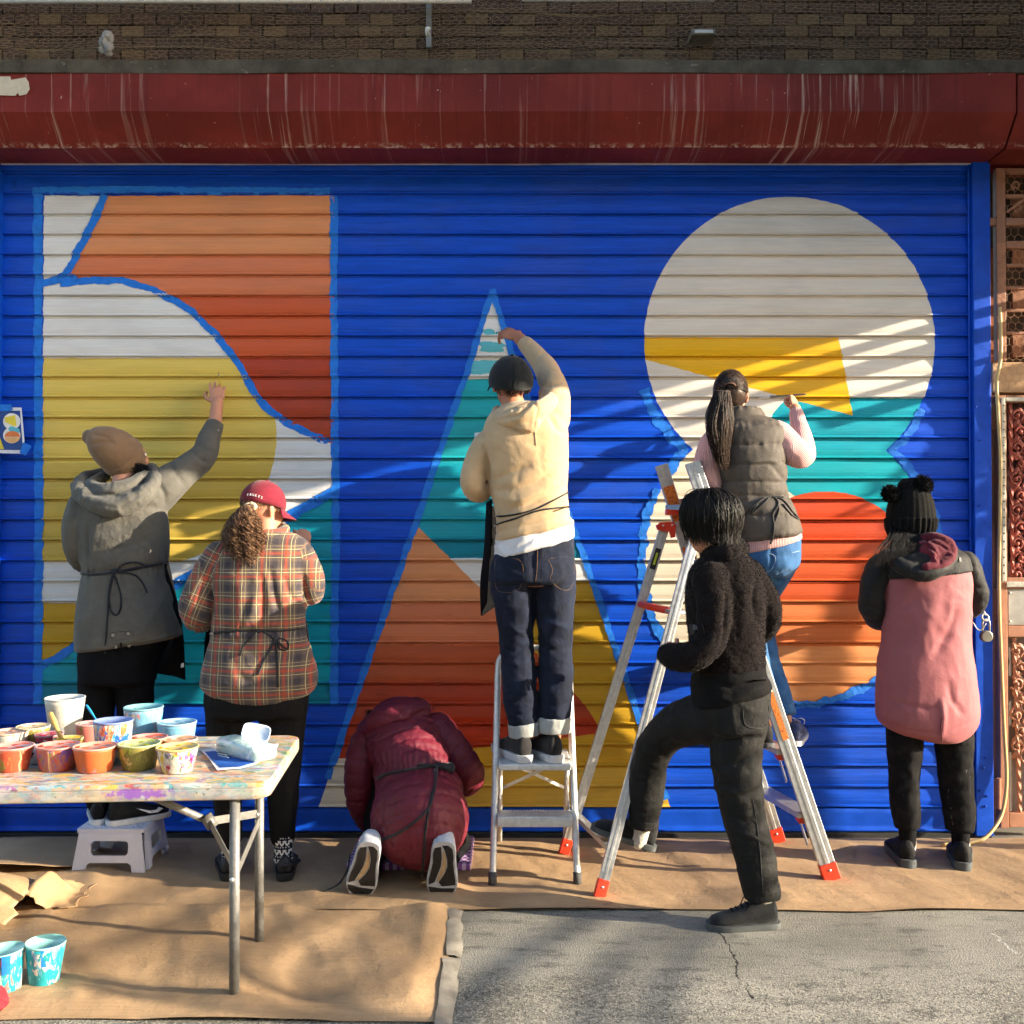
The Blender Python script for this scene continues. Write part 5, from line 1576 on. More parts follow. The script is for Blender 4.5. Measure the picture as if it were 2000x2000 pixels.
shirt = garment("shirt", [
    trunk([(1043, 462, 580, 4.43, .14), (1062, 428, 602, Y2, .19), (1110, 408, 606, Y2, .25), (1170, 412, 600, Y2, .27), (1226, 417, 594, Y2, .26), (1270, 406, 606, Y2, .29), (1314, 395, 618, Y2, .32), (1346, 398, 612, Y2, .32), (1366, 432, 585, Y2, .29)]),
    limb([(432, 1085, 4.41, 32), (404, 1130, 4.40, 32), (384, 1182, 4.40, 33), (392, 1207, 4.45, 28), (424, 1190, 4.62, 22)]),
    limb([(584, 1085, 4.42, 30), (606, 1125, 4.42, 27), (606, 1158, 4.46, 25), (602, 1122, 4.57, 19), (598, 1088, 4.665, 16)])],
    PLAID, pB, 0.0075, 4, 0.0035, 9, folds=[([(508, 1118), (514, 1160), (512, 1200), (505, 1228)], 7, -0.016), ([(528, 1108), (534, 1150), (545, 1195), (540, 1222)], 7, -0.014), ([(500, 1160), (492, 1195), (480, 1220)], 8, 0.010), ([(556, 1125), (566, 1160), (585, 1185)], 6, -0.010), ([(470, 1130), (466, 1180), (470, 1222)], 9, 0.006), ([(405, 1120), (412, 1170), (414, 1215)], 4, -0.014), ([(592, 1120), (596, 1160), (594, 1200)], 4, -0.012), ([(436, 1095), (430, 1115), (424, 1135)], 4, -0.006), ([(430, 1256), (470, 1250), (500, 1256)], 6, -0.008), ([(540, 1245), (560, 1262), (596, 1240)], 6, 0.008), ([(418, 1236), (470, 1231), (520, 1232), (594, 1228)], 4.5, -0.014), ([(455, 1290), (470, 1320), (500, 1340)], 8, -0.005)],
    extra=lambda V, N: 0.003 * np.sin(proj(V)[0] * 0.5 + 4 * vnoise(V * 14)) * np.exp(-((proj(V)[1] - 1236) / 20) ** 2), seed=4)
set_fuv(shirt, [(at(432, 1085, 4.41), at(384, 1190, 4.40), 0.082), (at(392, 1207, 4.45), at(424, 1190, 4.62), 0.07), (at(590, 1088, 4.42), at(607, 1160, 4.44), 0.066), (at(606, 1158, 4.46), at(598, 1092, 4.69), 0.06)])
T_B = bvh(shirt)
col_ = garment("collar", [limb([(548, 1022, 4.52, 8), (556, 1036, 4.45, 10), (530, 1044, 4.37, 11), (500, 1040, 4.36, 10), (488, 1024, 4.44, 8)])], PLAID, pB, 0.006, 3, 0.001)
set_fuv(col_, [])
BLK_RIB = cloth("black_ribbon", (0.016, 0.016, 0.017), 0.2, 0.6)
rope("apron_tie", T_B, [(410, 1238), (440, 1234), (480, 1231), (505, 1230)], 4.28, 0.005, BLK_RIB, pB)
rope("apron_tie", T_B, [(505, 1230), (530, 1234), (560, 1232), (594, 1228)], 4.28, 0.004, BLK_RIB, pB)
rope("apron_tie", T_B, [(503, 1230), (485, 1250), (476, 1262), (470, 1280)], 4.27, 0.004, BLK_RIB, pB)
rope("apron_tie", T_B, [(505, 1230), (528, 1242), (546, 1256), (562, 1268), (560, 1252), (544, 1246)], 4.27, 0.0035, BLK_RIB, pB)
rope("apron_tie", T_B, [(540, 1250), (545, 1266), (557, 1270), (564, 1258), (552, 1248), (540, 1250)], 4.27, 0.0035, BLK_RIB, pB)
rope("apron_tie", T_B, [(536, 1248), (541, 1280), (542, 1310), (543, 1342)], 4.27, 0.0045, BLK_RIB, pB)
rope("apron_tie", T_B, [(536, 1248), (528, 1268), (515, 1292), (504, 1318)], 4.27, 0.0045, BLK_RIB, pB)
v, f = ellipsoid(snap(T_B, 506, 1231, 4.28, 0.006), (0.014, 0.009, 0.010)); adopt(mesh_obj("knot", v, f, BLK_RIB), pB)
sheet_grid("apron", [[(416, 1180, 4.52), (440, 1180, 4.60), (510, 1180, 4.63), (590, 1180, 4.58)], [(402, 1230, 4.50), (435, 1240, 4.62), (510, 1240, 4.65), (602, 1232, 4.52)], [(396, 1320, 4.50), (430, 1330, 4.62), (510, 1330, 4.65), (606, 1310, 4.54)]], BLACK_CLOTH, pB)
legg = garment("leggings", [trunk([(1320, 408, 604, Y2, .28), (1360, 400, 602, Y2, .29), (1395, 403, 598, Y2, .28)]), limb([(450, 1370, Y2, 50), (443, 1450, Y2, 38), (445, 1560, 4.41, 28), (450, 1638, 4.40, 22)]), limb([(552, 1370, Y2, 50), (552, 1450, 4.43, 41), (553, 1560, 4.42, 30), (552, 1634, 4.42, 24)])], cloth("black_legging", (0.005, 0.005, 0.0055), 0.25, 0.75, sheen=0.0, spec=0.15), pB, 0.009, 4, 0.003, 8)
# patterned socks, clogs
M = Mat("nordic_sock", 0.95, 0.1); p = M.pos(); X, Y, Z = M.xyz(p)
zig = ((X * 46.0).frac() - 0.5).abs()
row = ((Z * 26.0 + zig * 0.9).frac() - 0.5).abs().lt(0.14)
dots = ((X * 92.0).frac() - 0.5).abs().lt(0.2) * ((Z * 78.0).frac() - 0.5).abs().lt(0.2)
M.base(M.mix(lin((30, 32, 44)), lin((215, 213, 206)), row.mx(dots)))
SOCK = M.m
CLOG = plain("clog_black", (0.016, 0.016, 0.018), 0.55, 0.4, 0, 0.2, 30, 0.15)
for (lx, ly, sx) in ((450, 1634, -1), (553, 1632, 1)):
    g = garment("sock", [limb([(lx, ly - 3, 4.41, 20), (lx, ly + 22, 4.405, 17), (lx, ly + 46, 4.40, 18)], round0=False)], SOCK, pB, 0.006, 2, 0.0012)
    shoe(pB, (at(lx + 3 * sx, 1714, 4.345)[0], 4.345, 0.018), 104 - 4 * sx, CLOG, CLOG, 0.98, sole_h=0.032, low=0.86)
    b = MB(); hx = at(lx + 3 * sx, 1714, 4.345)[0]
    b.tube([(hx - 0.04, 4.44, 0.07), (hx - 0.034, 4.37, 0.078), (hx, 4.342, 0.082), (hx + 0.034, 4.37, 0.078), (hx + 0.04, 4.44, 0.07)], 0.009, 8); b.build("heel_strap", CLOG, pB, smooth=True)
# cap with lettering, curly ponytail
MAROON_CAP = cloth("maroon_cap", lin((112, 28, 44)), 0.12, 0.85, 12, 500, 0.15, 0.15)
cR = eul(0, 0, -48) @ eul(-14, 0, 0) @ eul(0, -4, 0)
cp = cap(pB, at(514, 982, 4.455), cR, (0.088, 0.103, 0.098), MAROON_CAP, brim_len=0.07)
TC = bvh(cp)
cw = plain("thread_white", lin((225, 220, 220)), 0.7)
txt = "EAGLES"
for i, ch in enumerate(txt):
    t = i / 5.0
    x = 483.5 + 27 * t; y = 972 - 5 * math.sin(math.pi * (0.25 + 0.6 * t)) + 4.5 * t
    c = snap(TC, x, y, 4.38, 0.002)
    Mx = Matrix.Translation(Vector(c)) @ Matrix.Rotation(math.radians(-35 + 45 * t), 4, 'Z') @ Matrix.Rotation(math.radians(10 + 8 * t), 4, 'Y') @ Matrix.Rotation(math.radians(78), 4, 'X')
    v, f = text_mesh(ch, 0.0145, 0.003, Mx)
    o = mesh_obj("letter", v, f, cw, None, False); o.parent = cp
rng = random.Random(21)
lines = []
root = at(489, 990, 4.36)
for i in range(560):
    az = rng.uniform(0, 2 * math.pi); rad = math.sqrt(rng.random())
    L = []; tot = rng.uniform(0.55, 1.0); w = rng.uniform(110, 190); hr = rng.uniform(0.006, 0.013); ph = rng.uniform(0, 6.28)
    m = 34
    for j in range(m):
        t = j / (m - 1) * tot
        cx = 482 - 18 * math.sin(min(1, t * 1.4) * 1.6) * (1 - 0.5 * t) + 12 * t; cyy = 990 + 122 * t
        spread = (8 + 37 * math.sin(min(1.0, t * 1.5 + 0.06) * math.pi * 0.5)) * (1 - 0.45 * max(0, t - 0.55) / 0.45)
        p = at(cx + spread * rad * math.cos(az), cyy + 3 * math.sin(az), 4.335 + 0.055 * rad * math.sin(az) * min(1, 3 * t + 0.15))
        a = w * t * 0.28 + ph
        p = p + np.array([hr * math.cos(a), hr * 0.8 * math.sin(a * 1.0), hr * 0.5 * math.sin(a)]) * min(1, t * 8)
        L.append(p)
    lines.append(L)
v, f = strand_mesh(lines, 0.0022, 0.0012); adopt(mesh_obj("hair", v, f, HAIR_CURLY), pB)
g = garment("hair_core", [limb([(486, 990, 4.37, 10), (470, 1020, 4.37, 20), (466, 1055, 4.37, 23), (476, 1085, 4.365, 15)])], plain("hair_core_brown", (0.05, 0.026, 0.014), 0.7), pB, 0.008, 3, 0.006, 25)
lines = cap_hair(hc, hR, 0.97, rng, 160, (100, 118), 1.03, 0.008, start=(82, 95))
v, f = strand_mesh(lines, 0.0016, 0.001); adopt(mesh_obj("nape_hair", v, f, HAIR_CURLY), pB)
g = garment("scrunchie", [ellipsoid(at(490, 989, 4.362) + np.array([0.019 * math.cos(a), 0.0, 0.012 * math.sin(a)]), (0.009, 0.009, 0.009)) for a in np.linspace(0, 6.28, 10)], plain("scrunchie_cream", lin((216, 192, 160)), 0.8), pB, 0.004, 2, 0.003, 40)

# -------------------------------------------------- person in the beige hoodie, on the small ladder
Y3 = 4.44
HOODIE = cloth("beige_fleece", lin((186, 158, 122)), 0.07, 0.92, 9, 420, 0.15, 0.25)
DENIM = cloth("dark_denim", lin((20, 27, 44)), 0.3, 0.85, 16, 600, 0.3, 0.05, fade=lin((38, 49, 72)))
hc = at(999, 748, 4.50); hR = eul(0, 0, 8) @ eul(18, 0, 0)
wr = at(1013, 660, 4.84)
main = head_parts(hc, hR, 1.02) + [limb([(1005, 830, 4.46, 25), (1001, 785, 4.48, 24)]),
    trunk([(830, 960, 1095, Y3, .14), (900, 955, 1100, Y3, .19), (1000, 975, 1105, Y3, .19), (1090, 970, 1112, Y3, .19), (1140, 965, 1116, Y3, .2)]),
    limb([(948, 870, Y3, 21), (928, 920, 4.43, 19), (926, 952, 4.45, 18), (945, 940, 4.56, 15), (970, 900, 4.68, 12)]),
    limb([(1082, 815, 4.45, 25), (1080, 765, 4.55, 20), (1064, 722, 4.67, 17), (1038, 685, 4.77, 13), (1017, 664, 4.83, 12)]),
    limb([(1002, 1140, Y3, 36), (1008, 1258, 4.46, 26), (1016, 1363, 4.45, 22), (1022, 1460, 4.46, 10)]), limb([(1082, 1140, Y3, 36), (1084, 1258, 4.46, 26), (1085, 1363, 4.45, 22), (1083, 1460, 4.46, 10)])]
fine = [limb([(1026, 672, 4.80, 13), (1015, 662, 4.835, 12.5)])] + hand_parts(wr, at(975, 643, 4.90) - wr, (0.3, -0.9, 0.5), 1, (22, 40, 35), 1.0, 0.5) + hand_parts(at(970, 900, 4.68), (0.2, 0.5, 0.7), (-0.7, -0.4, 0.1), 1, (60, 60, 40), 1.0)
pC = person_body("person in beige hoodie and dark cap painting from the small aluminium ladder", main, fine, SKIN_TAN, None)
add_eyes(pC, hc, hR)
hd = garment("hoodie", [
    trunk([(790, 985, 1078, 4.47, .15), (815, 953, 1104, 4.45, .21), (860, 942, 1110, Y3, .25), (910, 950, 1110, Y3, .25), (960, 958, 1108, Y3, .245), (1005, 968, 1113, Y3, .25), ((1058, 1022), 966, 1123, Y3, .265)]),
    limb([(950, 868, Y3, 28), (927, 915, 4.43, 25), (924, 948, 4.43, 24), (940, 958, 4.50, 22), (966, 918, 4.62, 19)]),
    limb([(1078, 820, 4.45, 36), (1083, 768, 4.54, 29), (1068, 724, 4.66, 24), (1043, 690, 4.75, 18), (1022, 668, 4.80, 14.5)], round1=False)],
    HOODIE, pC, 0.0075, 4, 0.0030, 8, folds=[([(958, 940), (1000, 922), (1040, 908)], 7, -0.010), ([(956, 955), (1000, 958), (1050, 940), (1105, 900)], 6, -0.008), ([(960, 965), (1010, 980), (1060, 960), (1110, 930)], 7, 0.008), ([(985, 1000), (1030, 985), (1080, 960), (1112, 945)], 6, -0.009), ([(1010, 1020), (1060, 1000), (1112, 965)], 6, 0.008), ([(1060, 770), (1085, 778), (1105, 770)], 4, -0.008), ([(1055, 755), (1080, 752), (1100, 745)], 4, -0.007), ([(1042, 700), (1060, 690), (1070, 690)], 4, -0.006), ([(1068, 805), (1090, 840), (1110, 850)], 6, -0.008), ([(948, 880), (955, 915), (958, 945)], 4, -0.010), ([(1018, 680), (1040, 660)], 3, 0.004)],
    extra=lambda V, N: -0.004 * np.exp(-((proj(V)[1] - (1040 - (proj(V)[0] - 970) * 0.235)) / 3.0) ** 2) * (proj(V)[1] > 985), seed=6)
T_C = bvh(hd)
hoodC = garment("hood", [limb([(972, 800, 4.56, 9), (968, 815, 4.46, 12), (985, 822, 4.36, 14), (1025, 812, 4.32, 17), (1062, 795, 4.36, 18), (1076, 782, 4.45, 15), (1060, 768, 4.54, 10)]), ellipsoid(at(1030, 815, 4.34), (0.085, 0.045, 0.055), eul(0, -28, 0)), limb([(1000, 812, 4.33, 12), (1030, 834, 4.325, 14), (1045, 826, 4.325, 13)])],
    HOODIE, pC, 0.006, 4, 0.0025, 12, folds=[([(968, 818), (1010, 812), (1045, 780)], 4, -0.013), ([(1040, 778), (1050, 800), (1042, 835)], 2.5, -0.005), ([(985, 825), (1020, 838), (1042, 840)], 3, 0.004)])
rope("hood_cord", bvh(hoodC), [(1010, 795), (1022, 790), (1035, 784)], 4.3, 0.0025, HOODIE, pC)
stitch("seam", T_C, [(1045, 842), (1047, 870)], 4.31, HOODIE, pC, 0.002)
ts = garment("t_shirt", [trunk([((1050, 1015), 968, 1120, Y3, .25), ((1092, 1050), 964, 1121, Y3, .262)])], cloth("white_jersey", lin((206, 206, 208)), 0.05, 0.9, 10, 400, 0.2), pC, 0.007, 3, 0.004, 12, folds=[([(990, 1085), (1030, 1060), (1060, 1035)], 4, -0.006)])
jn = garment("jeans", [trunk([((1082, 1050), 964, 1119, Y3, .235), (1105, 958, 1123, Y3, .25), (1135, 956, 1124, Y3, .26)]), limb([(1002, 1145, Y3, 45), (1006, 1200, Y3, 37), (1009, 1258, 4.46, 33), (1016, 1363, 4.45, 33), (1023, 1418, 4.45, 27)], round1=False), limb([(1082, 1145, Y3, 42), (1084, 1200, Y3, 36), (1085, 1258, 4.46, 33), (1086, 1363, 4.45, 33), (1083, 1406, 4.45, 29)], round1=False)],
    DENIM, pC, 0.008, 4, 0.005, 10, (1, 1, 1.6), folds=[([(1041, 1075), (1041, 1140)], 3, -0.006), ([(1041, 1145), (1043, 1250)], 6, -0.02), ([(985, 1215), (1010, 1232), (1030, 1240)], 5, 0.007), ([(975, 1265), (1005, 1275), (1035, 1262)], 5, -0.010), ([(985, 1290), (1015, 1300), (1040, 1288)], 4, 0.007), ([(1055, 1262), (1085, 1272), (1115, 1262)], 5, -0.010), ([(1060, 1210), (1085, 1218), (1110, 1228)], 5, 0.007), ([(1060, 1370), (1085, 1380), (1110, 1372)], 4, -0.006), ([(995, 1390), (1020, 1398), (1045, 1385)], 4, -0.006)], seed=8)
T_J = bvh(jn)
THREAD = plain("thread_tan", lin((120, 92, 62)), 0.8)
for pts in ([(967, 1092), (1019, 1094), (1017, 1148), (990, 1157), (968, 1148), (967, 1092)], [(1070, 1092), (1118, 1088), (1119, 1142), (1100, 1153), (1074, 1132), (1080, 1115), (1070, 1092)], [(1050, 1075), (1049, 1110), (1046, 1135)]):
    stitch("stitching", T_J, pts, 4.31, THREAD, pC, 0.0009)
DEN_PALE = cloth("pale_denim", lin((158, 160, 156)), 0.1, 0.9, 20, 500, 0.2)
for (c0, c1, r) in (((1025, 1437, 4.45), (1022, 1411, 4.45), 31), ((1083, 1429, 4.45), (1083, 1400, 4.45), 33)):
    g = garment("cuff", [limb([(*c0, r), (*c1, r)], n=20, round0=False, round1=False)], DEN_PALE, pC, 0.006, 2, 0.003, 14)
    g.parent = jn; g.matrix_parent_inverse = Matrix.Identity(4)
sheet_grid("apron", [[(960, 975, 4.50), (950, 985, 4.58), (985, 990, 4.64), (1060, 985, 4.66)], [(957, 1060, 4.48), (946, 1070, 4.58), (985, 1070, 4.66), (1060, 1070, 4.68)], [(953, 1130, 4.50), (938, 1140, 4.60), (980, 1140, 4.66), (1055, 1140, 4.68)], [(950, 1178, 4.52), (940, 1203, 4.60), (980, 1180, 4.66), (1050, 1180, 4.68)]], BLACK_CLOTH, pC)
rope("apron_tie", T_C, [(966, 1008), (984, 1008), (1010, 1004), (1045, 995), (1080, 978), (1108, 962)], 4.31, 0.0038, BLK_RIB, pC)
rope("apron_tie", T_C, [(964, 1028), (980, 1021), (1010, 1012), (1050, 998), (1085, 992), (1112, 990)], 4.31, 0.0038, BLK_RIB, pC)
DARK_CAP = cloth("dark_cap", lin((24, 28, 32)), 0.12, 0.85, 12, 500, 0.2)
cpc = cap(pC, at(998, 744, 4.485), eul(0, 0, 8) @ eul(20, 0, 0), (0.099, 0.108, 0.112), DARK_CAP, brim_len=0.075)
TCc = bvh(cpc)
for (ex, ey) in ((975, 735), (1012, 728), (992, 706), (1022, 710)):
    v, f = ellipsoid(snap(TCc, ex, ey, 4.4, 0.0005), (0.004, 0.002, 0.004), n=8, m=5); o = mesh_obj("eyelet", v, f, BLACK_RUBBER); o.parent = cpc
stitch("seam", TCc, [(1003, 698), (1004, 730), (1003, 760)], 4.4, BLACK_CLOTH, pC, 0.0015)
rng = random.Random(31)
lines = cap_hair(hc, hR, 1.02, rng, 420, (100, 128), 1.03, 0.012, start=(70, 95))
v, f = strand_mesh(lines, 0.0022, 0.0012); adopt(mesh_obj("hair", v, f, HAIR_BLACK), pC)
CANVAS = cloth("black_canvas", lin((44, 42, 42)), 0.2, 0.9, 20, 600, 0.3)
DECK_Z = at(1030, 1489, 4.385)[2]
HEEL_RED = plain("heel_red", lin((190, 60, 48)), 0.6)
for hx in (1028, 1088):
    s_, TT = shoe(pC, (at(hx, 1488, 4.38)[0], 4.38, DECK_Z), 116, CANVAS, SOLE_WHITE, 1.06, sole_h=0.030)
    b = MB(); b.box((-0.0085, -0.014, 0.010), (-0.004, 0.014, 0.024)); v = TT(b.v[0])
    o = mesh_obj("heel_tab", v, b.f, HEEL_RED, None, False); o.parent = s_
# -------------------------------------------------- person in the padded vest, on the tall ladder
Y4 = 4.60
VEST = cloth("vest_nylon", lin((80, 74, 68)), 0.08, 0.66, 10, 600, 0.14, 0.0, 0.22)
def knit_material(name, c):
    M = Mat(name, 0.95, 0.1); a = M.node("ShaderNodeAttribute"); a.attribute_name = "fuv"
    u, v, _ = M.xyz(a.outputs["Vector"])
    r = (u * 900.0).sin()
    M.base(M.mix(tuple(q * 0.78 for q in c), c, r.smooth(-0.8, 0.3)))
    M.bump(r, 0.5, 0.004)
    M.b.inputs["Sheen Weight"].default_value = 0.3
    return M.m
PINK_KNIT = knit_material("pink_knit", lin((222, 172, 170)))
JEAN = cloth("blue_denim", lin((52, 92, 136)), 0.2, 0.85, 14, 600, 0.3, 0.1, fade=lin((104, 146, 184)))
hc = at(1427, 772, 4.63); hR = eul(0, 0, -14) @ eul(-3, 0, 0)
wr = at(1553, 800, 4.80)
main = head_parts(hc, hR, 0.95) + [limb([(1440, 845, 4.61, 20), (1434, 808, 4.625, 20)]),
    trunk([(848, 1410, 1515, Y4, .13), (900, 1410, 1520, Y4, .17), (970, 1420, 1525, Y4, .16), (1050, 1452, 1550, Y4, .19), (1100, 1462, 1548, Y4, .2)]),
    limb([(1518, 852, Y4, 22), (1550, 882, 4.575, 19), (1568, 888, 4.59, 17), (1566, 860, 4.67, 14), (1556, 820, 4.77, 11)]),
    limb([(1396, 868, Y4, 20), (1382, 910, 4.58, 17), (1386, 955, 4.61, 15), (1370, 990, 4.70, 12), (1345, 1000, 4.74, 10)]),
    limb([(1480, 1110, 4.60, 26), (1468, 1240, 4.58, 19), (1486, 1330, 4.58, 17), (1502, 1410, 4.56, 12)]), limb([(1512, 1105, 4.62, 24), (1484, 1185, 4.72, 20), (1494, 1275, 4.69, 18), (1520, 1350, 4.64, 15), (1537, 1408, 4.60, 11)])]
fine = [limb([(1555, 812, 4.785, 11), (1553, 797, 4.803, 10.5)])] + hand_parts(wr, (0.0, 0.55, 0.85), (0.75, -0.6, 0.3), 1, (75, 75, 50), 0.88, 0.7) + hand_parts(at(1345, 1000, 4.74), (-0.6, 0.4, 0.3), (-0.2, -0.9, 0.3), 1, (55, 55, 40), 0.88)
pD = person_body("person with dark ponytail in grey padded vest and jeans on the tall ladder", main, fine, SKIN, None)
add_eyes(pD, hc, hR, 0.95)
sh_ = garment("sweater", [trunk([(845, 1396, 1528, Y4, .19), (900, 1400, 1528, Y4, .215), (967, 1412, 1530, Y4, .205), ((1040, 1030), 1442, 1558, 4.595, .25), ((1080, 1050), 1445, 1564, 4.595, .265)]),
    limb([(1516, 852, Y4, 32), (1548, 880, 4.57, 29), (1568, 888, 4.585, 25), (1568, 860, 4.665, 20), (1559, 826, 4.755, 15.5), (1554, 803, 4.795, 12.5)], round1=False), limb([(1396, 866, Y4, 30), (1380, 908, 4.58, 25), (1388, 952, 4.60, 23), (1372, 988, 4.69, 17), (1347, 999, 4.735, 13)])], PINK_KNIT, pD, 0.0075, 4, 0.003, 10, seed=3)
set_fuv(sh_, [(at(1516, 852, Y4), at(1570, 890, 4.58), 0.085), (at(1568, 888, 4.585), at(1554, 803, 4.795), 0.075), (at(1396, 866, Y4), at(1388, 955, 4.60), 0.085), (at(1388, 952, 4.60), at(1347, 999, 4.735), 0.07)])
vs = garment("vest", [trunk([(822, 1415, 1500, 4.61, .16), (838, 1398, 1526, Y4, .215), (880, 1398, 1530, Y4, .235), (930, 1404, 1530, Y4, .235), (967, 1411, 1532, Y4, .225), (1000, 1422, 1547, 4.595, .25), ((1052, 1039), 1444, 1559, 4.59, .27)]), trunk([(800, 1409, 1480, 4.62, .145), (815, 1404, 1488, 4.62, .155), (834, 1405, 1495, 4.61, .17)])],
    VEST, pD, 0.0065, 3, 0.0018, 14, extra=quilt([800, 834, 873, 910, 943, 969, 1005, 1044, 1060], 0.013, 0.28, Y4), folds=[([(1440, 985), (1480, 972), (1535, 968)], 5, -0.008), ([(1458, 905), (1500, 900), (1535, 912)], 4, 0.005), ([(1500, 905), (1520, 930), (1534, 945)], 4, -0.005), ([(1406, 830), (1440, 826), (1492, 828)], 3, -0.008)], seed=12)
T_D = bvh(vs)
rope("apron_tie", T_D, [(1452, 1010), (1470, 990), (1490, 975), (1512, 968), (1530, 972)], 4.46, 0.005, BLK_RIB, pD)
rope("apron_tie", T_D, [(1508, 968), (1520, 985), (1508, 1005), (1512, 1030), (1505, 1062)], 4.45, 0.0045, BLK_RIB, pD)
rope("apron_tie", T_D, [(1508, 968), (1530, 978), (1546, 998), (1560, 1014), (1548, 1008), (1528, 985)], 4.45, 0.004, BLK_RIB, pD)
rope("apron_tie", T_D, [(1506, 968), (1495, 980), (1478, 995), (1465, 1004), (1480, 984)], 4.45, 0.004, BLK_RIB, pD)
rope("apron_tie", T_D, [(1514, 972), (1521, 990), (1516, 1012), (1506, 1040)], 4.45, 0.004, BLK_RIB, pD)
rope("apron_tie", bvh(vs, sh_), [(1450, 1012), (1440, 1040), (1428, 1062)], 4.46, 0.010, BLK_RIB, pD)
jnD = garment("jeans", [trunk([((1076, 1048), 1447, 1561, 4.60, .245), (1098, 1448, 1560, 4.60, .27), (1122, 1458, 1540, 4.61, .24)]), limb([(1480, 1115, 4.60, 32), (1468, 1240, 4.585, 27), (1487, 1330, 4.58, 24), (1502, 1400, 4.56, 19)], round1=False), limb([(1519, 1102, 4.61, 36), (1484, 1180, 4.72, 29), (1492, 1270, 4.69, 26), (1518, 1345, 4.64, 22), (1536, 1398, 4.60, 19)], round1=False)], JEAN, pD, 0.0075, 4, 0.004, 11, folds=[([(1507, 1062), (1508, 1100), (1500, 1122)], 4, -0.010), ([(1480, 1122), (1515, 1128), (1545, 1112)], 5, -0.010)], seed=14)
T_DJ = bvh(jnD)
for pts in ([(1456, 1086), (1512, 1082), (1508, 1112), (1480, 1122)], [(1545, 1080), (1562, 1076)], [(1456, 1074), (1530, 1062), (1561, 1056)]):
    stitch("stitching", T_DJ, pts, 4.47, plain("thread_pale", lin((150, 170, 190)), 0.8), pD, 0.0013)
rng = random.Random(41)
tiep = hR @ np.array([0, -0.094, 0.03]) * 0.95 + hc
lines = []
for i in range(520):                              # combed back to the tie
    az = rng.uniform(-1.15, 1.15) * math.pi * 0.55; el = math.radians(rng.uniform(-12, 88))
    p0 = np.array([0.079 * math.cos(el) * math.sin(az), 0.101 * math.cos(el) * math.cos(az) - 0.006, 0.098 * math.sin(el) + 0.020])
    if p0[1] > 0.07 and p0[2] < 0.06: continue
    L = []
    e = np.array([0.004 * rng.gauss(0, 1), -0.101, 0.028 + 0.006 * rng.gauss(0, 1)])
    for t in np.linspace(0, 1, 9):
        q = p0 * (1 - t) + e * t
        n = q - np.array([0, -0.006, 0.020]); d = np.array([0.079, 0.101, 0.098])
        n = n / np.linalg.norm(n / d) * (1.02 + 0.03 * rng.random()) if np.linalg.norm(n) > 1e-6 else n
        L.append(hc + hR @ ((n + np.array([0, -0.006, 0.020])) * 0.95))
    lines.append(L)
for i in range(520):                              # the tail
    az = rng.uniform(0, 6.28); rad = math.sqrt(rng.random()); tot = rng.uniform(0.6, 1.0); wv = rng.uniform(0.5, 2.2); ph = rng.uniform(0, 6)
    L = []
    for t in np.linspace(0, tot, 15):
        cx = 1411 - 12 * math.sin(t * 2.6) + 10 * t; cyy = 762 + 158 * t
        sp = (11 + 20 * math.sin(min(1, t * 1.7 + 0.05) * math.pi / 2)) * (1 - 0.72 * max(0, t - 0.35) / 0.65)
        L.append(at(cx + sp * rad * math.cos(az) + 2.5 * math.sin(wv * t * 6 + ph), cyy, 4.505 - 0.035 * math.sin(t * 3) + 0.045 * rad * math.sin(az)))
    lines.append(L)
v, f = strand_mesh(lines, 0.0019, 0.0008); adopt(mesh_obj("hair", v, f, HAIR_DARK), pD)
g = garment("hair_core", [ellipsoid(hc + hR @ np.array([0, -0.01, 0.019]), (0.075, 0.092, 0.092), hR, 20, 14), limb([(1411, 775, 4.52, 9), (1402, 800, 4.50, 19), (1402, 835, 4.49, 20), (1410, 880, 4.48, 9)])], HAIR_DARK, pD, 0.007, 3, 0.003, 25)
P = [tiep + hR @ np.array([0.023 * math.cos(a), -0.010 - 0.012 * math.sin(a), -0.004 + 0.010 * math.sin(a)]) for a in np.linspace(0, 6.28, 14)]
v, f = tube(P, 0.004, 8, False); adopt(mesh_obj("hair_tie", v, f, plain("tie_brown", lin((110, 76, 60)), 0.8)), pD)
BLUE_SHOE = cloth("blue_runner", lin((46, 56, 92)), 0.35, 0.8, 40, 700, 0.3, fade=lin((150, 150, 160)))
RUNG_Z = 0.545
shoe(pD, (at(1500, 1440, 4.50)[0], 4.49, RUNG_Z), 104, BLACK_SHOE, plain("sole_grey", lin((70, 70, 74)), 0.7), 0.92)
shoe(pD, (at(1548, 1440, 4.56)[0], 4.53, RUNG_Z), 70, BLUE_SHOE, SOLE_WHITE, 0.92, laces=plain("lace_white", lin((220, 220, 220)), 0.8))

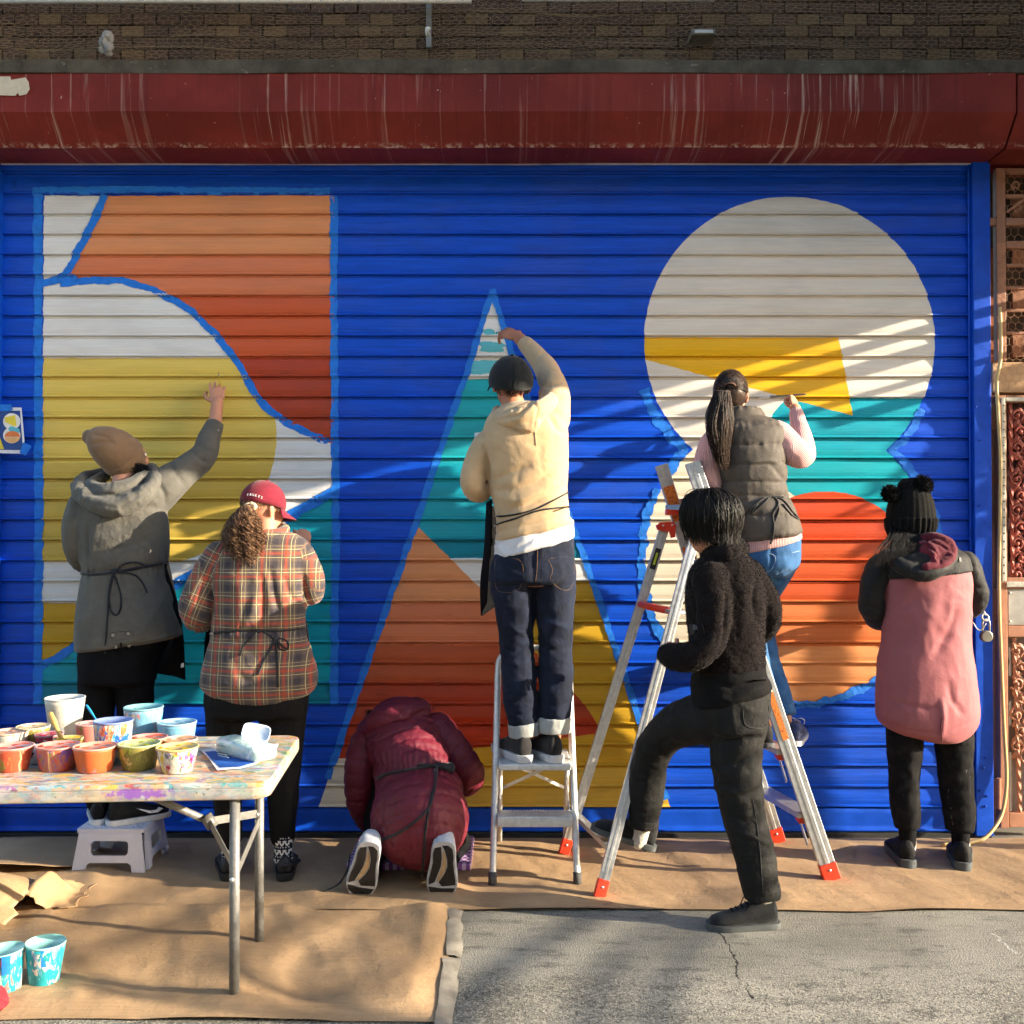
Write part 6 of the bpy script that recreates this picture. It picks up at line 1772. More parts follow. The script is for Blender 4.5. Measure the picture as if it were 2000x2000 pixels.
# -------------------------------------------------- person in the black fleece, foot on the ladder
Y5 = 3.95
FLEECE = cloth("black_fleece", (0.0095, 0.007, 0.007), 0.4, 1.0, 90, 260, 0.4, 0.05, 0.1)
BLACK_JEAN = cloth("black_denim", (0.0075, 0.0075, 0.0072), 0.3, 0.8, 16, 600, 0.35, 0.0, 0.25, fade=(0.016, 0.0155, 0.0145))
hc = at(1385, 1024, 3.97); hR = eul(0, 0, 40) @ eul(-4, 0, 0)
main = head_parts(hc, hR, 0.97) + [limb([(1410, 1100, 3.96, 24), (1396, 1060, 3.97, 24)]),
    trunk([(1110, 1370, 1470, Y5, .15), (1180, 1365, 1478, Y5, .2), (1290, 1370, 1478, Y5, .2), (1390, 1375, 1490, Y5, .22)]),
    limb([(1392, 1130, 3.87, 26), (1395, 1190, 3.83, 23), (1385, 1250, 3.81, 21), (1355, 1278, 3.81, 18), (1315, 1280, 3.88, 14)]), limb([(1465, 1122, 3.98, 22), (1490, 1170, 3.98, 19), (1496, 1208, 3.99, 17), (1470, 1235, 4.08, 14), (1430, 1250, 4.16, 11)]),
    limb([(1440, 1390, 3.93, 44), (1440, 1510, 3.92, 34), (1455, 1590, 3.92, 28), (1480, 1700, 3.90, 22), (1492, 1780, 3.90, 16)]), limb([(1392, 1395, 3.97, 42), (1330, 1412, 4.08, 34), (1278, 1452, 4.18, 27), (1262, 1540, 4.23, 20), (1254, 1640, 4.26, 10)])]
fine = hand_parts(at(1316, 1280, 3.88), (-0.3, 0.9, 0.1), (-0.8, -0.4, 0.3), 1, (35, 40, 30), 0.92) + hand_parts(at(1430, 1250, 4.16), (-0.7, 0.5, 0.2), (0.2, -0.3, 0.9), -1, (30, 40, 30), 0.92)
pE = person_body("person in black fleece jacket with one foot on the tall ladder's lowest rung", main, fine, SKIN, None)
add_eyes(pE, hc, hR, 0.97)
def fuzz(V, N):
    return 0.0012 * ridged(V * 90) + 0.0012 * vnoise(V * 170) + 0.0015 * vnoise(V * 40 + 7)
fl = garment("fleece_jacket", [trunk([(1078, 1390, 1452, 3.96, .15), (1102, 1358, 1474, Y5, .22), (1150, 1342, 1492, Y5, .27), (1220, 1346, 1492, Y5, .28), (1270, 1352, 1490, Y5, .28), ((1312, 1296), 1356, 1492, Y5, .285)]),
    limb([(1388, 1132, 3.86, 38), (1396, 1190, 3.82, 33), (1388, 1248, 3.80, 31), (1358, 1280, 3.80, 28), (1322, 1284, 3.85, 25), (1306, 1280, 3.89, 22)]), limb([(1462, 1122, 3.97, 32), (1490, 1166, 3.97, 28), (1500, 1208, 3.98, 25), (1484, 1234, 4.05, 22), (1440, 1250, 4.15, 17)]), limb([(1378, 1075, 4.05, 13), (1392, 1082, 3.93, 16), (1420, 1080, 3.87, 17), (1446, 1074, 3.93, 15), (1445, 1064, 4.02, 12)])],
    FLEECE, pE, 0.006, 3, 0.004, 8, extra=fuzz, folds=[([(1420, 1130), (1418, 1180), (1415, 1240), (1400, 1275)], 5, -0.012), ([(1440, 1100), (1452, 1180), (1455, 1260)], 12, 0.006), ([(1360, 1255), (1385, 1235), (1410, 1228)], 6, -0.008), ([(1340, 1298), (1360, 1305), (1385, 1298)], 4, -0.006), ([(1480, 1120), (1470, 1170), (1478, 1220)], 5, -0.010)], seed=15)
# loose pile standing off the fleece
nV = len(fl.data.vertices); VV = np.empty(nV * 3); fl.data.vertices.foreach_get("co", VV); VV = VV.reshape(-1, 3)
NN = np.empty(nV * 3); fl.data.vertices.foreach_get("normal", NN); NN = NN.reshape(-1, 3)
rs = np.random.RandomState(4); idx = rs.randint(0, nV, 26000)
A = VV[idx]; D = NN[idx] + rs.normal(0, 0.7, (len(idx), 3)); D /= np.linalg.norm(D, axis=1)[:, None]
S = np.cross(D, rs.normal(0, 1, (len(idx), 3))); S /= np.linalg.norm(S, axis=1)[:, None]
L = rs.uniform(0.004, 0.008, (len(idx), 1))
P3 = np.stack([A - S * 0.0011, A + S * 0.0011, A + D * L], 1).reshape(-1, 3)
pile = mesh_obj("pile", P3, np.arange(len(idx) * 3).reshape(-1, 3), FLEECE, None, False); pile.parent = fl; pile["kind"] = "stuff"
T_E = bvh(fl)
LOGO = plain("logo_grey", lin((96, 96, 104)), 0.7)
decal("chest_badge", T_E, [(1349, 1220), (1374, 1219), (1376, 1238), (1351, 1239)], 3.8, plain("badge_black", (0.012, 0.012, 0.016), 0.6), pE, 0.007)
for i in range(3):
    r0 = 10 - 3 * i
    P = [snap(T_E, 1358 + (r0) * math.cos(a) - 2, 1230 - r0 * math.sin(a) * 0.9, 3.8, 0.010) for a in np.linspace(0.05, math.pi / 2, 8)]
    v, f = tube(P, 0.0018, 6); adopt(mesh_obj("badge_arc", v, f, LOGO), pE)
hoE = garment("under_hoodie", [trunk([(1285, 1360, 1488, Y5, .27), (1320, 1354, 1495, Y5, .29), ((1352, 1332), 1352, 1502, Y5, .30), ((1380, 1342), 1356, 1503, Y5, .295)])], cloth("black_jersey", (0.006, 0.006, 0.0065), 0.2, 0.9, sheen=0.0, spec=0.12), pE, 0.008, 4, 0.004, 9, folds=[([(1370, 1320), (1430, 1345), (1500, 1320)], 6, -0.010), ([(1360, 1350), (1430, 1368), (1500, 1335)], 6, 0.008)], seed=3)
jE = garment("trousers", [trunk([((1370, 1338), 1358, 1502, 3.945, .27), (1395, 1368, 1500, 3.94, .275), (1425, 1382, 1494, 3.935, .26)]), limb([(1442, 1400, 3.93, 55), (1438, 1500, 3.92, 47), (1452, 1580, 3.92, 43), (1476, 1680, 3.90, 38), (1488, 1742, 3.90, 34)], round1=False), limb([(1394, 1402, 3.97, 52), (1334, 1412, 4.08, 44), (1284, 1450, 4.18, 37), (1268, 1500, 4.22, 34), (1262, 1560, 4.24, 32), (1256, 1606, 4.25, 28)], round1=False)],
    BLACK_JEAN, pE, 0.0085, 4, 0.006, 9, (1, 1, 1.5), folds=[([(1390, 1455), (1440, 1445), (1485, 1432)], 6, -0.012), ([(1400, 1500), (1440, 1490), (1480, 1468)], 6, -0.010), ([(1405, 1540), (1440, 1548), (1485, 1530)], 5, 0.010), ([(1425, 1590), (1455, 1605), (1490, 1595)], 5, -0.010), ([(1430, 1620), (1465, 1632), (1505, 1650)], 4, 0.008), ([(1300, 1480), (1290, 1455), (1310, 1440)], 5, -0.010), ([(1240, 1520), (1265, 1530), (1295, 1510)], 4, -0.007), ([(1240, 1580), (1262, 1590), (1288, 1578)], 4, -0.006)], seed=18)
T_EJ = bvh(jE)
for pts in ([(1455, 1345), (1500, 1342), (1496, 1415), (1478, 1422), (1452, 1412), (1455, 1345)],):
    stitch("pocket_seam", T_EJ, pts, 3.8, plain("thread_grey", lin((46, 46, 45)), 0.8), pE, 0.0018)
decal("waist_patch", T_EJ, [(1473, 1326), (1496, 1326), (1496, 1338), (1473, 1338)], 3.8, plain("patch_grey", lin((84, 84, 82)), 0.8), pE)
stitch("leg_seam", T_EJ, [(1470, 1560), (1482, 1640), (1490, 1740)], 3.8, plain("thread_grey", lin((70, 70, 68)), 0.8), pE, 0.0018)
for (c0, c1, r) in (((1489, 1752, 3.90), (1487, 1726, 3.90), 35.5), ((1256, 1616, 4.25), (1257, 1598, 4.25), 29.5)):
    g = garment("cuff", [limb([(*c0, r), (*c1, r)], n=20, round0=False, round1=False)], BLACK_JEAN, pE, 0.006, 2, 0.003, 14)
    g.parent = jE; g.matrix_parent_inverse = Matrix.Identity(4)
WSOCK = cloth("white_sock", lin((196, 192, 182)), 0.15, 0.95, 40, 300, 0.4)
garment("sock", [limb([(1491, 1745, 3.90, 19), (1494, 1768, 3.90, 16.5), (1491, 1784, 3.90, 15)])], WSOCK, pE, 0.006, 2, 0.003, 30)
garment("sock", [limb([(1255, 1605, 4.262, 18), (1252, 1628, 4.266, 16.5), (1247, 1644, 4.27, 15.5)])], WSOCK, pE, 0.006, 2, 0.003, 30)
GREY_KNIT = cloth("charcoal_knit_shoe", lin((32, 33, 34)), 0.2, 0.85, 30, 700, 0.3)
shoe(pE, (at(1519, 1812, 3.87)[0], 3.89, 0.001), 184, GREY_KNIT, plain("sole_dark", lin((76, 80, 80)), 0.7), 0.97, laces=BLACK_CLOTH)
hl = at(1274, 1660, 4.275)
shoe(pE, hl, 172, GREY_KNIT, plain("sole_dark", lin((76, 80, 80)), 0.7), 0.97, pitch=17, laces=BLACK_CLOTH)
rng = random.Random(51)
lines = []
for i in range(2300):
    az = rng.uniform(0, 2 * math.pi)
    fx, fy = math.cos(az), math.sin(az)            # fy towards the face
    if fy > 0.6: end = rng.uniform(70, 95)
    elif fy > 0.2: end = rng.uniform(98, 122)
    else: end = rng.uniform(108, 138)
    a0 = math.radians(rng.uniform(1, 40)); a1 = math.radians(end); da = rng.gauss(0, 0.34); j = 1.06 + 0.20 * rng.random() ** 1.5 + (0.10 * rng.random() if i % 23 == 0 else 0); wv = rng.uniform(0, 6)
    L_ = []
    for t in np.linspace(0, 1, 10):
        a = a0 + (a1 - a0) * t; q = az + da * t + 0.06 * math.sin(5 * t + wv)
        s = j * (1.0 + 0.10 * math.sin(math.pi * min(1, t * 1.1)) + 0.03 * math.sin(9 * t + wv * 3))
        z = math.cos(a) if a < math.pi / 2 else math.cos(a) * 1.25
        w = max(math.sin(a), math.sin(min(a, 1.6)) * 0.92 if a > 1.6 else 0)
        L_.append(hc + hR @ (np.array([0.083 * w * math.cos(q), 0.104 * w * math.sin(q) - 0.006, 0.098 * z + 0.014]) * 0.97 * s))
    lines.append(L_)
v, f = strand_mesh(lines, 0.0016, 0.0007); adopt(mesh_obj("hair", v, f, HAIR_BLACK), pE)
garment("hair_core", [ellipsoid(hc + hR @ np.array([0, -0.016, 0.026]), (0.088, 0.098, 0.098), hR, 20, 14), ellipsoid(hc + hR @ np.array([0, -0.055, -0.035]), (0.075, 0.055, 0.055), hR)], HAIR_BLACK, pE, 0.008, 3, 0.004, 25)

# -------------------------------------------------- person in the pink coat and pompom hat
Y6 = 4.56
PINK = cloth("rose_shell", lin((152, 88, 92)), 0.05, 0.7, 7, 500, 0.14, 0.05, 0.3)
BLACK_SHELL = cloth("black_shell", lin((18, 19, 20)), 0.15, 0.7, 9, 500, 0.3, 0.05, 0.3)
hc = at(1780, 1010, 4.60); hR = eul(0, 0, 6) @ eul(-10, 0, 0)
main = head_parts(hc, hR, 0.96) + [limb([(1790, 1085, 4.57, 21), (1784, 1045, 4.59, 21)]), trunk([(1085, 1735, 1868, Y6, .14), (1200, 1740, 1875, Y6, .19), (1330, 1738, 1885, Y6, .2), (1420, 1740, 1890, Y6, .2)]),
    limb([(1722, 1100, Y6, 18), (1704, 1160, Y6, 16), (1706, 1195, 4.60, 15), (1730, 1208, 4.72, 12), (1755, 1195, 4.85, 10)]), limb([(1884, 1098, Y6, 18), (1902, 1145, 4.57, 16), (1902, 1178, 4.63, 15), (1884, 1192, 4.74, 12), (1858, 1190, 4.85, 10)]),
    limb([(1770, 1400, Y6, 30), (1769, 1520, 4.56, 21), (1772, 1610, 4.56, 11), (1773, 1675, 4.57, 8)]), limb([(1858, 1400, Y6, 30), (1867, 1530, 4.56, 19), (1875, 1615, 4.56, 11), (1877, 1680, 4.57, 8)])]
fine = hand_parts(at(1755, 1195, 4.85), (0.6, 0.5, 0.3), (0, -0.4, 0.9), 1, (40, 40, 30), 0.88) + hand_parts(at(1858, 1190, 4.85), (-0.6, 0.5, 0.3), (0, -0.4, 0.9), -1, (40, 40, 30), 0.88)
pF = person_body("person in long pink and black coat and black hat with two pompoms", main, fine, SKIN, None)
add_eyes(pF, hc, hR, 0.96)
ct = garment("coat", [trunk([(1066, 1760, 1848, 4.57, .14), (1090, 1722, 1884, Y6, .21), (1125, 1722, 1894, Y6, .255), (1180, 1724, 1894, Y6, .27), (1240, 1724, 1891, Y6, .27), (1300, 1717, 1898, Y6, .29), (1370, 1714, 1908, Y6, .31), (1404, 1717, 1906, Y6, .31), (1428, 1745, 1890, Y6, .29), (1440, 1790, 1868, Y6, .25)])],
    PINK, pF, 0.008, 4, 0.0042, 7, folds=[([(1838, 1360), (1842, 1400), (1838, 1442)], 6, 0.010), ([(1826, 1150), (1812, 1220), (1800, 1290)], 14, 0.005), ([(1870, 1180), (1850, 1240), (1820, 1290)], 8, -0.006), ([(1720, 1360), (1780, 1380), (1830, 1384)], 5, -0.006), ([(1850, 1330), (1860, 1370), (1885, 1400)], 6, -0.007), ([(1725, 1200), (1760, 1190), (1800, 1160)], 8, -0.005), ([(1720, 1405), (1770, 1426), (1840, 1434), (1900, 1408)], 2.5, -0.004)], seed=22)
T_F = bvh(ct)
yk = garment("yoke", [trunk([(1064, 1752, 1854, 4.57, .16), (1084, 1716, 1887, Y6, .22), (1105, 1716, 1895, Y6, .25), ((1130, 1113), 1718, 1897, Y6, .268)])], BLACK_SHELL, pF, 0.007, 3, 0.002, 9); yk.parent = ct; yk.matrix_parent_inverse = Matrix.Identity(4)
for sl in ([(1722, 1104, 4.555, 27), (1703, 1150, 4.55, 24), (1703, 1188, 4.57, 24), (1718, 1211, 4.66, 20), (1748, 1198, 4.81, 15)], [(1884, 1102, 4.56, 27), (1902, 1142, 4.565, 23), (1906, 1172, 4.60, 22), (1890, 1192, 4.70, 18), (1862, 1190, 4.82, 14)]):
    x0 = sl[0][0]; dx = 1 if x0 > 1800 else -1
    g = garment("sleeve", [limb(sl)], BLACK_SHELL, pF, 0.0075, 4, 0.0045, 12, folds=[([(sl[1][0] - 20, sl[1][1]), (sl[1][0] + 20, sl[1][1] + 8)], 4, -0.006), ([(sl[2][0] - 20, sl[2][1] - 8), (sl[2][0] + 18, sl[2][1] + 4)], 4, -0.007)], seed=25 + dx)
    g.parent = ct; g.matrix_parent_inverse = Matrix.Identity(4)
DARK_MAROON = cloth("wine_lining", lin((88, 22, 36)), 0.12, 0.8, 10, 500, 0.3)
garment("hood", [limb([(1762, 1070, 4.62, 10), (1745, 1085, 4.50, 14), (1765, 1108, 4.42, 15), (1805, 1120, 4.395, 16), (1840, 1108, 4.41, 15), (1858, 1085, 4.50, 13), (1850, 1062, 4.62, 10)]), ellipsoid(at(1800, 1098, 4.44), (0.10, 0.05, 0.05), eul(0, -6, 0))], BLACK_SHELL, pF, 0.0065, 3, 0.003, 12, folds=[([(1770, 1105), (1810, 1112), (1850, 1090)], 3, -0.006)])
garment("hood_lining", [limb([(1790, 1058, 4.53, 8), (1818, 1050, 4.475, 10), (1848, 1060, 4.445, 11), (1858, 1082, 4.42, 10), (1842, 1102, 4.385, 9), (1808, 1108, 4.375, 8)]), ellipsoid(at(1826, 1082, 4.42), (0.072, 0.024, 0.060), eul(-22, -18, 0)), limb([(1800, 1066, 4.47, 10), (1822, 1078, 4.415, 11), (1826, 1100, 4.385, 9)])], DARK_MAROON, pF, 0.005, 3, 0.004, 18, folds=[([(1806, 1064), (1830, 1078), (1838, 1104)], 3, -0.010), ([(1800, 1086), (1822, 1092), (1852, 1080)], 3, -0.008), ([(1812, 1056), (1840, 1066), (1854, 1078)], 2.5, -0.008)])
rope("hood_cord", bvh(yk), [(1808, 1113), (1820, 1116), (1810, 1128), (1822, 1132)], 4.38, 0.003, plain("cord_grey", lin((140, 140, 136)), 0.7), pF, off=0.012)
decal("shoulder_mark", bvh(yk), [(1872, 1090), (1876, 1089), (1877, 1097), (1873, 1098)], 4.4, plain("mark_silver", lin((92, 92, 92)), 0.6), pF, 0.004)
stitch("seam", T_F, [(1839, 1448), (1838, 1420), (1840, 1400)], 4.4, DARK_MAROON, pF, 0.0025)
M = Mat("paint_flecked_jersey", 0.95, 0.15); p = M.pos()
c = M.mix((0.006, 0.006, 0.0065), (0.014, 0.0135, 0.0135), M.noise(p, 22, 2).smooth(0.4, 0.7))
c = M.mix(c, lin((150, 142, 140)), M.noise(M.scaled(p, (1, 1, 0.45)), 34, 3, 0.6, 1.0).smooth(0.69, 0.74) * 0.7)
c = M.mix(c, lin((190, 130, 100)), M.noise(M.scaled(p, (1, 1, 0.5)), 58, 2, 0.6, 0.8).smooth(0.76, 0.80) * 0.8)
M.base(c); M.bump(M.noise(p, 40, 2), 0.3, 0.01); JOG = M.m
garment("trousers", [limb([(1768, 1410, Y6, 36), (1767, 1520, 4.56, 30), (1770, 1590, 4.555, 27), (1772, 1618, 4.55, 23)], round1=False), limb([(1860, 1410, Y6, 38), (1868, 1530, 4.56, 30), (1874, 1595, 4.555, 28), (1874, 1622, 4.55, 24)], round1=False), trunk([(1380, 1735, 1892, Y6, .22), (1420, 1735, 1895, Y6, .22)])], JOG, pF, 0.008, 4, 0.006, 9, (1, 1, 1.4), seed=27)
garment("ankle_cuff", [limb([(1772, 1612, 4.55, 17), (1773, 1650, 4.55, 15)])], BLACK_CLOTH, pF, 0.006, 2, 0.001)
garment("ankle_cuff", [limb([(1875, 1616, 4.55, 18), (1877, 1658, 4.545, 16)])], BLACK_CLOTH, pF, 0.006, 2, 0.001)
garment("sock", [limb([(1775, 1640, 4.555, 14), (1776, 1660, 4.56, 12)])], WSOCK, pF, 0.006, 2, 0.001)
garment("sock", [limb([(1879, 1646, 4.545, 15), (1880, 1666, 4.55, 12.5)])], WSOCK, pF, 0.006, 2, 0.001)
shoe(pF, (at(1774, 1697, 4.50)[0], 4.50, 0.018), 82, BLACK_SHOE, plain("sole_slate", lin((70, 75, 77)), 0.65), 1.05, sole_h=0.036, low=1.05)
shoe(pF, (at(1881, 1705, 4.46)[0], 4.465, 0.018), 70, BLACK_SHOE, plain("sole_slate", lin((70, 75, 77)), 0.65), 1.05, sole_h=0.036, low=1.05)
M = Mat("black_rib_knit", 0.95, 0.15); p = M.pos("object"); X, Y, Z = M.xyz(p)
M.base(M.mix((0.004, 0.004, 0.004), (0.011, 0.0105, 0.010), M.noise(p, 160, 2).smooth(0.4, 0.7)))
M.bump(M.noise(p, 190, 2), 0.6, 0.004); RIB = M.m
def ribs(V, N):
    a = np.arctan2(V[:, 0] - hc[0], V[:, 1] - hc[1]); X_, Y_ = proj(V)
    return 0.0045 * np.sin(a * 26) * (0.6 + 0.4 * np.sign(Y_ - 1012)) + 0.005 * (Y_ > 1012) + 0.001 * np.sin(V[:, 2] * 700)
ht = garment("knit_hat", [limb([(1779, 1030, 4.60, 45), (1779, 1008, 4.60, 46), (1779, 985, 4.595, 43), (1778, 965, 4.59, 36), (1776, 954, 4.59, 24)], n=28)], RIB, pF, 0.005, 2, 0.001, 8, extra=ribs)
rng = random.Random(61)
for (cx, cyy, r) in ((1738, 964, 17), (1801, 949, 21)):
    c = at(cx, cyy, 4.555); rr = px(r, 4.555)
    lines = []
    for i in range(900):
        d = np.array([rng.gauss(0, 1) for _ in range(3)]); d /= np.linalg.norm(d)
        l = rr * rng.uniform(0.85, 1.12); e = c + d * l + np.array([rng.gauss(0, 0.003) for _ in range(3)])
        lines.append([c + d * rr * 0.4, e])
    v, f = strand_mesh(lines, 0.0020, 0.0014); m_ = MB().add(v, f)
    v, f = ellipsoid(c, (rr * 0.8,) * 3); m_.add(v, f)
    o = m_.build("pompom", RIB, None, smooth=True); o.parent = ht
lines = []
for i in range(420):
    x0 = rng.uniform(1742, 1822); p0 = at(x0, 1030 + rng.uniform(-4, 4), 4.525 + 0.0009 * abs(x0 - 1782))
    dx = rng.uniform(-50, 12) if x0 < 1795 else rng.uniform(-25, 25)
    p1 = at(x0 + dx * 0.3, 1052, 4.485); p2 = at(x0 + dx * 0.7, 1070 + rng.uniform(0, 15), 4.43); p3 = at(x0 + dx, 1078 + rng.uniform(0, 32), 4.425)
    lines.append(catmull(np.array([p0, p1, p2, p3]), 3))
v, f = strand_mesh(lines, 0.0019, 0.0008); adopt(mesh_obj("hair", v, f, HAIR_BLACK), pF)

# -------------------------------------------------- kneeling person in the maroon puffer coat
PUFF = cloth("maroon_nylon", lin((98, 24, 40)), 0.12, 0.55, 8, 600, 0.4, 0.0, 0.35)
hc = at(762, 1412, 4.80); hR = eul(0, 0, 15) @ eul(-55, 0, 0)
def spine(r):
    return limb([(818, 1600, 4.36, 70 * r), (816, 1540, 4.45, 66 * r), (795, 1470, 4.58, 60 * r), (778, 1430, 4.68, 50 * r)])
main = head_parts(hc, hR, 0.95) + [limb([(775, 1435, 4.70, 22), (766, 1418, 4.76, 22)]), spine(0.85), limb([(716, 1455, 4.62, 18), (706, 1510, 4.58, 17), (710, 1570, 4.63, 16), (730, 1600, 4.76, 12)]), limb([(852, 1428, 4.62, 22), (888, 1470, 4.61, 19), (912, 1513, 4.63, 17), (900, 1525, 4.74, 13), (878, 1512, 4.88, 10)]),
    limb([(780, 1610, 4.40, 40), (752, 1640, 4.60, 30), (738, 1660, 4.70, 24), (722, 1690, 4.50, 20), (712, 1700, 4.24, 14)]), limb([(860, 1610, 4.40, 40), (880, 1640, 4.60, 30), (888, 1655, 4.70, 24), (874, 1690, 4.50, 20), (866, 1700, 4.24, 14)])]
fine = hand_parts(at(732, 1600, 4.77), (0.3, 0.9, -0.2), (-0.4, -0.2, 0.9), 1, (35, 40, 30), 0.88) + hand_parts(at(878, 1512, 4.88), (-0.4, 0.8, 0.2), (0.6, -0.4, 0.6), -1, (40, 45, 35), 0.88)
pG = person_body("person in maroon puffer coat kneeling on a purple mat to paint low down", main, fine, SKIN, None)
add_eyes(pG, hc, hR, 0.95)
def along(V, N):
    """baffles run across the coat, square to its slope from seat to shoulders"""
    a = at(820, 1690, 4.24); b = at(778, 1415, 4.72); d = (b - a) / np.linalg.norm(b - a)
    t = (V - a) @ d + 0.012 * vnoise(V * 5)
    per = 0.058
    ph = (t / per) % 1.0
    o = 0.0085 * np.sin(math.pi * ph) ** 0.45
    X, Y = proj(V)
    waist = np.exp(-((Y - 1490) / 22) ** 2)
    o = o * (1 - 0.7 * waist) - 0.012 * np.exp(-((Y - 1497) / 9) ** 2)
    o += 0.004 * np.sin(X * 0.55 + 3 * vnoise(V * 12)) * waist
    return o + 0.0025 * ridged(V * [36, 36, 18]) * np.exp(-(np.minimum(ph, 1 - ph) / 0.3) ** 2) * 1.4
pf = garment("puffer_coat", [ellipsoid(at(820, 1598, 4.33), (px(92, 4.33), 0.20, px(92, 4.33)), eul(-20, 0, 0), 28, 18), limb([(820, 1560, 4.42, 84), (808, 1505, 4.50, 74), (790, 1455, 4.62, 76), (780, 1428, 4.70, 66)], n=26), ellipsoid(at(824, 1668, 4.28), (0.10, 0.08, 0.055)),
    ellipsoid(at(783, 1450, 4.66), (0.165, 0.12, 0.10), eul(0, -12, 0))], PUFF, pG, 0.007, 4, 0.002, 12, extra=along, folds=[([(752, 1520), (748, 1600), (770, 1660)], 3, -0.006), ([(800, 1500), (802, 1535)], 2.5, -0.006), ([(770, 1470), (820, 1458), (860, 1465)], 4, -0.006), ([(842, 1500), (838, 1580), (828, 1690)], 3, -0.004)], seed=33)
for sl, sd in (([(716, 1452, 4.63, 30), (703, 1505, 4.58, 28), (706, 1565, 4.62, 26), (722, 1605, 4.74, 20)], 1), ([(850, 1425, 4.64, 34), (888, 1470, 4.60, 31), (917, 1512, 4.62, 27), (906, 1530, 4.72, 22), (882, 1518, 4.86, 18)], 2)):
    Kp = np.array([at(*q[:3]) for q in sl])
    def ringq(V, N, Kp=Kp):
        d = Kp[2] - Kp[0]; d = d / np.linalg.norm(d)
        t = (V - Kp[0]) @ d + 0.008 * vnoise(V * 6)
        ph = (t / 0.060) % 1.0
        return 0.008 * np.sin(math.pi * ph) ** 0.45 + 0.002 * ridged(V * 30) * np.exp(-(np.minimum(ph, 1 - ph) / 0.3) ** 2)
    g = garment("sleeve", [limb(sl)], PUFF, pG, 0.007, 3, 0.002, 12, extra=ringq, seed=sd); g.parent = pf; g.matrix_parent_inverse = Matrix.Identity(4)
garment("hood", [ellipsoid(at(786, 1400, 4.66), (0.14, 0.10, 0.075), eul(-20, -20, 0), 22, 14), limb([(716, 1428, 4.64, 20), (742, 1412, 4.57, 27), (782, 1398, 4.55, 27), (822, 1388, 4.60, 22)]), ellipsoid(at(796, 1383, 4.70), (0.09, 0.08, 0.05), eul(-10, 10, 0))], PUFF, pG, 0.007, 4, 0.004, 14, folds=[([(708, 1440), (755, 1425), (785, 1410)], 4, -0.012), ([(765, 1385), (785, 1390), (790, 1400)], 3, -0.010), ([(800, 1402), (825, 1390), (838, 1388)], 4, -0.012)], seed=35)
rng = random.Random(71)
lines = []
for i in range(200):
    p0 = at(rng.uniform(728, 748), rng.uniform(1388, 1400), 4.82); p1 = p0 + np.array([rng.uniform(-0.05, -0.005), rng.uniform(-0.08, 0.03), rng.uniform(-0.08, 0.0)])
    lines.append([p0, (p0 + p1) / 2 + np.array([-0.012, 0, 0.012]), p1])
v, f = strand_mesh(lines, 0.002, 0.001); adopt(mesh_obj("hair", v, f, HAIR_BLACK), pG)
garment("trousers", [limb([(775, 1615, 4.42, 42), (745, 1640, 4.60, 34), (735, 1655, 4.68, 30), (724, 1685, 4.50, 26), (716, 1692, 4.27, 18)]), limb([(862, 1615, 4.42, 42), (882, 1640, 4.60, 32), (890, 1650, 4.68, 28), (872, 1685, 4.50, 26), (866, 1692, 4.27, 18)])], NAVY_TR, pG, 0.009, 4, 0.004, 9)
T_G = bvh(pf)
rope("apron_tie", T_G, [(738, 1520), (760, 1512), (800, 1505), (845, 1497), (880, 1492)], 4.38, 0.007, BLK_RIB, pG, off=0.004)
rope("apron_tie", T_G, [(852, 1498), (850, 1530), (838, 1575), (830, 1625), (826, 1690), (824, 1712)], 4.2, 0.0055, BLK_RIB, pG, off=0.004)
rope("apron_tie", T_G, [(850, 1505), (848, 1545), (836, 1580), (810, 1605), (775, 1628), (742, 1642)], 4.2, 0.0055, BLK_RIB, pG, off=0.004)
rope("apron_tie", T_G, [(852, 1498), (835, 1494), (818, 1494), (835, 1498)], 4.38, 0.006, BLK_RIB, pG, off=0.006)
g = garment("bow", [ellipsoid(at(866, 1497, 4.36), (0.032, 0.012, 0.016), eul(0, 18, 0)), ellipsoid(at(880, 1500, 4.37), (0.018, 0.012, 0.022)), ellipsoid(at(852, 1498, 4.36), (0.012, 0.012, 0.012))], BLK_RIB, pG, 0.005, 2, 0.003, 30)
sheet_grid("apron", [[(722, 1520, 4.60), (738, 1515, 4.55), (748, 1512, 4.50)], [(712, 1580, 4.58), (726, 1575, 4.52), (738, 1560, 4.46)], [(712, 1640, 4.56), (722, 1630, 4.50), (735, 1610, 4.44)]], BLACK_CLOTH, pG)
SOLE_DK = plain("tread_dark", lin((44, 41, 40)), 0.8, 0.2, 0, 0.2, 60, 0.5)
SOLE_TAN = plain("tread_tan", lin((176, 150, 116)), 0.8, 0.2, 0, 0.15, 40, 0.2)
RUN_WHITE = plain("runner_white", lin((178, 182, 190)), 0.6, 0.3, 0, 0.12, 30, 0.2)
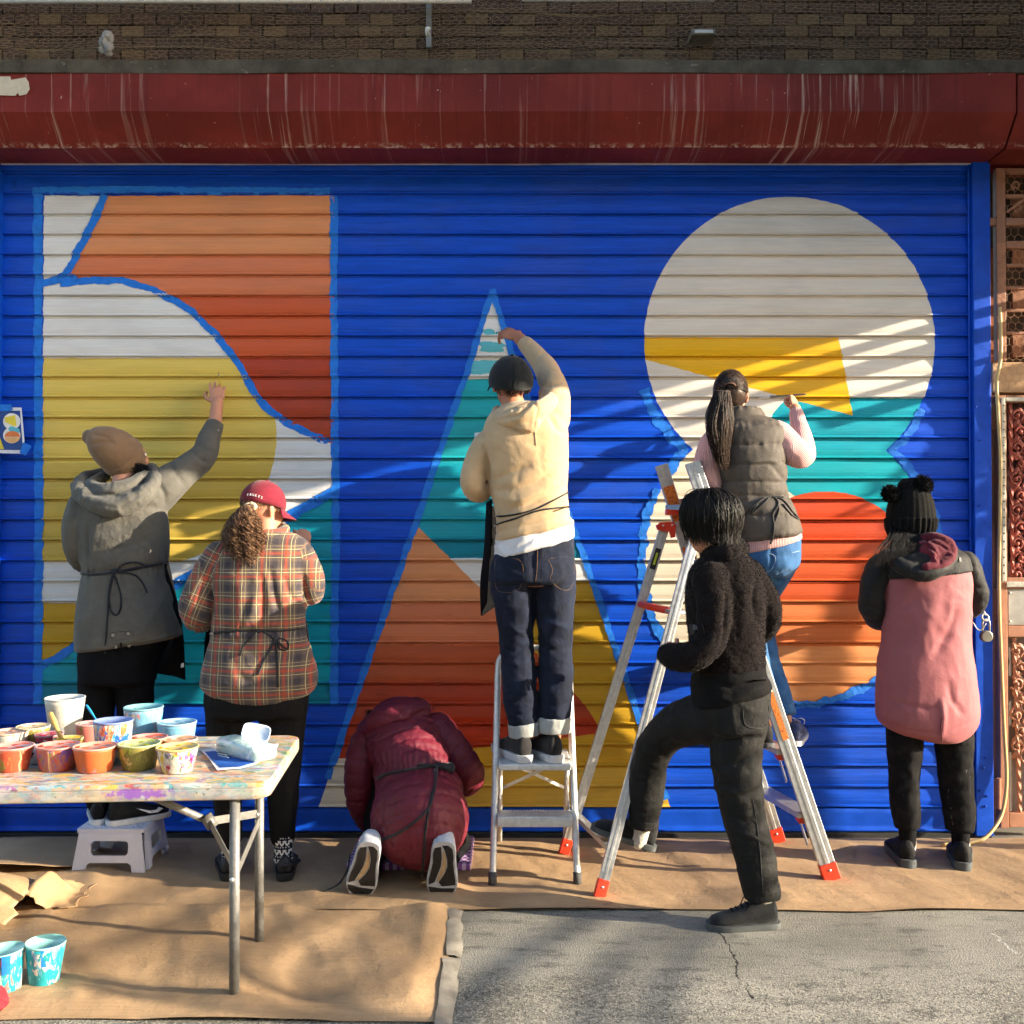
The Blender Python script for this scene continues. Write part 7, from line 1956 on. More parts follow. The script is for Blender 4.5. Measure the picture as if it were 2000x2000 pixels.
for (tx, ty, lean, sg) in ((701, 1754, 14, 1), (862, 1756, 4, -1)):
    # toe on the paper, heel up, tread towards the viewer
    xdir = np.array([-math.sin(math.radians(lean)), 0.42, -math.cos(math.radians(lean))]); xdir /= np.linalg.norm(xdir)
    zdir = np.array([0, 1.0, 0.42]); zdir -= xdir * np.dot(zdir, xdir); zdir /= np.linalg.norm(zdir)
    ydir = np.cross(zdir, xdir); R_ = np.stack([xdir, ydir, zdir], 1)
    toe = at(tx, ty - 6, 4.20)
    heel = toe - xdir * 0.262 * 1.0
    s_, TT = shoe(pG, heel, 0, RUN_WHITE, RUN_WHITE, 1.0, R=R_, sole_h=0.030, wide=1.22)
    def pad(pts, mat, z=-0.0025, nm="tread_pad"):
        n = len(pts); v = np.concatenate([TT([(a, b * 1.10, z) for a, b in pts]), TT([(a, b * 1.10, 0.004) for a, b in pts])])
        f = [tuple(range(n))] + [(i, (i + 1) % n, n + (i + 1) % n, n + i) for i in range(n)]
        o = mesh_obj(nm, v, f, mat, None, False); o.parent = s_
    pad([(0.004, -0.012), (0.02, -0.026), (0.06, -0.031), (0.09, -0.030), (0.13, -0.034), (0.175, -0.040), (0.20, -0.041), (0.21, 0.0), (0.19, 0.010), (0.15, -0.006), (0.11, -0.014), (0.07, -0.012), (0.03, -0.004), (0.006, 0.004)], SOLE_DK)
    pad([(0.012, 0.008), (0.04, 0.006), (0.07, 0.004), (0.11, 0.006), (0.15, 0.014), (0.19, 0.022), (0.205, 0.040), (0.175, 0.040), (0.13, 0.034), (0.09, 0.030), (0.05, 0.031), (0.02, 0.026)], SOLE_DK)
    pad([(0.03, -0.001), (0.07, -0.009), (0.11, -0.011), (0.15, -0.003), (0.185, 0.012), (0.19, 0.018), (0.15, 0.011), (0.11, 0.003), (0.07, 0.001), (0.04, 0.003)], SOLE_TAN, -0.001)
    pad([(0.218, -0.040), (0.24, -0.034), (0.258, -0.018), (0.262, 0.0), (0.256, 0.020), (0.238, 0.036), (0.216, 0.040), (0.222, 0.0)], SOLE_DK)
P = catmull(np.array([at(684, 1668, 4.30), at(678, 1700, 4.25), at(662, 1725, 4.22), at(640, 1738, 4.20), at(626, 1744, 4.20)]), 5); P[:, 2] = np.maximum(P[:, 2], 0.022)
v, f = tube(P, 0.004, 6); adopt(mesh_obj("loose_tie_end", v, f, BLK_RIB), pG)
# ================================================================== THINGS
PAINTS = {k_: tuple(q * 0.78 for q in c_) for k_, c_ in dict(coral=lin((214, 92, 62)), orange=lin((222, 110, 58)), yg=lin((176, 186, 62)), yellow=lin((232, 188, 40)), white=lin((226, 222, 208)), blue=lin((20, 96, 196)), teal=lin((40, 170, 182)), sky=lin((130, 190, 222)), pink=lin((200, 120, 110)), magenta=lin((176, 42, 76)), peach=lin((232, 172, 130)), tan=lin((226, 190, 130)), purple=lin((140, 90, 170)), green=lin((70, 150, 90)), olive=lin((150, 140, 70))).items()}
# -------------------------------------------------- folding table
TZ = 0.707
table = empty("folding_table", (-1.6, 3.63, 0))
tag(table, "white plastic folding table crusted with spilled paint, left foreground", "table")
ang = math.radians(4.0)
TO = np.array([-0.766, 3.240])
tx_ = np.array([-math.cos(ang), -math.sin(ang)]); ty_ = np.array([-math.sin(ang), math.cos(ang)])
def tl(a, b): return TO + tx_ * a + ty_ * b
LT, WT, RC = 1.83, 0.735, 0.055
out = []
for (cx, cyy, a0) in ((RC, RC, 180), (LT - RC, RC, 270), (LT - RC, WT - RC, 0), (RC, WT - RC, 90)):
    for k_ in range(9):
        a = math.radians(a0 + 90 * k_ / 8)
        out.append((cx + RC * math.cos(a), cyy + RC * math.sin(a)))
rings = []
for (ins, z) in ((0.012, TZ - 0.054), (0.002, TZ - 0.050), (0.0, TZ - 0.040), (0.0, TZ - 0.020), (0.003, TZ - 0.019), (0.003, TZ - 0.017), (0.0, TZ - 0.016), (0.0, TZ - 0.009), (0.003, TZ - 0.003), (0.010, TZ)):
    c = np.array([LT / 2, WT / 2]); r = []
    for a, b in out:
        d = np.array([a, b]) - c; s = 1 - ins / np.linalg.norm(d)
        q = tl(*(c + d * s)); r.append((q[0], q[1], z))
    rings.append(np.array(r))
v, f = loft(rings)
M = Mat("painty_plastic", 0.45, 0.4); p = M.pos(); X, Y, Z = M.xyz(p)
topm = Z.gt(TZ - 0.012)
c = M.mix(lin((160, 158, 154)), lin((128, 129, 132)), M.noise(p, 9, 2).smooth(0.35, 0.7))
for i, (k_, sc, th) in enumerate((("tan", 7, .50), ("teal", 9, .56), ("yellow", 11, .55), ("orange", 10, .57), ("magenta", 15, .60), ("green", 12, .58), ("purple", 9, .60), ("sky", 13, .57), ("white", 16, .52), ("peach", 22, .56))):
    a_ = M.node("ShaderNodeVectorMath"); a_.operation = 'ADD'; M.link(p, a_.inputs[0]); a_.inputs[1].default_value = (i * 2.3, i * 1.1, i * 3.7)
    n = M.noise(M.scaled(a_.outputs[0], (0.8, 1.6, 1.4)), sc, 3, 0.62, 0.7)
    c = M.mix(c, PAINTS[k_], n.smooth(th, th + 0.045) * (topm * 0.46 + 0.22))
c = M.mix(c, lin((52, 50, 50)), M.noise(M.scaled(p, (1, 1, 1.5)), 55, 3, 0.65).smooth(0.64, 0.70) * 0.75)
px_, pz_ = -1.17, TZ - 0.026
c = M.mix(c, lin((128, 78, 168)), (((X - px_) * (X - px_)) * 40.0 + ((Z - pz_) * (Z - pz_)) * 1500.0 + (M.noise(p, 60, 3) - 0.5) * 2.2).smooth(0.5, 0.1) * topm.inv() * 0.85)
M.base(c); M.bump(M.noise(p, 30, 3), 0.3, 0.006)
o = mesh_obj("table_top", v, f, M.m, None, True); adopt(o, table)
wn_ = o.modifiers.new("w", 'WEIGHTED_NORMAL')
def leg_set(a_in, mirror=1):
    fa, fb = tl(a_in, 0.030), tl(a_in, 0.475)
    for q in (fa, fb):
        b = MB(); b.tube([(q[0], q[1], 0.012), (q[0], q[1], TZ - 0.055)], 0.0165, 14); lg = b.build("leg", STEEL_GREY, table, smooth=True)
        b = MB(); b.tube([(q[0], q[1], 0.006), (q[0], q[1], 0.055)], 0.0195, 14); ft = b.build("foot_cap", plain("cap_grey", lin((84, 84, 82)), 0.7), None, smooth=True); ft.parent = lg; ft.matrix_parent_inverse = lg.matrix_parent_inverse.copy()
    z1 = 0.43
    hub = tl(a_in + 0.13 * mirror, 0.26); hubz = 0.515
    root = tl(a_in + 0.42 * mirror, 0.26)
    b = MB(); b.tube([(root[0], root[1], TZ - 0.060), (hub[0], hub[1], hubz)], 0.0125, 12); b.build("brace", STEEL_GREY, table, smooth=True)
    for q in (fa, fb):
        b = MB(); b.bar((hub[0], hub[1], hubz), (q[0], q[1], z1 + (0.05 if q is fb else 0.0)), 0.006, 0.028); b.build("strut", STEEL_GREY, table, bevel=0.002)
    b = MB(); b.bar((fa[0], fa[1], 0.40), (fb[0], fb[1], 0.455), 0.006, 0.030); b.build("crossbar", STEEL_GREY, table, bevel=0.002)
    b = MB(); b.tube([(hub[0] - 0.012, hub[1], hubz + 0.02), (hub[0] + 0.012, hub[1], hubz - 0.02)], 0.020, 12); b.build("lock_ring", STEEL_GREY, table, smooth=True)
    for q, z in ((fa, 0.40), (fb, 0.455), (fb, 0.48)):
        v, f = ellipsoid((q[0] - 0.004, q[1] - 0.017, z), (0.008, 0.006, 0.008), n=10, m=6); adopt(mesh_obj("rivet", v, f, ALU), table)
leg_set(0.112); leg_set(LT - 0.15, -1)

# -------------------------------------------------- paint pots
def pot(name, label, xc, yb, rim, base, h, body_mat, paint, fill=0.72, plane=None, tilt=(0, 0), extra_rim=True, z0=None, group="paint pots"):
    z0 = TZ if z0 is None else z0
    Yf = 2000.0 * (CAM_H - z0) / (yb - 1025.0)
    rb = px(base, Yf); Yc = Yf + rb; rr = px(rim, Yc); rb = px(base, Yc)
    c = np.array([(xc - 1000) / F * Yc, Yc, z0 + 0.001])
    root = empty(name, c); tag(root, label, "paint pot", group)
    R = eul(tilt[0], tilt[1], 0)
    def put(nm, prof, mat, n=36):
        v, f = lathe(prof, n); v = v @ R.T + c
        o = mesh_obj(nm, v, f, mat); adopt(o, root); return o
    wall = [(0.001, 0.0), (rb * 0.96, 0.0), (rb, 0.003), (rb + (rr - rb) * 0.86, h * 0.83), (rb + (rr - rb) * 0.88, h * 0.84), (rr * 0.975, h * 0.85), (rr * 0.985, h - 0.004), (rr * 0.965, h - 0.004), (rr * 0.95, h * 0.85), (rb + (rr - rb) * fill - 0.002, h * fill), (0.001, h * fill - 0.001)]
    w = put("wall", wall, body_mat)
    put("rim", [(rr * 0.94, h - 0.006), (rr * 1.0, h - 0.007), (rr * 1.02, h - 0.003), (rr * 1.01, h), (rr * 0.96, h), (rr * 0.94, h - 0.004)], paint[0])
    rd_ = random.Random(int(xc * 7 + yb)); dm = MB()
    for _ in range(rd_.randint(5, 9)):
        a_ = math.radians(rd_.uniform(-170, -10)); Ld = rd_.uniform(0.012, 0.55) * h; P = []
        for t in np.linspace(0, 1, 5):
            z = h - 0.004 - Ld * t; r_w = rb + (rr - rb) * min(1.0, z / h / 0.97) + 0.0012
            P.append((r_w * math.cos(a_ + 0.05 * t), r_w * math.sin(a_ + 0.05 * t), z))
        v, f = tube(np.array(P), np.array([0.0035, 0.0026, 0.0022, 0.0024, 0.0032]) * rd_.uniform(0.7, 1.3), 7); dm.add(v @ R.T + c, f)
    dr = dm.build("drips", paint[1], None, smooth=True); dr["kind"] = "stuff"; dr.parent = w
    dr.matrix_parent_inverse = Matrix.Translation(-Vector(root.location))
    ra = (rb + (rr - rb) * fill) * 0.965
    a = np.linspace(0, 2 * math.pi, 30, endpoint=False)
    v = [(0, 0, h * fill + 0.003)]; 
    for t in (0.5, 0.9, 1.0):
        for q in a: v.append((ra * t * math.cos(q), ra * t * math.sin(q), h * fill + 0.003 + 0.003 * math.sin(3 * q + t * 5) * (t < 0.95)))
    f = [(0, 1 + i, 1 + (i + 1) % 30) for i in range(30)]
    for k_ in range(2):
        f += [(1 + k_ * 30 + i, 31 + k_ * 30 + i, 31 + k_ * 30 + (i + 1) % 30, 1 + k_ * 30 + (i + 1) % 30) for i in range(30)]
    o = mesh_obj("paint", np.array(v) @ R.T + c, f, paint[1]); adopt(o, root)
    return root, c, rr, h
def wet(k_): return plain("wet_" + k_, PAINTS[k_], 0.22, 0.5, 0, 0.15, 30, 0.15)
def crust(name, base, *cols, seed=0.0, cover=0.55, scale=24): return splotched("crust_" + name, PAINTS[base], [PAINTS[q] for q in cols], 0.5, scale, cover, "world", None, seed)
P_ = PAINTS
pots = [
 ("coral paint pot cut off by the left edge, front row of the table", 27, 1509, 39, 29, .080, crust("a", "coral", "pink", "olive", "peach", seed=1), "coral", .80),
 ("coral paint pot with olive smears, second in the front row", 116, 1508, 41, 33, .080, crust("b", "pink", "olive", "tan", "coral", "purple", seed=2, cover=.8), "coral", .86),
 ("bright orange paint pot, third in the front row", 188, 1511, 41, 32, .082, crust("c", "orange", "coral", "orange", "pink", seed=3, cover=.5), "orange", .74),
 ("yellow-green paint pot, fourth in the front row", 274, 1506, 40, 31, .084, crust("d", "olive", "yg", "olive", "tan", seed=4), "yg", .90),
 ("yellow paint pot with purple and green spatters, right end of the front row", 348, 1512, 40, 30, .082, crust("e", "white", "purple", "green", "magenta", "yellow", "white", seed=5, cover=.75, scale=40), "yellow", .86),
 ("tall white bucket with measuring marks at the back of the table", 129, 1440, 37, 28, .145, crust("f", "white", "white", "sky", seed=6, cover=.3), "white", .90),
 ("dusty pink paint pot just left of the blue one", 178, 1458, 27, 22, .080, crust("g", "pink", "peach", "olive", seed=7), "pink", .82),
 ("blue paint pot with a blue brush in it", 223, 1493, 37, 30, .142, crust("h", "sky", "teal", "orange", "white", "blue", "tan", seed=8, cover=.8, scale=34), "blue", .90),
 ("tall teal-rimmed paint tub at the back of the table", 282, 1446, 37, 31, .118, crust("i", "sky", "teal", "white", "orange", seed=9, cover=.5, scale=36), "teal", .92),
 ("pale blue paint tub at the back right of the pots", 347, 1456, 37, 32, .078, crust("j", "sky", "white", "sky", seed=10, cover=.5), "sky", .86),
 ("salmon paint pot half hidden behind the yellow-green pot", 292, 1484, 36, 30, .070, crust("k", "peach", "coral", "tan", seed=11), "coral", .90),
 ("light coral paint pot half hidden behind the yellow pot", 354, 1482, 32, 27, .062, crust("l", "peach", "coral", "white", seed=12), "peach", .90),
 ("tan-rimmed paint pot at the back left of the table", 67, 1462, 31, 24, .075, crust("m", "olive", "tan", "white", seed=13), "tan", .70),
 ("magenta paint pot left of the wooden brush", 98, 1470, 26, 20, .062, crust("n", "magenta", "magenta", "white", seed=14), "magenta", .70),
 ("peach paint pot at the left edge behind the front row", 22, 1472, 34, 27, .072, crust("o", "white", "peach", "sky", seed=15), "peach", .88),
 ("small yellow paint pot holding the wooden brush", 136, 1477, 27, 21, .058, crust("p", "olive", "yellow", "tan", seed=16), "yellow", .80),
]
made = {}
for i, (lab, xc, yb, rim, base, h, bm_, pk, fill) in enumerate(pots):
    rimm = plain("rim_" + pk, tuple(min(1, q * 0.75 + 0.18) for q in PAINTS[pk]), 0.45, 0.4, 0, 0.2, 40, 0.15)
    made[i] = pot("paint_pot", lab, xc, yb, rim, base, h, bm_, (rimm, wet(pk)), max(fill, 0.90), group="paint pots on the table")
# measuring marks on the white bucket
root, c, rr, h = made[5]
MARK = plain("mark_grey", lin((120, 122, 140)), 0.6)
for k_ in range(9):
    z = c[2] + 0.035 + k_ * 0.010; r = 0.0545 + (z - c[2]) / h * 0.015 + 0.0008
    w = 0.012 if k_ % 2 else 0.020
    b = MB()
    for s_ in (0,):
        a0 = math.radians(-86)
        P = [(c[0] + r * math.cos(a0 + t), c[1] + r * math.sin(a0 + t), z) for t in np.linspace(-w / 2 / r, w / 2 / r, 5)]
        b.tube(P, 0.0011, 5)
    b.build("measuring_mark", MARK, root)
# black and white cup
Yk = 3.50
b = MB(); c0 = at(70, 1480, Yk)
cow = empty("patterned_cup", (c0[0], Yk, TZ)); tag(cow, "small white cup with black patches between the coral pots", "cup")
v, f = lathe([(0.001, 0), (0.020, 0), (0.023, 0.003), (0.026, 0.066), (0.024, 0.066), (0.021, 0.01), (0.001, 0.008)], 24, (c0[0], Yk, TZ + 0.001))
M = Mat("cow_print", 0.4, 0.4); p = M.pos()
M.base(M.mix(lin((216, 220, 226)), (0.012, 0.012, 0.014), M.noise(p, 38, 1, 0.4).smooth(0.56, 0.59)))
adopt(mesh_obj("wall", v, f, M.m), cow)
# brushes on the table
def brush(label, a, b_, handle_mat, w=0.010, bristle=None, bl=0.03, flatw=None, ferr=0.02):
    a, b_ = np.asarray(a, float), np.asarray(b_, float)
    d = b_ - a; L = np.linalg.norm(d); d = d / L
    root = empty("paintbrush", a); tag(root, label, "paintbrush", "paintbrushes")
    s = np.cross(d, [0, 1, 0]); s /= np.linalg.norm(s) + 1e-9; u = np.cross(s, d)
    fw = flatw or w
    def prof(ts, ws, ds):
        return loft([a + d * t + s * (wi / 2) * np.cos(q)[:, None] + u * (di / 2) * np.sin(q)[:, None] for t, wi, di in zip(ts, ws, ds)])
    q = np.linspace(0, 2 * math.pi, 12, endpoint=False)
    v, f = prof([0, L * 0.06, L * 0.3, L * 0.6, L], [w * 0.5, w * 1.0, w * 1.15, w * 0.7, fw * 0.9], [w * 0.3, w * 0.6, w * 0.65, w * 0.6, w * 0.5])
    adopt(mesh_obj("handle", v, f, handle_mat), root)
    v, f = prof([L, L + ferr], [fw, fw * 1.02], [w * 0.6, w * 0.5]); adopt(mesh_obj("ferrule", v, f, ALU), root)
    v, f = prof([L + ferr, L + ferr + bl * 0.6, L + ferr + bl], [fw, fw * 1.05, fw * 0.75], [w * 0.5, w * 0.35, w * 0.08])
    adopt(mesh_obj("bristles", v, f, bristle or plain("bristle", lin((96, 70, 50)), 0.9)), root)
    return root
WOOD = plain("brush_wood", lin((214, 168, 96)), 0.45, 0.4, 0, 0.12, 30, 0.1)
brush("wooden paintbrush leaning in the small yellow pot on the table", at(97, 1391, 3.66), at(124, 1452, 3.62), WOOD, 0.020, plain("bristle_yellow", PAINTS["yellow"], 0.6), 0.03, 0.022, 0.012)
brush("blue-handled paintbrush standing in the blue pot on the table", at(168, 1376, 3.60), at(196, 1418, 3.58), plain("handle_blue", lin((40, 140, 190)), 0.35), 0.009, None, 0.03)
# packet of wipes, flyer
fl_ = empty("flyer", (-0.95, 3.5, TZ)); tag(fl_, "blue and white printed sheet lying under the wipes packet", "paper")
def on_table(pts, z, nm, mat, root, th=0.0008):
    V = []
    for x, y in pts:
        Yq = 2000.0 * (CAM_H - z) / (y - 1025.0); V.append(at(x, y, Yq))
    n = len(V); V2 = [q - np.array([0, 0, th]) for q in V]
    o = mesh_obj(nm, V + V2, [tuple(range(n)), tuple(range(n, 2 * n))[::-1]] + [(i, n + i, n + (i + 1) % n, (i + 1) % n) for i in range(n)], mat, None, False)
    adopt(o, root)
on_table([(393, 1466), (408, 1462), (545, 1452), (538, 1468), (500, 1492), (470, 1500), (424, 1504), (410, 1484)], TZ + 0.004, "sheet", plain("flyer_white", lin((214, 218, 226)), 0.6), fl_)
on_table([(400, 1468), (538, 1458), (530, 1470), (496, 1489), (468, 1497), (430, 1499), (414, 1484)], TZ + 0.0055, "printed_area", plain("flyer_blue", lin((30, 84, 164)), 0.5, 0.4, 0, 0.3, 18), fl_)
pk_ = empty("wipes_packet", (-0.95, 3.6, TZ)); tag(pk_, "pale green packet of wet wipes with its white lid flipped open", "packet")
a0, a1 = np.array([-1.015, 3.66, TZ + 0.035]), np.array([-0.838, 3.505, TZ + 0.030])
ax = a1 - a0; Lp = np.linalg.norm(ax); ax /= Lp; sd = np.cross(ax, [0, 0, 1]); sd /= np.linalg.norm(sd)
q = np.linspace(0, 2 * math.pi, 28, endpoint=False); rings = []
ca = np.sign(np.cos(q)) * np.abs(np.cos(q)) ** 0.55; sa = np.sign(np.sin(q)) * np.abs(np.sin(q)) ** 0.55
for t, w, hh in ((-0.02, 0.030, 0.003), (0.0, 0.040, 0.020), (0.03, 0.050, 0.029), (0.5, 0.052, 0.032), (0.9, 0.050, 0.029), (1.0, 0.042, 0.020), (1.03, 0.032, 0.004)):
    rings.append(a0 + ax * (t * Lp) + sd * w * ca[:, None] + np.array([0, 0, 1.0]) * hh * sa[:, None])
v, f = loft(rings)
M = Mat("wipes_film", 0.25, 0.5); p = M.pos()
cc = M.mix(lin((190, 214, 206)), lin((150, 196, 192)), M.noise(p, 9, 2).smooth(0.4, 0.65)); cc = M.mix(cc, lin((226, 232, 226)), M.noise(p, 16, 2, 0.5, 1.0).smooth(0.55, 0.66))
M.base(cc); M.bump(M.noise(p, 26, 3, 0.6, 1.5), 0.5, 0.012)
body = mesh_obj("film", v, f, M.m); adopt(body, pk_)
TPK = bvh(body)
for (x0, x1, y, sl) in ((419, 440, 1454.5, 0.17), (423, 432, 1462, 0.18), (423, 446, 1467, 0.2), (423, 447, 1471, 0.2), (424, 447, 1475, 0.2)):
    P = [snap(TPK, x0 + (x1 - x0) * t, y + (x1 - x0) * t * sl, 3.5, 0.001) for t in np.linspace(0, 1, 6)]
    v, f = tube(P, 0.0016 if y < 1460 else 0.0008, 5); adopt(mesh_obj("print_line", v, f, plain("print_grey", lin((130, 150, 150)), 0.6)), pk_)
lc = at(500, 1432, 3.68); 
R_ = eul(48, 12, 8); o2 = []
for k_ in range(24):
    a = 2 * math.pi * k_ / 24; c_, s_ = math.cos(a), math.sin(a)
    o2.append((0.050 * np.sign(c_) * abs(c_) ** 0.5, 0.034 * np.sign(s_) * abs(s_) ** 0.5))
rings = [np.array([(x * k_, y * k_, z) for x, y in o2]) @ R_.T + lc for k_, z in ((0.9, -0.004), (1.0, 0.0), (1.0, 0.008), (0.93, 0.008), (0.90, 0.001))]
v, f = loft(rings); adopt(mesh_obj("lid", v, f, plain("lid_white", lin((196, 206, 226)), 0.35)), pk_)

# -------------------------------------------------- pots on the ground
for (lab, xc, yb, rim, base, h, bm_, nm) in (("teal-stained paint cup on the paper, cut by the left edge", 16, 1944, 38, 29, .135, crust("q", "teal", "sky", "white", "pink", "teal", seed=17, cover=.8, scale=26), "l"), ("teal paint cup with a blue tape strip, standing on the paper", 91, 1930, 37, 27, .140, crust("r", "teal", "sky", "teal", "white", seed=18, cover=.7, scale=26), "r")):
    r_, c, rr, h_ = pot("paint_cup", lab, xc, yb, rim, base, h, bm_, (plain("rim_mint", lin((150, 214, 206)), 0.4), wet("blue")), 0.62, z0=0.016, group="paint cups on the ground", tilt=(0, -3 if nm == "l" else 2))
    rb = px(base, c[1])
    for (a_, w_, z0_, z1_) in ((-62, 12, 0.55, 1.0),):
        V = []; 
        for t in np.linspace(z0_, z1_, 6):
            r = (rb + (rr - rb) * t) * 1.0 + 0.0018
            for da in np.linspace(-w_, w_, 4): V.append((c[0] + r * math.cos(math.radians(a_ + da)), c[1] + r * math.sin(math.radians(a_ + da)), c[2] + h_ * t))
        f = [(i * 4 + j, i * 4 + j + 1, i * 4 + 5 + j, i * 4 + 4 + j) for i in range(5) for j in range(3)]
        o = mesh_obj("tape_strip", V, f, TAPE_BLUE); adopt(o, r_)
RED_CLOTH = cloth("red_cloth", lin((214, 28, 40)), 0.15, 0.7, 14, 500, 0.3)
V, N, Fc = remesh([ellipsoid(at(-30, 1962, 3.22), (0.078, 0.06, 0.055), eul(0, 20, 10)), ellipsoid(at(-55, 1985, 3.2), (0.1, 0.08, 0.045))], 0.006, 3)
V = V + N * (0.010 * ridged(V * 17))[:, None]; V[:, 2] = np.maximum(V[:, 2], 0.016)
tag(mesh_obj("red_bundle", V, Fc, RED_CLOTH), "crumpled bright red cloth at the bottom left corner", "cloth")

# -------------------------------------------------- torn, curling paper at the left
def curl(label, fn, nu=40, nv=26, name="torn_paper"):
    V = []
    for i in range(nu + 1):
        for j in range(nv + 1): V.append(fn(i / nu, j / nv))
    f = [(i * (nv + 1) + j, (i + 1) * (nv + 1) + j, (i + 1) * (nv + 1) + j + 1, i * (nv + 1) + j + 1) for i in range(nu) for j in range(nv)]
    o = mesh_obj(name, V, f, PAPER); s = o.modifiers.new("s", 'SOLIDIFY'); s.thickness = 0.0012
    return tag(o, label, "paper", "torn paper scraps")
def rag(t, s): return 0.018 * float(vnoise(np.array([[t * 9 + s, s, 0.5]]))[0]) + 0.010 * float(vnoise(np.array([[t * 27 + s, 2 * s, 0.5]]))[0])
def mound(u, v):
    r = 0.5 + 0.5 * (u - 0.5)
    x = -2.02 + 0.31 * u; y = 3.98 + 0.27 * v
    x += rag(v, 5) * 1.6 * (abs(u - 0.5) * 2) ** 2; y += rag(u, 3) * 1.6 * (abs(v - 0.5) * 2) ** 2
    ridge = math.exp(-((u - 0.52 - 0.10 * (v - 0.5)) / 0.17) ** 2) * (0.35 + 0.65 * math.sin(math.pi * min(1, 0.15 + v * 0.95)))
    z = 0.024 + 0.105 * ridge + 0.012 * max(0, math.sin(9 * u + 5 * v)) + 0.05 * max(0, u - 0.82) * (v < 0.7)
    return (x, y, z)
curl("crumpled torn mound of brown paper left of the step stool", mound)
def flap(u, v):
    x = -2.43 + 0.56 * u + rag(v, 8) * (u > 0.9) * 1.4
    y = 3.80 + 0.42 * v + rag(u, 2) * (v > 0.92)
    z = 0.03 + 0.15 * math.sin(math.pi * min(1, v * 0.9 + 0.05)) * (0.35 + 0.65 * math.sin(math.pi * (0.2 + 0.75 * u))) + 0.006 * math.sin(9 * u)
    return (x, y, z)
curl("raised curling flap of brown paper at the left edge above the paint cups", flap)
def lifted(u, v):
    x = -2.75 + 0.86 * u; y = 4.30 + 0.62 * v + 0.16 * u * (1 - v) + rag(u, 14) * (1 - v) * 0.6
    z = 0.026 + (0.035 * math.sin(math.pi * u) + 0.012) * (1 - v) ** 2 + 0.004 * math.sin(6 * u + 4 * v)
    return (x, y, z)
curl("lifted ragged sheet of brown paper in the shade beside the stool", lifted)

# -------------------------------------------------- folding step stool
STOOL = plain("stool_white", lin((196, 198, 212)), 0.45, 0.4, 0, 0.05, 20, 0.04)
stool = empty("step_stool", (at(218, 1640, 4.6)[0], 4.62, 0)); tag(stool, "white plastic folding step stool under the grey jacket person", "stool")
sx0, sx1 = at(150, 1613, 4.47)[0], at(281, 1613, 4.47)[0]
ST_T = STZ - 0.001
def rrect(x0, y0, x1, y1, r, n=5):
    o = []
    for cx, cyy, a0 in ((x1 - r, y1 - r, 0), (x0 + r, y1 - r, 90), (x0 + r, y0 + r, 180), (x1 - r, y0 + r, 270)):
        for i in range(n + 1):
            a = math.radians(a0 + 90 * i / n); o.append((cx + r * math.cos(a), cyy + r * math.sin(a)))
    return o
holes = []
for i in range(9):
    for j in range(6):
        x = sx0 + 0.03 + i * (sx1 - sx0 - 0.06) / 8; y = 4.50 + j * 0.042
        holes.append([(x + 0.008 * math.cos(a), y + 0.008 * math.sin(a)) for a in np.linspace(0, 6.28, 9)[:-1]])
v, f = plate([rrect(sx0, 4.465, sx1, 4.745, 0.012)] + holes, 0.016, Matrix.Translation((0, 0, ST_T - 0.008)))
adopt(mesh_obj("tread", v, f, STOOL, None, False), stool)
xm = (sx0 + sx1) / 2; hw = (sx1 - sx0) / 2
def stool_panel(nm, half_top, half_bot, ht, foot, M_):
    o = [(-half_bot, 0), (-half_bot + foot, 0), (-half_bot + foot + 0.006, 0.030), (-half_bot + foot + 0.02, 0.040), (half_bot - foot - 0.02, 0.040), (half_bot - foot - 0.006, 0.030), (half_bot - foot, 0), (half_bot, 0), (half_top, ht), (-half_top, ht)]
    v, f = plate([o, rrect(-half_top * 0.62, ht * 0.42, half_top * 0.62, ht * 0.80, 0.018)], 0.014, M_)
    adopt(mesh_obj(nm, v, f, STOOL, None, False), stool)
ht = ST_T - 0.018 - 0.014
def pm(ox, oy, yaw, lean): return Matrix.Translation((ox, oy, 0.016)) @ Matrix.Rotation(yaw, 4, 'Z') @ Matrix.Rotation(math.radians(90) - lean, 4, 'X')
stool_panel("front_panel", hw - 0.012, hw + 0.012, ht, 0.055, pm(xm, 4.452, 0, 0.11))
stool_panel("back_panel", hw - 0.012, hw + 0.012, ht, 0.055, pm(xm, 4.758, 0, -0.11))
stool_panel("side_panel", 0.105, 0.125, ht, 0.045, pm(sx1 + 0.012, 4.605, math.pi / 2, 0.10))
stool_panel("side_panel", 0.105, 0.125, ht, 0.045, pm(sx0 - 0.012, 4.605, -math.pi / 2, 0.10))

# -------------------------------------------------- kneeling mat
M = Mat("mat_weave", 0.85, 0.2); p = M.pos(); X, Y, Z = M.xyz(p)
ck = (X * 30.0).frac().gt(0.5); rw = (Y * 22.0).frac().gt(0.5)
chk = (ck - rw).abs()
M.base(M.mix(lin((132, 84, 150)), lin((206, 186, 214)), chk * 0.85)); M.bump(chk, 0.8, 0.01)
b = MB(); b.box((-0.72, 4.455, 0.020), (-0.178, 4.86, 0.052)); mat_ = b.build("kneeling_mat", M.m, None, bevel=0.008)
tag(mat_, "purple and white checked foam kneeling mat under the kneeling person", "mat")

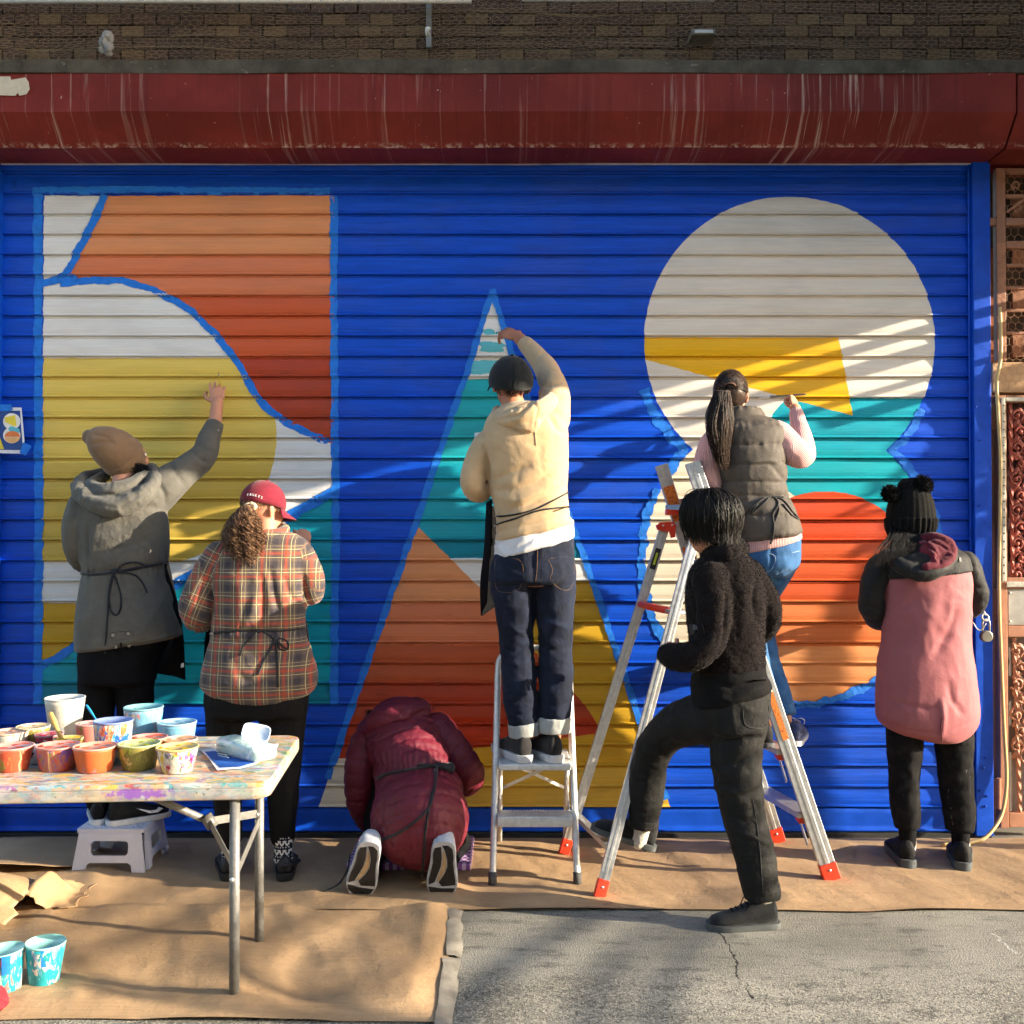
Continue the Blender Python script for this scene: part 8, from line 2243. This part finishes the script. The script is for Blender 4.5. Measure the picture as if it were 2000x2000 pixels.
# -------------------------------------------------- small aluminium step ladder
lad = empty("step_ladder", at(1045, 1732, 4.30) * [1, 1, 0]); tag(lad, "small white-worn aluminium step ladder carrying the beige hoodie person", "ladder")
def ry(z): return 4.30 + 0.30 * z
zA = 0.93
xl0, xl1 = at(962, 1732, 4.30)[0], at(973, 1300, 4.56)[0]; xr0, xr1 = at(1128, 1732, 4.30)[0], at(1112, 1300, 4.56)[0]
def rail(x0, x1):
    P = [(x0 + (x1 - x0) * t, ry(zA * t), 0.02 + zA * 0.92 * t) for t in np.linspace(0, 1, 8)]
    return P
PL, PR = rail(xl0, xl1), rail(xr0, xr1)
zt_ = PL[-1][2]; yt_ = PL[-1][1]
arch = [(xl1 + 0.012, yt_ + 0.01, zt_ + 0.05), (xl1 + 0.06, yt_ + 0.02, zt_ + 0.085), (0.5 * (xl1 + xr1), yt_ + 0.025, zt_ + 0.092), (xr1 - 0.06, yt_ + 0.02, zt_ + 0.085), (xr1 - 0.012, yt_ + 0.01, zt_ + 0.05)]
C = catmull(np.array(PL + arch + PR[::-1]), 3)
b = MB(); b.tube(C, 0.0145, 14); b.build("front_frame", ALU_WORN, lad, smooth=True)
for q in (PL[0], PR[0]):
    b = MB(); b.tube([(q[0], q[1] - 0.002, 0.014), (q[0], q[1] + 0.01, 0.065)], 0.018, 12); b.build("foot", plain("foot_grey", lin((74, 72, 70)), 0.8), lad, smooth=True)
dz = DECK_Z - 0.002
def xat(z, left): 
    t = (z - 0.02) / (zA * 0.92)
    return (xl0 + (xl1 - xl0) * t) if left else (xr0 + (xr1 - xr0) * t)
b = MB(); b.box((xat(dz, 1) + 0.012, 4.36, dz - 0.028), (xat(dz, 0) - 0.012, 4.66, dz)); b.build("platform", ALU_WORN, lad, bevel=0.006)
zs_ = at(1045, 1592, 4.35)[2]
b = MB(); b.box((xat(zs_, 1) + 0.012, 4.325, zs_ - 0.045), (xat(zs_, 0) - 0.012, 4.43, zs_)); b.build("step", ALU_WORN, lad, bevel=0.006)
for k_ in range(22):
    x = xat(zs_, 1) + 0.03 + k_ * 0.0135
    b = MB(); b.box((x, 4.326, zs_), (x + 0.006, 4.42, zs_ + 0.003)); b.build("tread_rib", ALU_WORN, lad)
rl, rr_ = xat(dz, 1) + 0.018, xat(dz, 0) - 0.018
for x in (rl, rr_):
    b = MB(); b.tube([(x, 4.55, dz - 0.01), (x + (0.006 if x > 0.1 else -0.006), 4.86, 0.02)], 0.011, 12); b.build("rear_leg", ALU_WORN, lad, smooth=True)
for (s0, s1) in ((rl, rr_), (rr_, rl)):
    b = MB(); off = 0.004 if s0 == rl else -0.004
    ya, za = 4.60, dz - 0.03; yb_, zb_ = 4.70, dz - 0.19
    b.bar((s0, ya + off, za), (s1, yb_ + off, zb_), 0.003, 0.014); b.build("cross_brace", ALU_WORN, lad)
for x in (rl, rr_):
    b = MB(); b.bar((x, 4.38, zs_ + 0.02), (x, 4.72, zs_ + 0.10), 0.004, 0.020); b.build("spreader", ALU_WORN, lad)

# -------------------------------------------------- tall ladder
big = empty("tall_ladder", (0.8, 4.5, 0)); tag(big, "tall aluminium A-frame ladder with red plastic feet and joints", "ladder")
FRf, FRt = np.array([1.362, 4.36, 0.0]), at(1352, 903, 4.53)
RRf, RRt = np.array([1.269, 4.88, 0.0]), at(1291, 908, 4.77)
FLf, FLt = np.array([0.346, 4.147, 0.0]), at(1361, 1030, 4.50)
RLf, RLt = np.array([0.230, 4.70, 0.0]), at(1298, 1030, 4.785)
def channel(nm, a, b_, w, d, mat):
    """C-section rail: web outward, two flanges"""
    m_ = MB(); ax = (b_ - a) / np.linalg.norm(b_ - a)
    s = np.cross(ax, [0, 1, 0]); s /= np.linalg.norm(s)
    out_ = np.array([0, -1.0, 0])
    for o_, ww, dd in ((np.zeros(3), w, 0.004),):
        m_.bar(a + out_ * d / 2, b_ + out_ * d / 2, w, 0.004, up=(0, 1, 0))
    for sg in (-1, 1):
        m_.bar(a + s * sg * (w / 2 - 0.004), b_ + s * sg * (w / 2 - 0.004), 0.008, d - 0.004, up=(0, 1, 0))
    m_.bar(a + out_ * (d / 2 + 0.003), b_ + out_ * (d / 2 + 0.003), w * 0.28, 0.003, up=(0, 1, 0))
    return m_.build(nm, mat, big, bevel=0.0015)
up_ = np.array([0, 0, 1.0])
def lerp(a, b_, z): t = (z - a[2]) / (b_[2] - a[2]); return a + (b_ - a) * t
for nm, a, b_, w, d in (("front_rail", FRf, FRt, 0.066, 0.030), ("rear_rail", RRf, RRt, 0.060, 0.030), ("front_strut_rail", FLf, FLt, 0.044, 0.026), ("rear_strut_rail", RLf, RLt, 0.044, 0.026)):
    channel(nm, lerp(a, b_, 0.06), b_, w, d, ALU)
    m_ = MB(); m_.bar(lerp(a, b_, 0.016), lerp(a, b_, 0.085), w * 1.12, d * 1.5, up=(0, 1, 0)); ft = m_.build("foot", RED_PLASTIC, big, bevel=0.005)
    v, f = ellipsoid(lerp(a, b_, 0.06) + np.array([0, -d * 0.78, 0]), (0.006, 0.003, 0.006), n=10, m=6); adopt(mesh_obj("rivet", v, f, ALU), big)
for z in (0.275, 0.54, 0.81, 1.08, 1.35, 1.60):
    a, b_ = lerp(FRf, FRt, z), lerp(RRf, RRt, z)
    m_ = MB(); m_.bar(a + np.array([-0.01, 0.02, 0]), b_ + np.array([-0.01, -0.02, 0]), 0.085, 0.024); m_.build("step", ALU, big, bevel=0.003)
    m_ = MB(); m_.bar(a + np.array([-0.012, 0.018, -0.024]), a + np.array([-0.012, 0.075, -0.020]), 0.070, 0.026); m_.build("step_bracket", RED_PLASTIC, big, bevel=0.004)
    m_ = MB(); m_.bar(b_ + np.array([-0.012, -0.018, -0.024]), b_ + np.array([-0.012, -0.075, -0.020]), 0.070, 0.026); m_.build("step_bracket", RED_PLASTIC, big, bevel=0.004)
    m_ = MB(); m_.bar(a + np.array([-0.006, 0.03, -0.13]), a + np.array([-0.02, 0.14, -0.02]), 0.004, 0.018); m_.build("gusset", ALU, big)
for z, w in ((0.195, 0.034),):
    a, b_ = lerp(FLf, FLt, z), lerp(RLf, RLt, z)
    m_ = MB(); m_.bar(a + np.array([0, 0.012, 0]), b_ + np.array([0, -0.012, 0]), w, 0.022); m_.build("strut_bar", ALU, big, bevel=0.002)
# shelf with red edge, top joints, labels
a, b_ = lerp(FLf, FLt, 1.14), lerp(RLf, RLt, 1.14)
m_ = MB(); m_.bar(a + np.array([0.055, 0.02, 0]), b_ + np.array([0.055, -0.01, 0]), 0.085, 0.016); m_.build("shelf", ALU, big, bevel=0.003)
C = catmull(np.array([b_ + np.array([0.0, -0.02, 0.012]), b_ + np.array([0.02, -0.14, 0.012]), b_ + np.array([0.06, -0.2, 0.006]), b_ + np.array([0.10, -0.22, 0.0])]), 4)
m_ = MB(); m_.tube(C, 0.016, 10); m_.build("shelf_edge", RED_PLASTIC, big, smooth=True)
for t_, y_ in ((RLt, -0.024), (FLt, -0.024)):
    v, f = plate([[(-0.045, -0.012), (-0.052, 0.008), (-0.03, 0.024), (0.028, 0.026), (0.040, 0.008), (0.036, -0.045), (0.018, -0.050), (0.010, -0.02)]], 0.026, Matrix.Translation(Vector(t_) + Vector((0.008, y_, 0.0))) @ Matrix.Rotation(math.radians(90), 4, 'X'))
    adopt(mesh_obj("hinge", v, f, RED_PLASTIC, None, False), big)
    for dx, dz_ in ((-0.02, 0.008), (0.022, 0.012)):
        v, f = ellipsoid(np.array(t_) + np.array([dx + 0.008, y_ - 0.014, dz_]), (0.0055, 0.003, 0.0055), n=10, m=6); adopt(mesh_obj("rivet", v, f, ALU), big)
M = Mat("label_orange", 0.5, 0.4); p = M.pos()
M.base(M.mix(lin((224, 124, 52)), lin((120, 60, 30)), M.noise(p, 120, 2, 0.5).smooth(0.55, 0.6) * 0.8)); LAB_O = M.m
def rail_label(a, b_, z0, z1, w, d, mat, nm="warning_label"):
    m_ = MB(); o_ = np.array([0, -(d / 2 + 0.0062), 0]); m_.bar(lerp(a, b_, z0) + o_, lerp(a, b_, z1) + o_, w, 0.001, up=(0, 1, 0)); m_.build(nm, mat, big)
rail_label(RRf, RRt, 1.54, 1.70, 0.05, 0.03, LAB_O)
rail_label(RRf, RRt, 1.30, 1.42, 0.05, 0.03, LAB_O)
rail_label(FRf, FRt, 0.60, 0.80, 0.026, 0.03, LAB_O)
rail_label(RLf, RLt, 1.315, 1.41, 0.026, 0.026, plain("label_black", (0.015, 0.015, 0.015), 0.4))
rail_label(RLf, RLt, 1.335, 1.39, 0.010, 0.0285, plain("label_lime", lin((196, 210, 60)), 0.4))

# -------------------------------------------------- brushes and cup in hands
HB = plain("handle_tan", lin((150, 96, 56)), 0.4)
brush("small paintbrush held high by the grey jacket person", at(431, 752, 4.92), at(428, 733, 4.965), plain("handle_yellow", lin((210, 170, 60)), 0.4), 0.008, plain("bristle_yellow", PAINTS["yellow"], 0.6), 0.014, 0.010, 0.008)
brush("paintbrush held up by the beige hoodie person at the letter's peak", at(1000, 648, 4.87), at(974, 650, 4.955), HB, 0.009, plain("bristle_teal", PAINTS["teal"], 0.6), 0.014, 0.014, 0.008)
brush("long thin paintbrush held sideways by the padded vest person", at(1575, 770, 4.83), at(1505, 775, 4.92), plain("handle_slate", lin((110, 104, 100)), 0.4), 0.009, plain("bristle_pale", lin((216, 208, 190)), 0.7), 0.035, 0.012, 0.02)
brush("short paintbrush held low by the plaid shirt person", at(594, 1045, 4.86), at(575, 1036, 4.955), HB, 0.008, plain("bristle_teal", PAINTS["teal"], 0.6), 0.014, 0.012, 0.008)
cc = at(944, 846, 4.70)
v, f = lathe([(0.001, -0.07), (0.030, -0.07), (0.033, -0.066), (0.042, 0.0), (0.040, 0.0), (0.031, -0.06), (0.001, -0.05)], 24, cc)
tag(mesh_obj("held_cup", v, f, plain("cup_white", lin((226, 226, 222)), 0.4)), "white paint cup held at the beige hoodie person's chest", "cup")
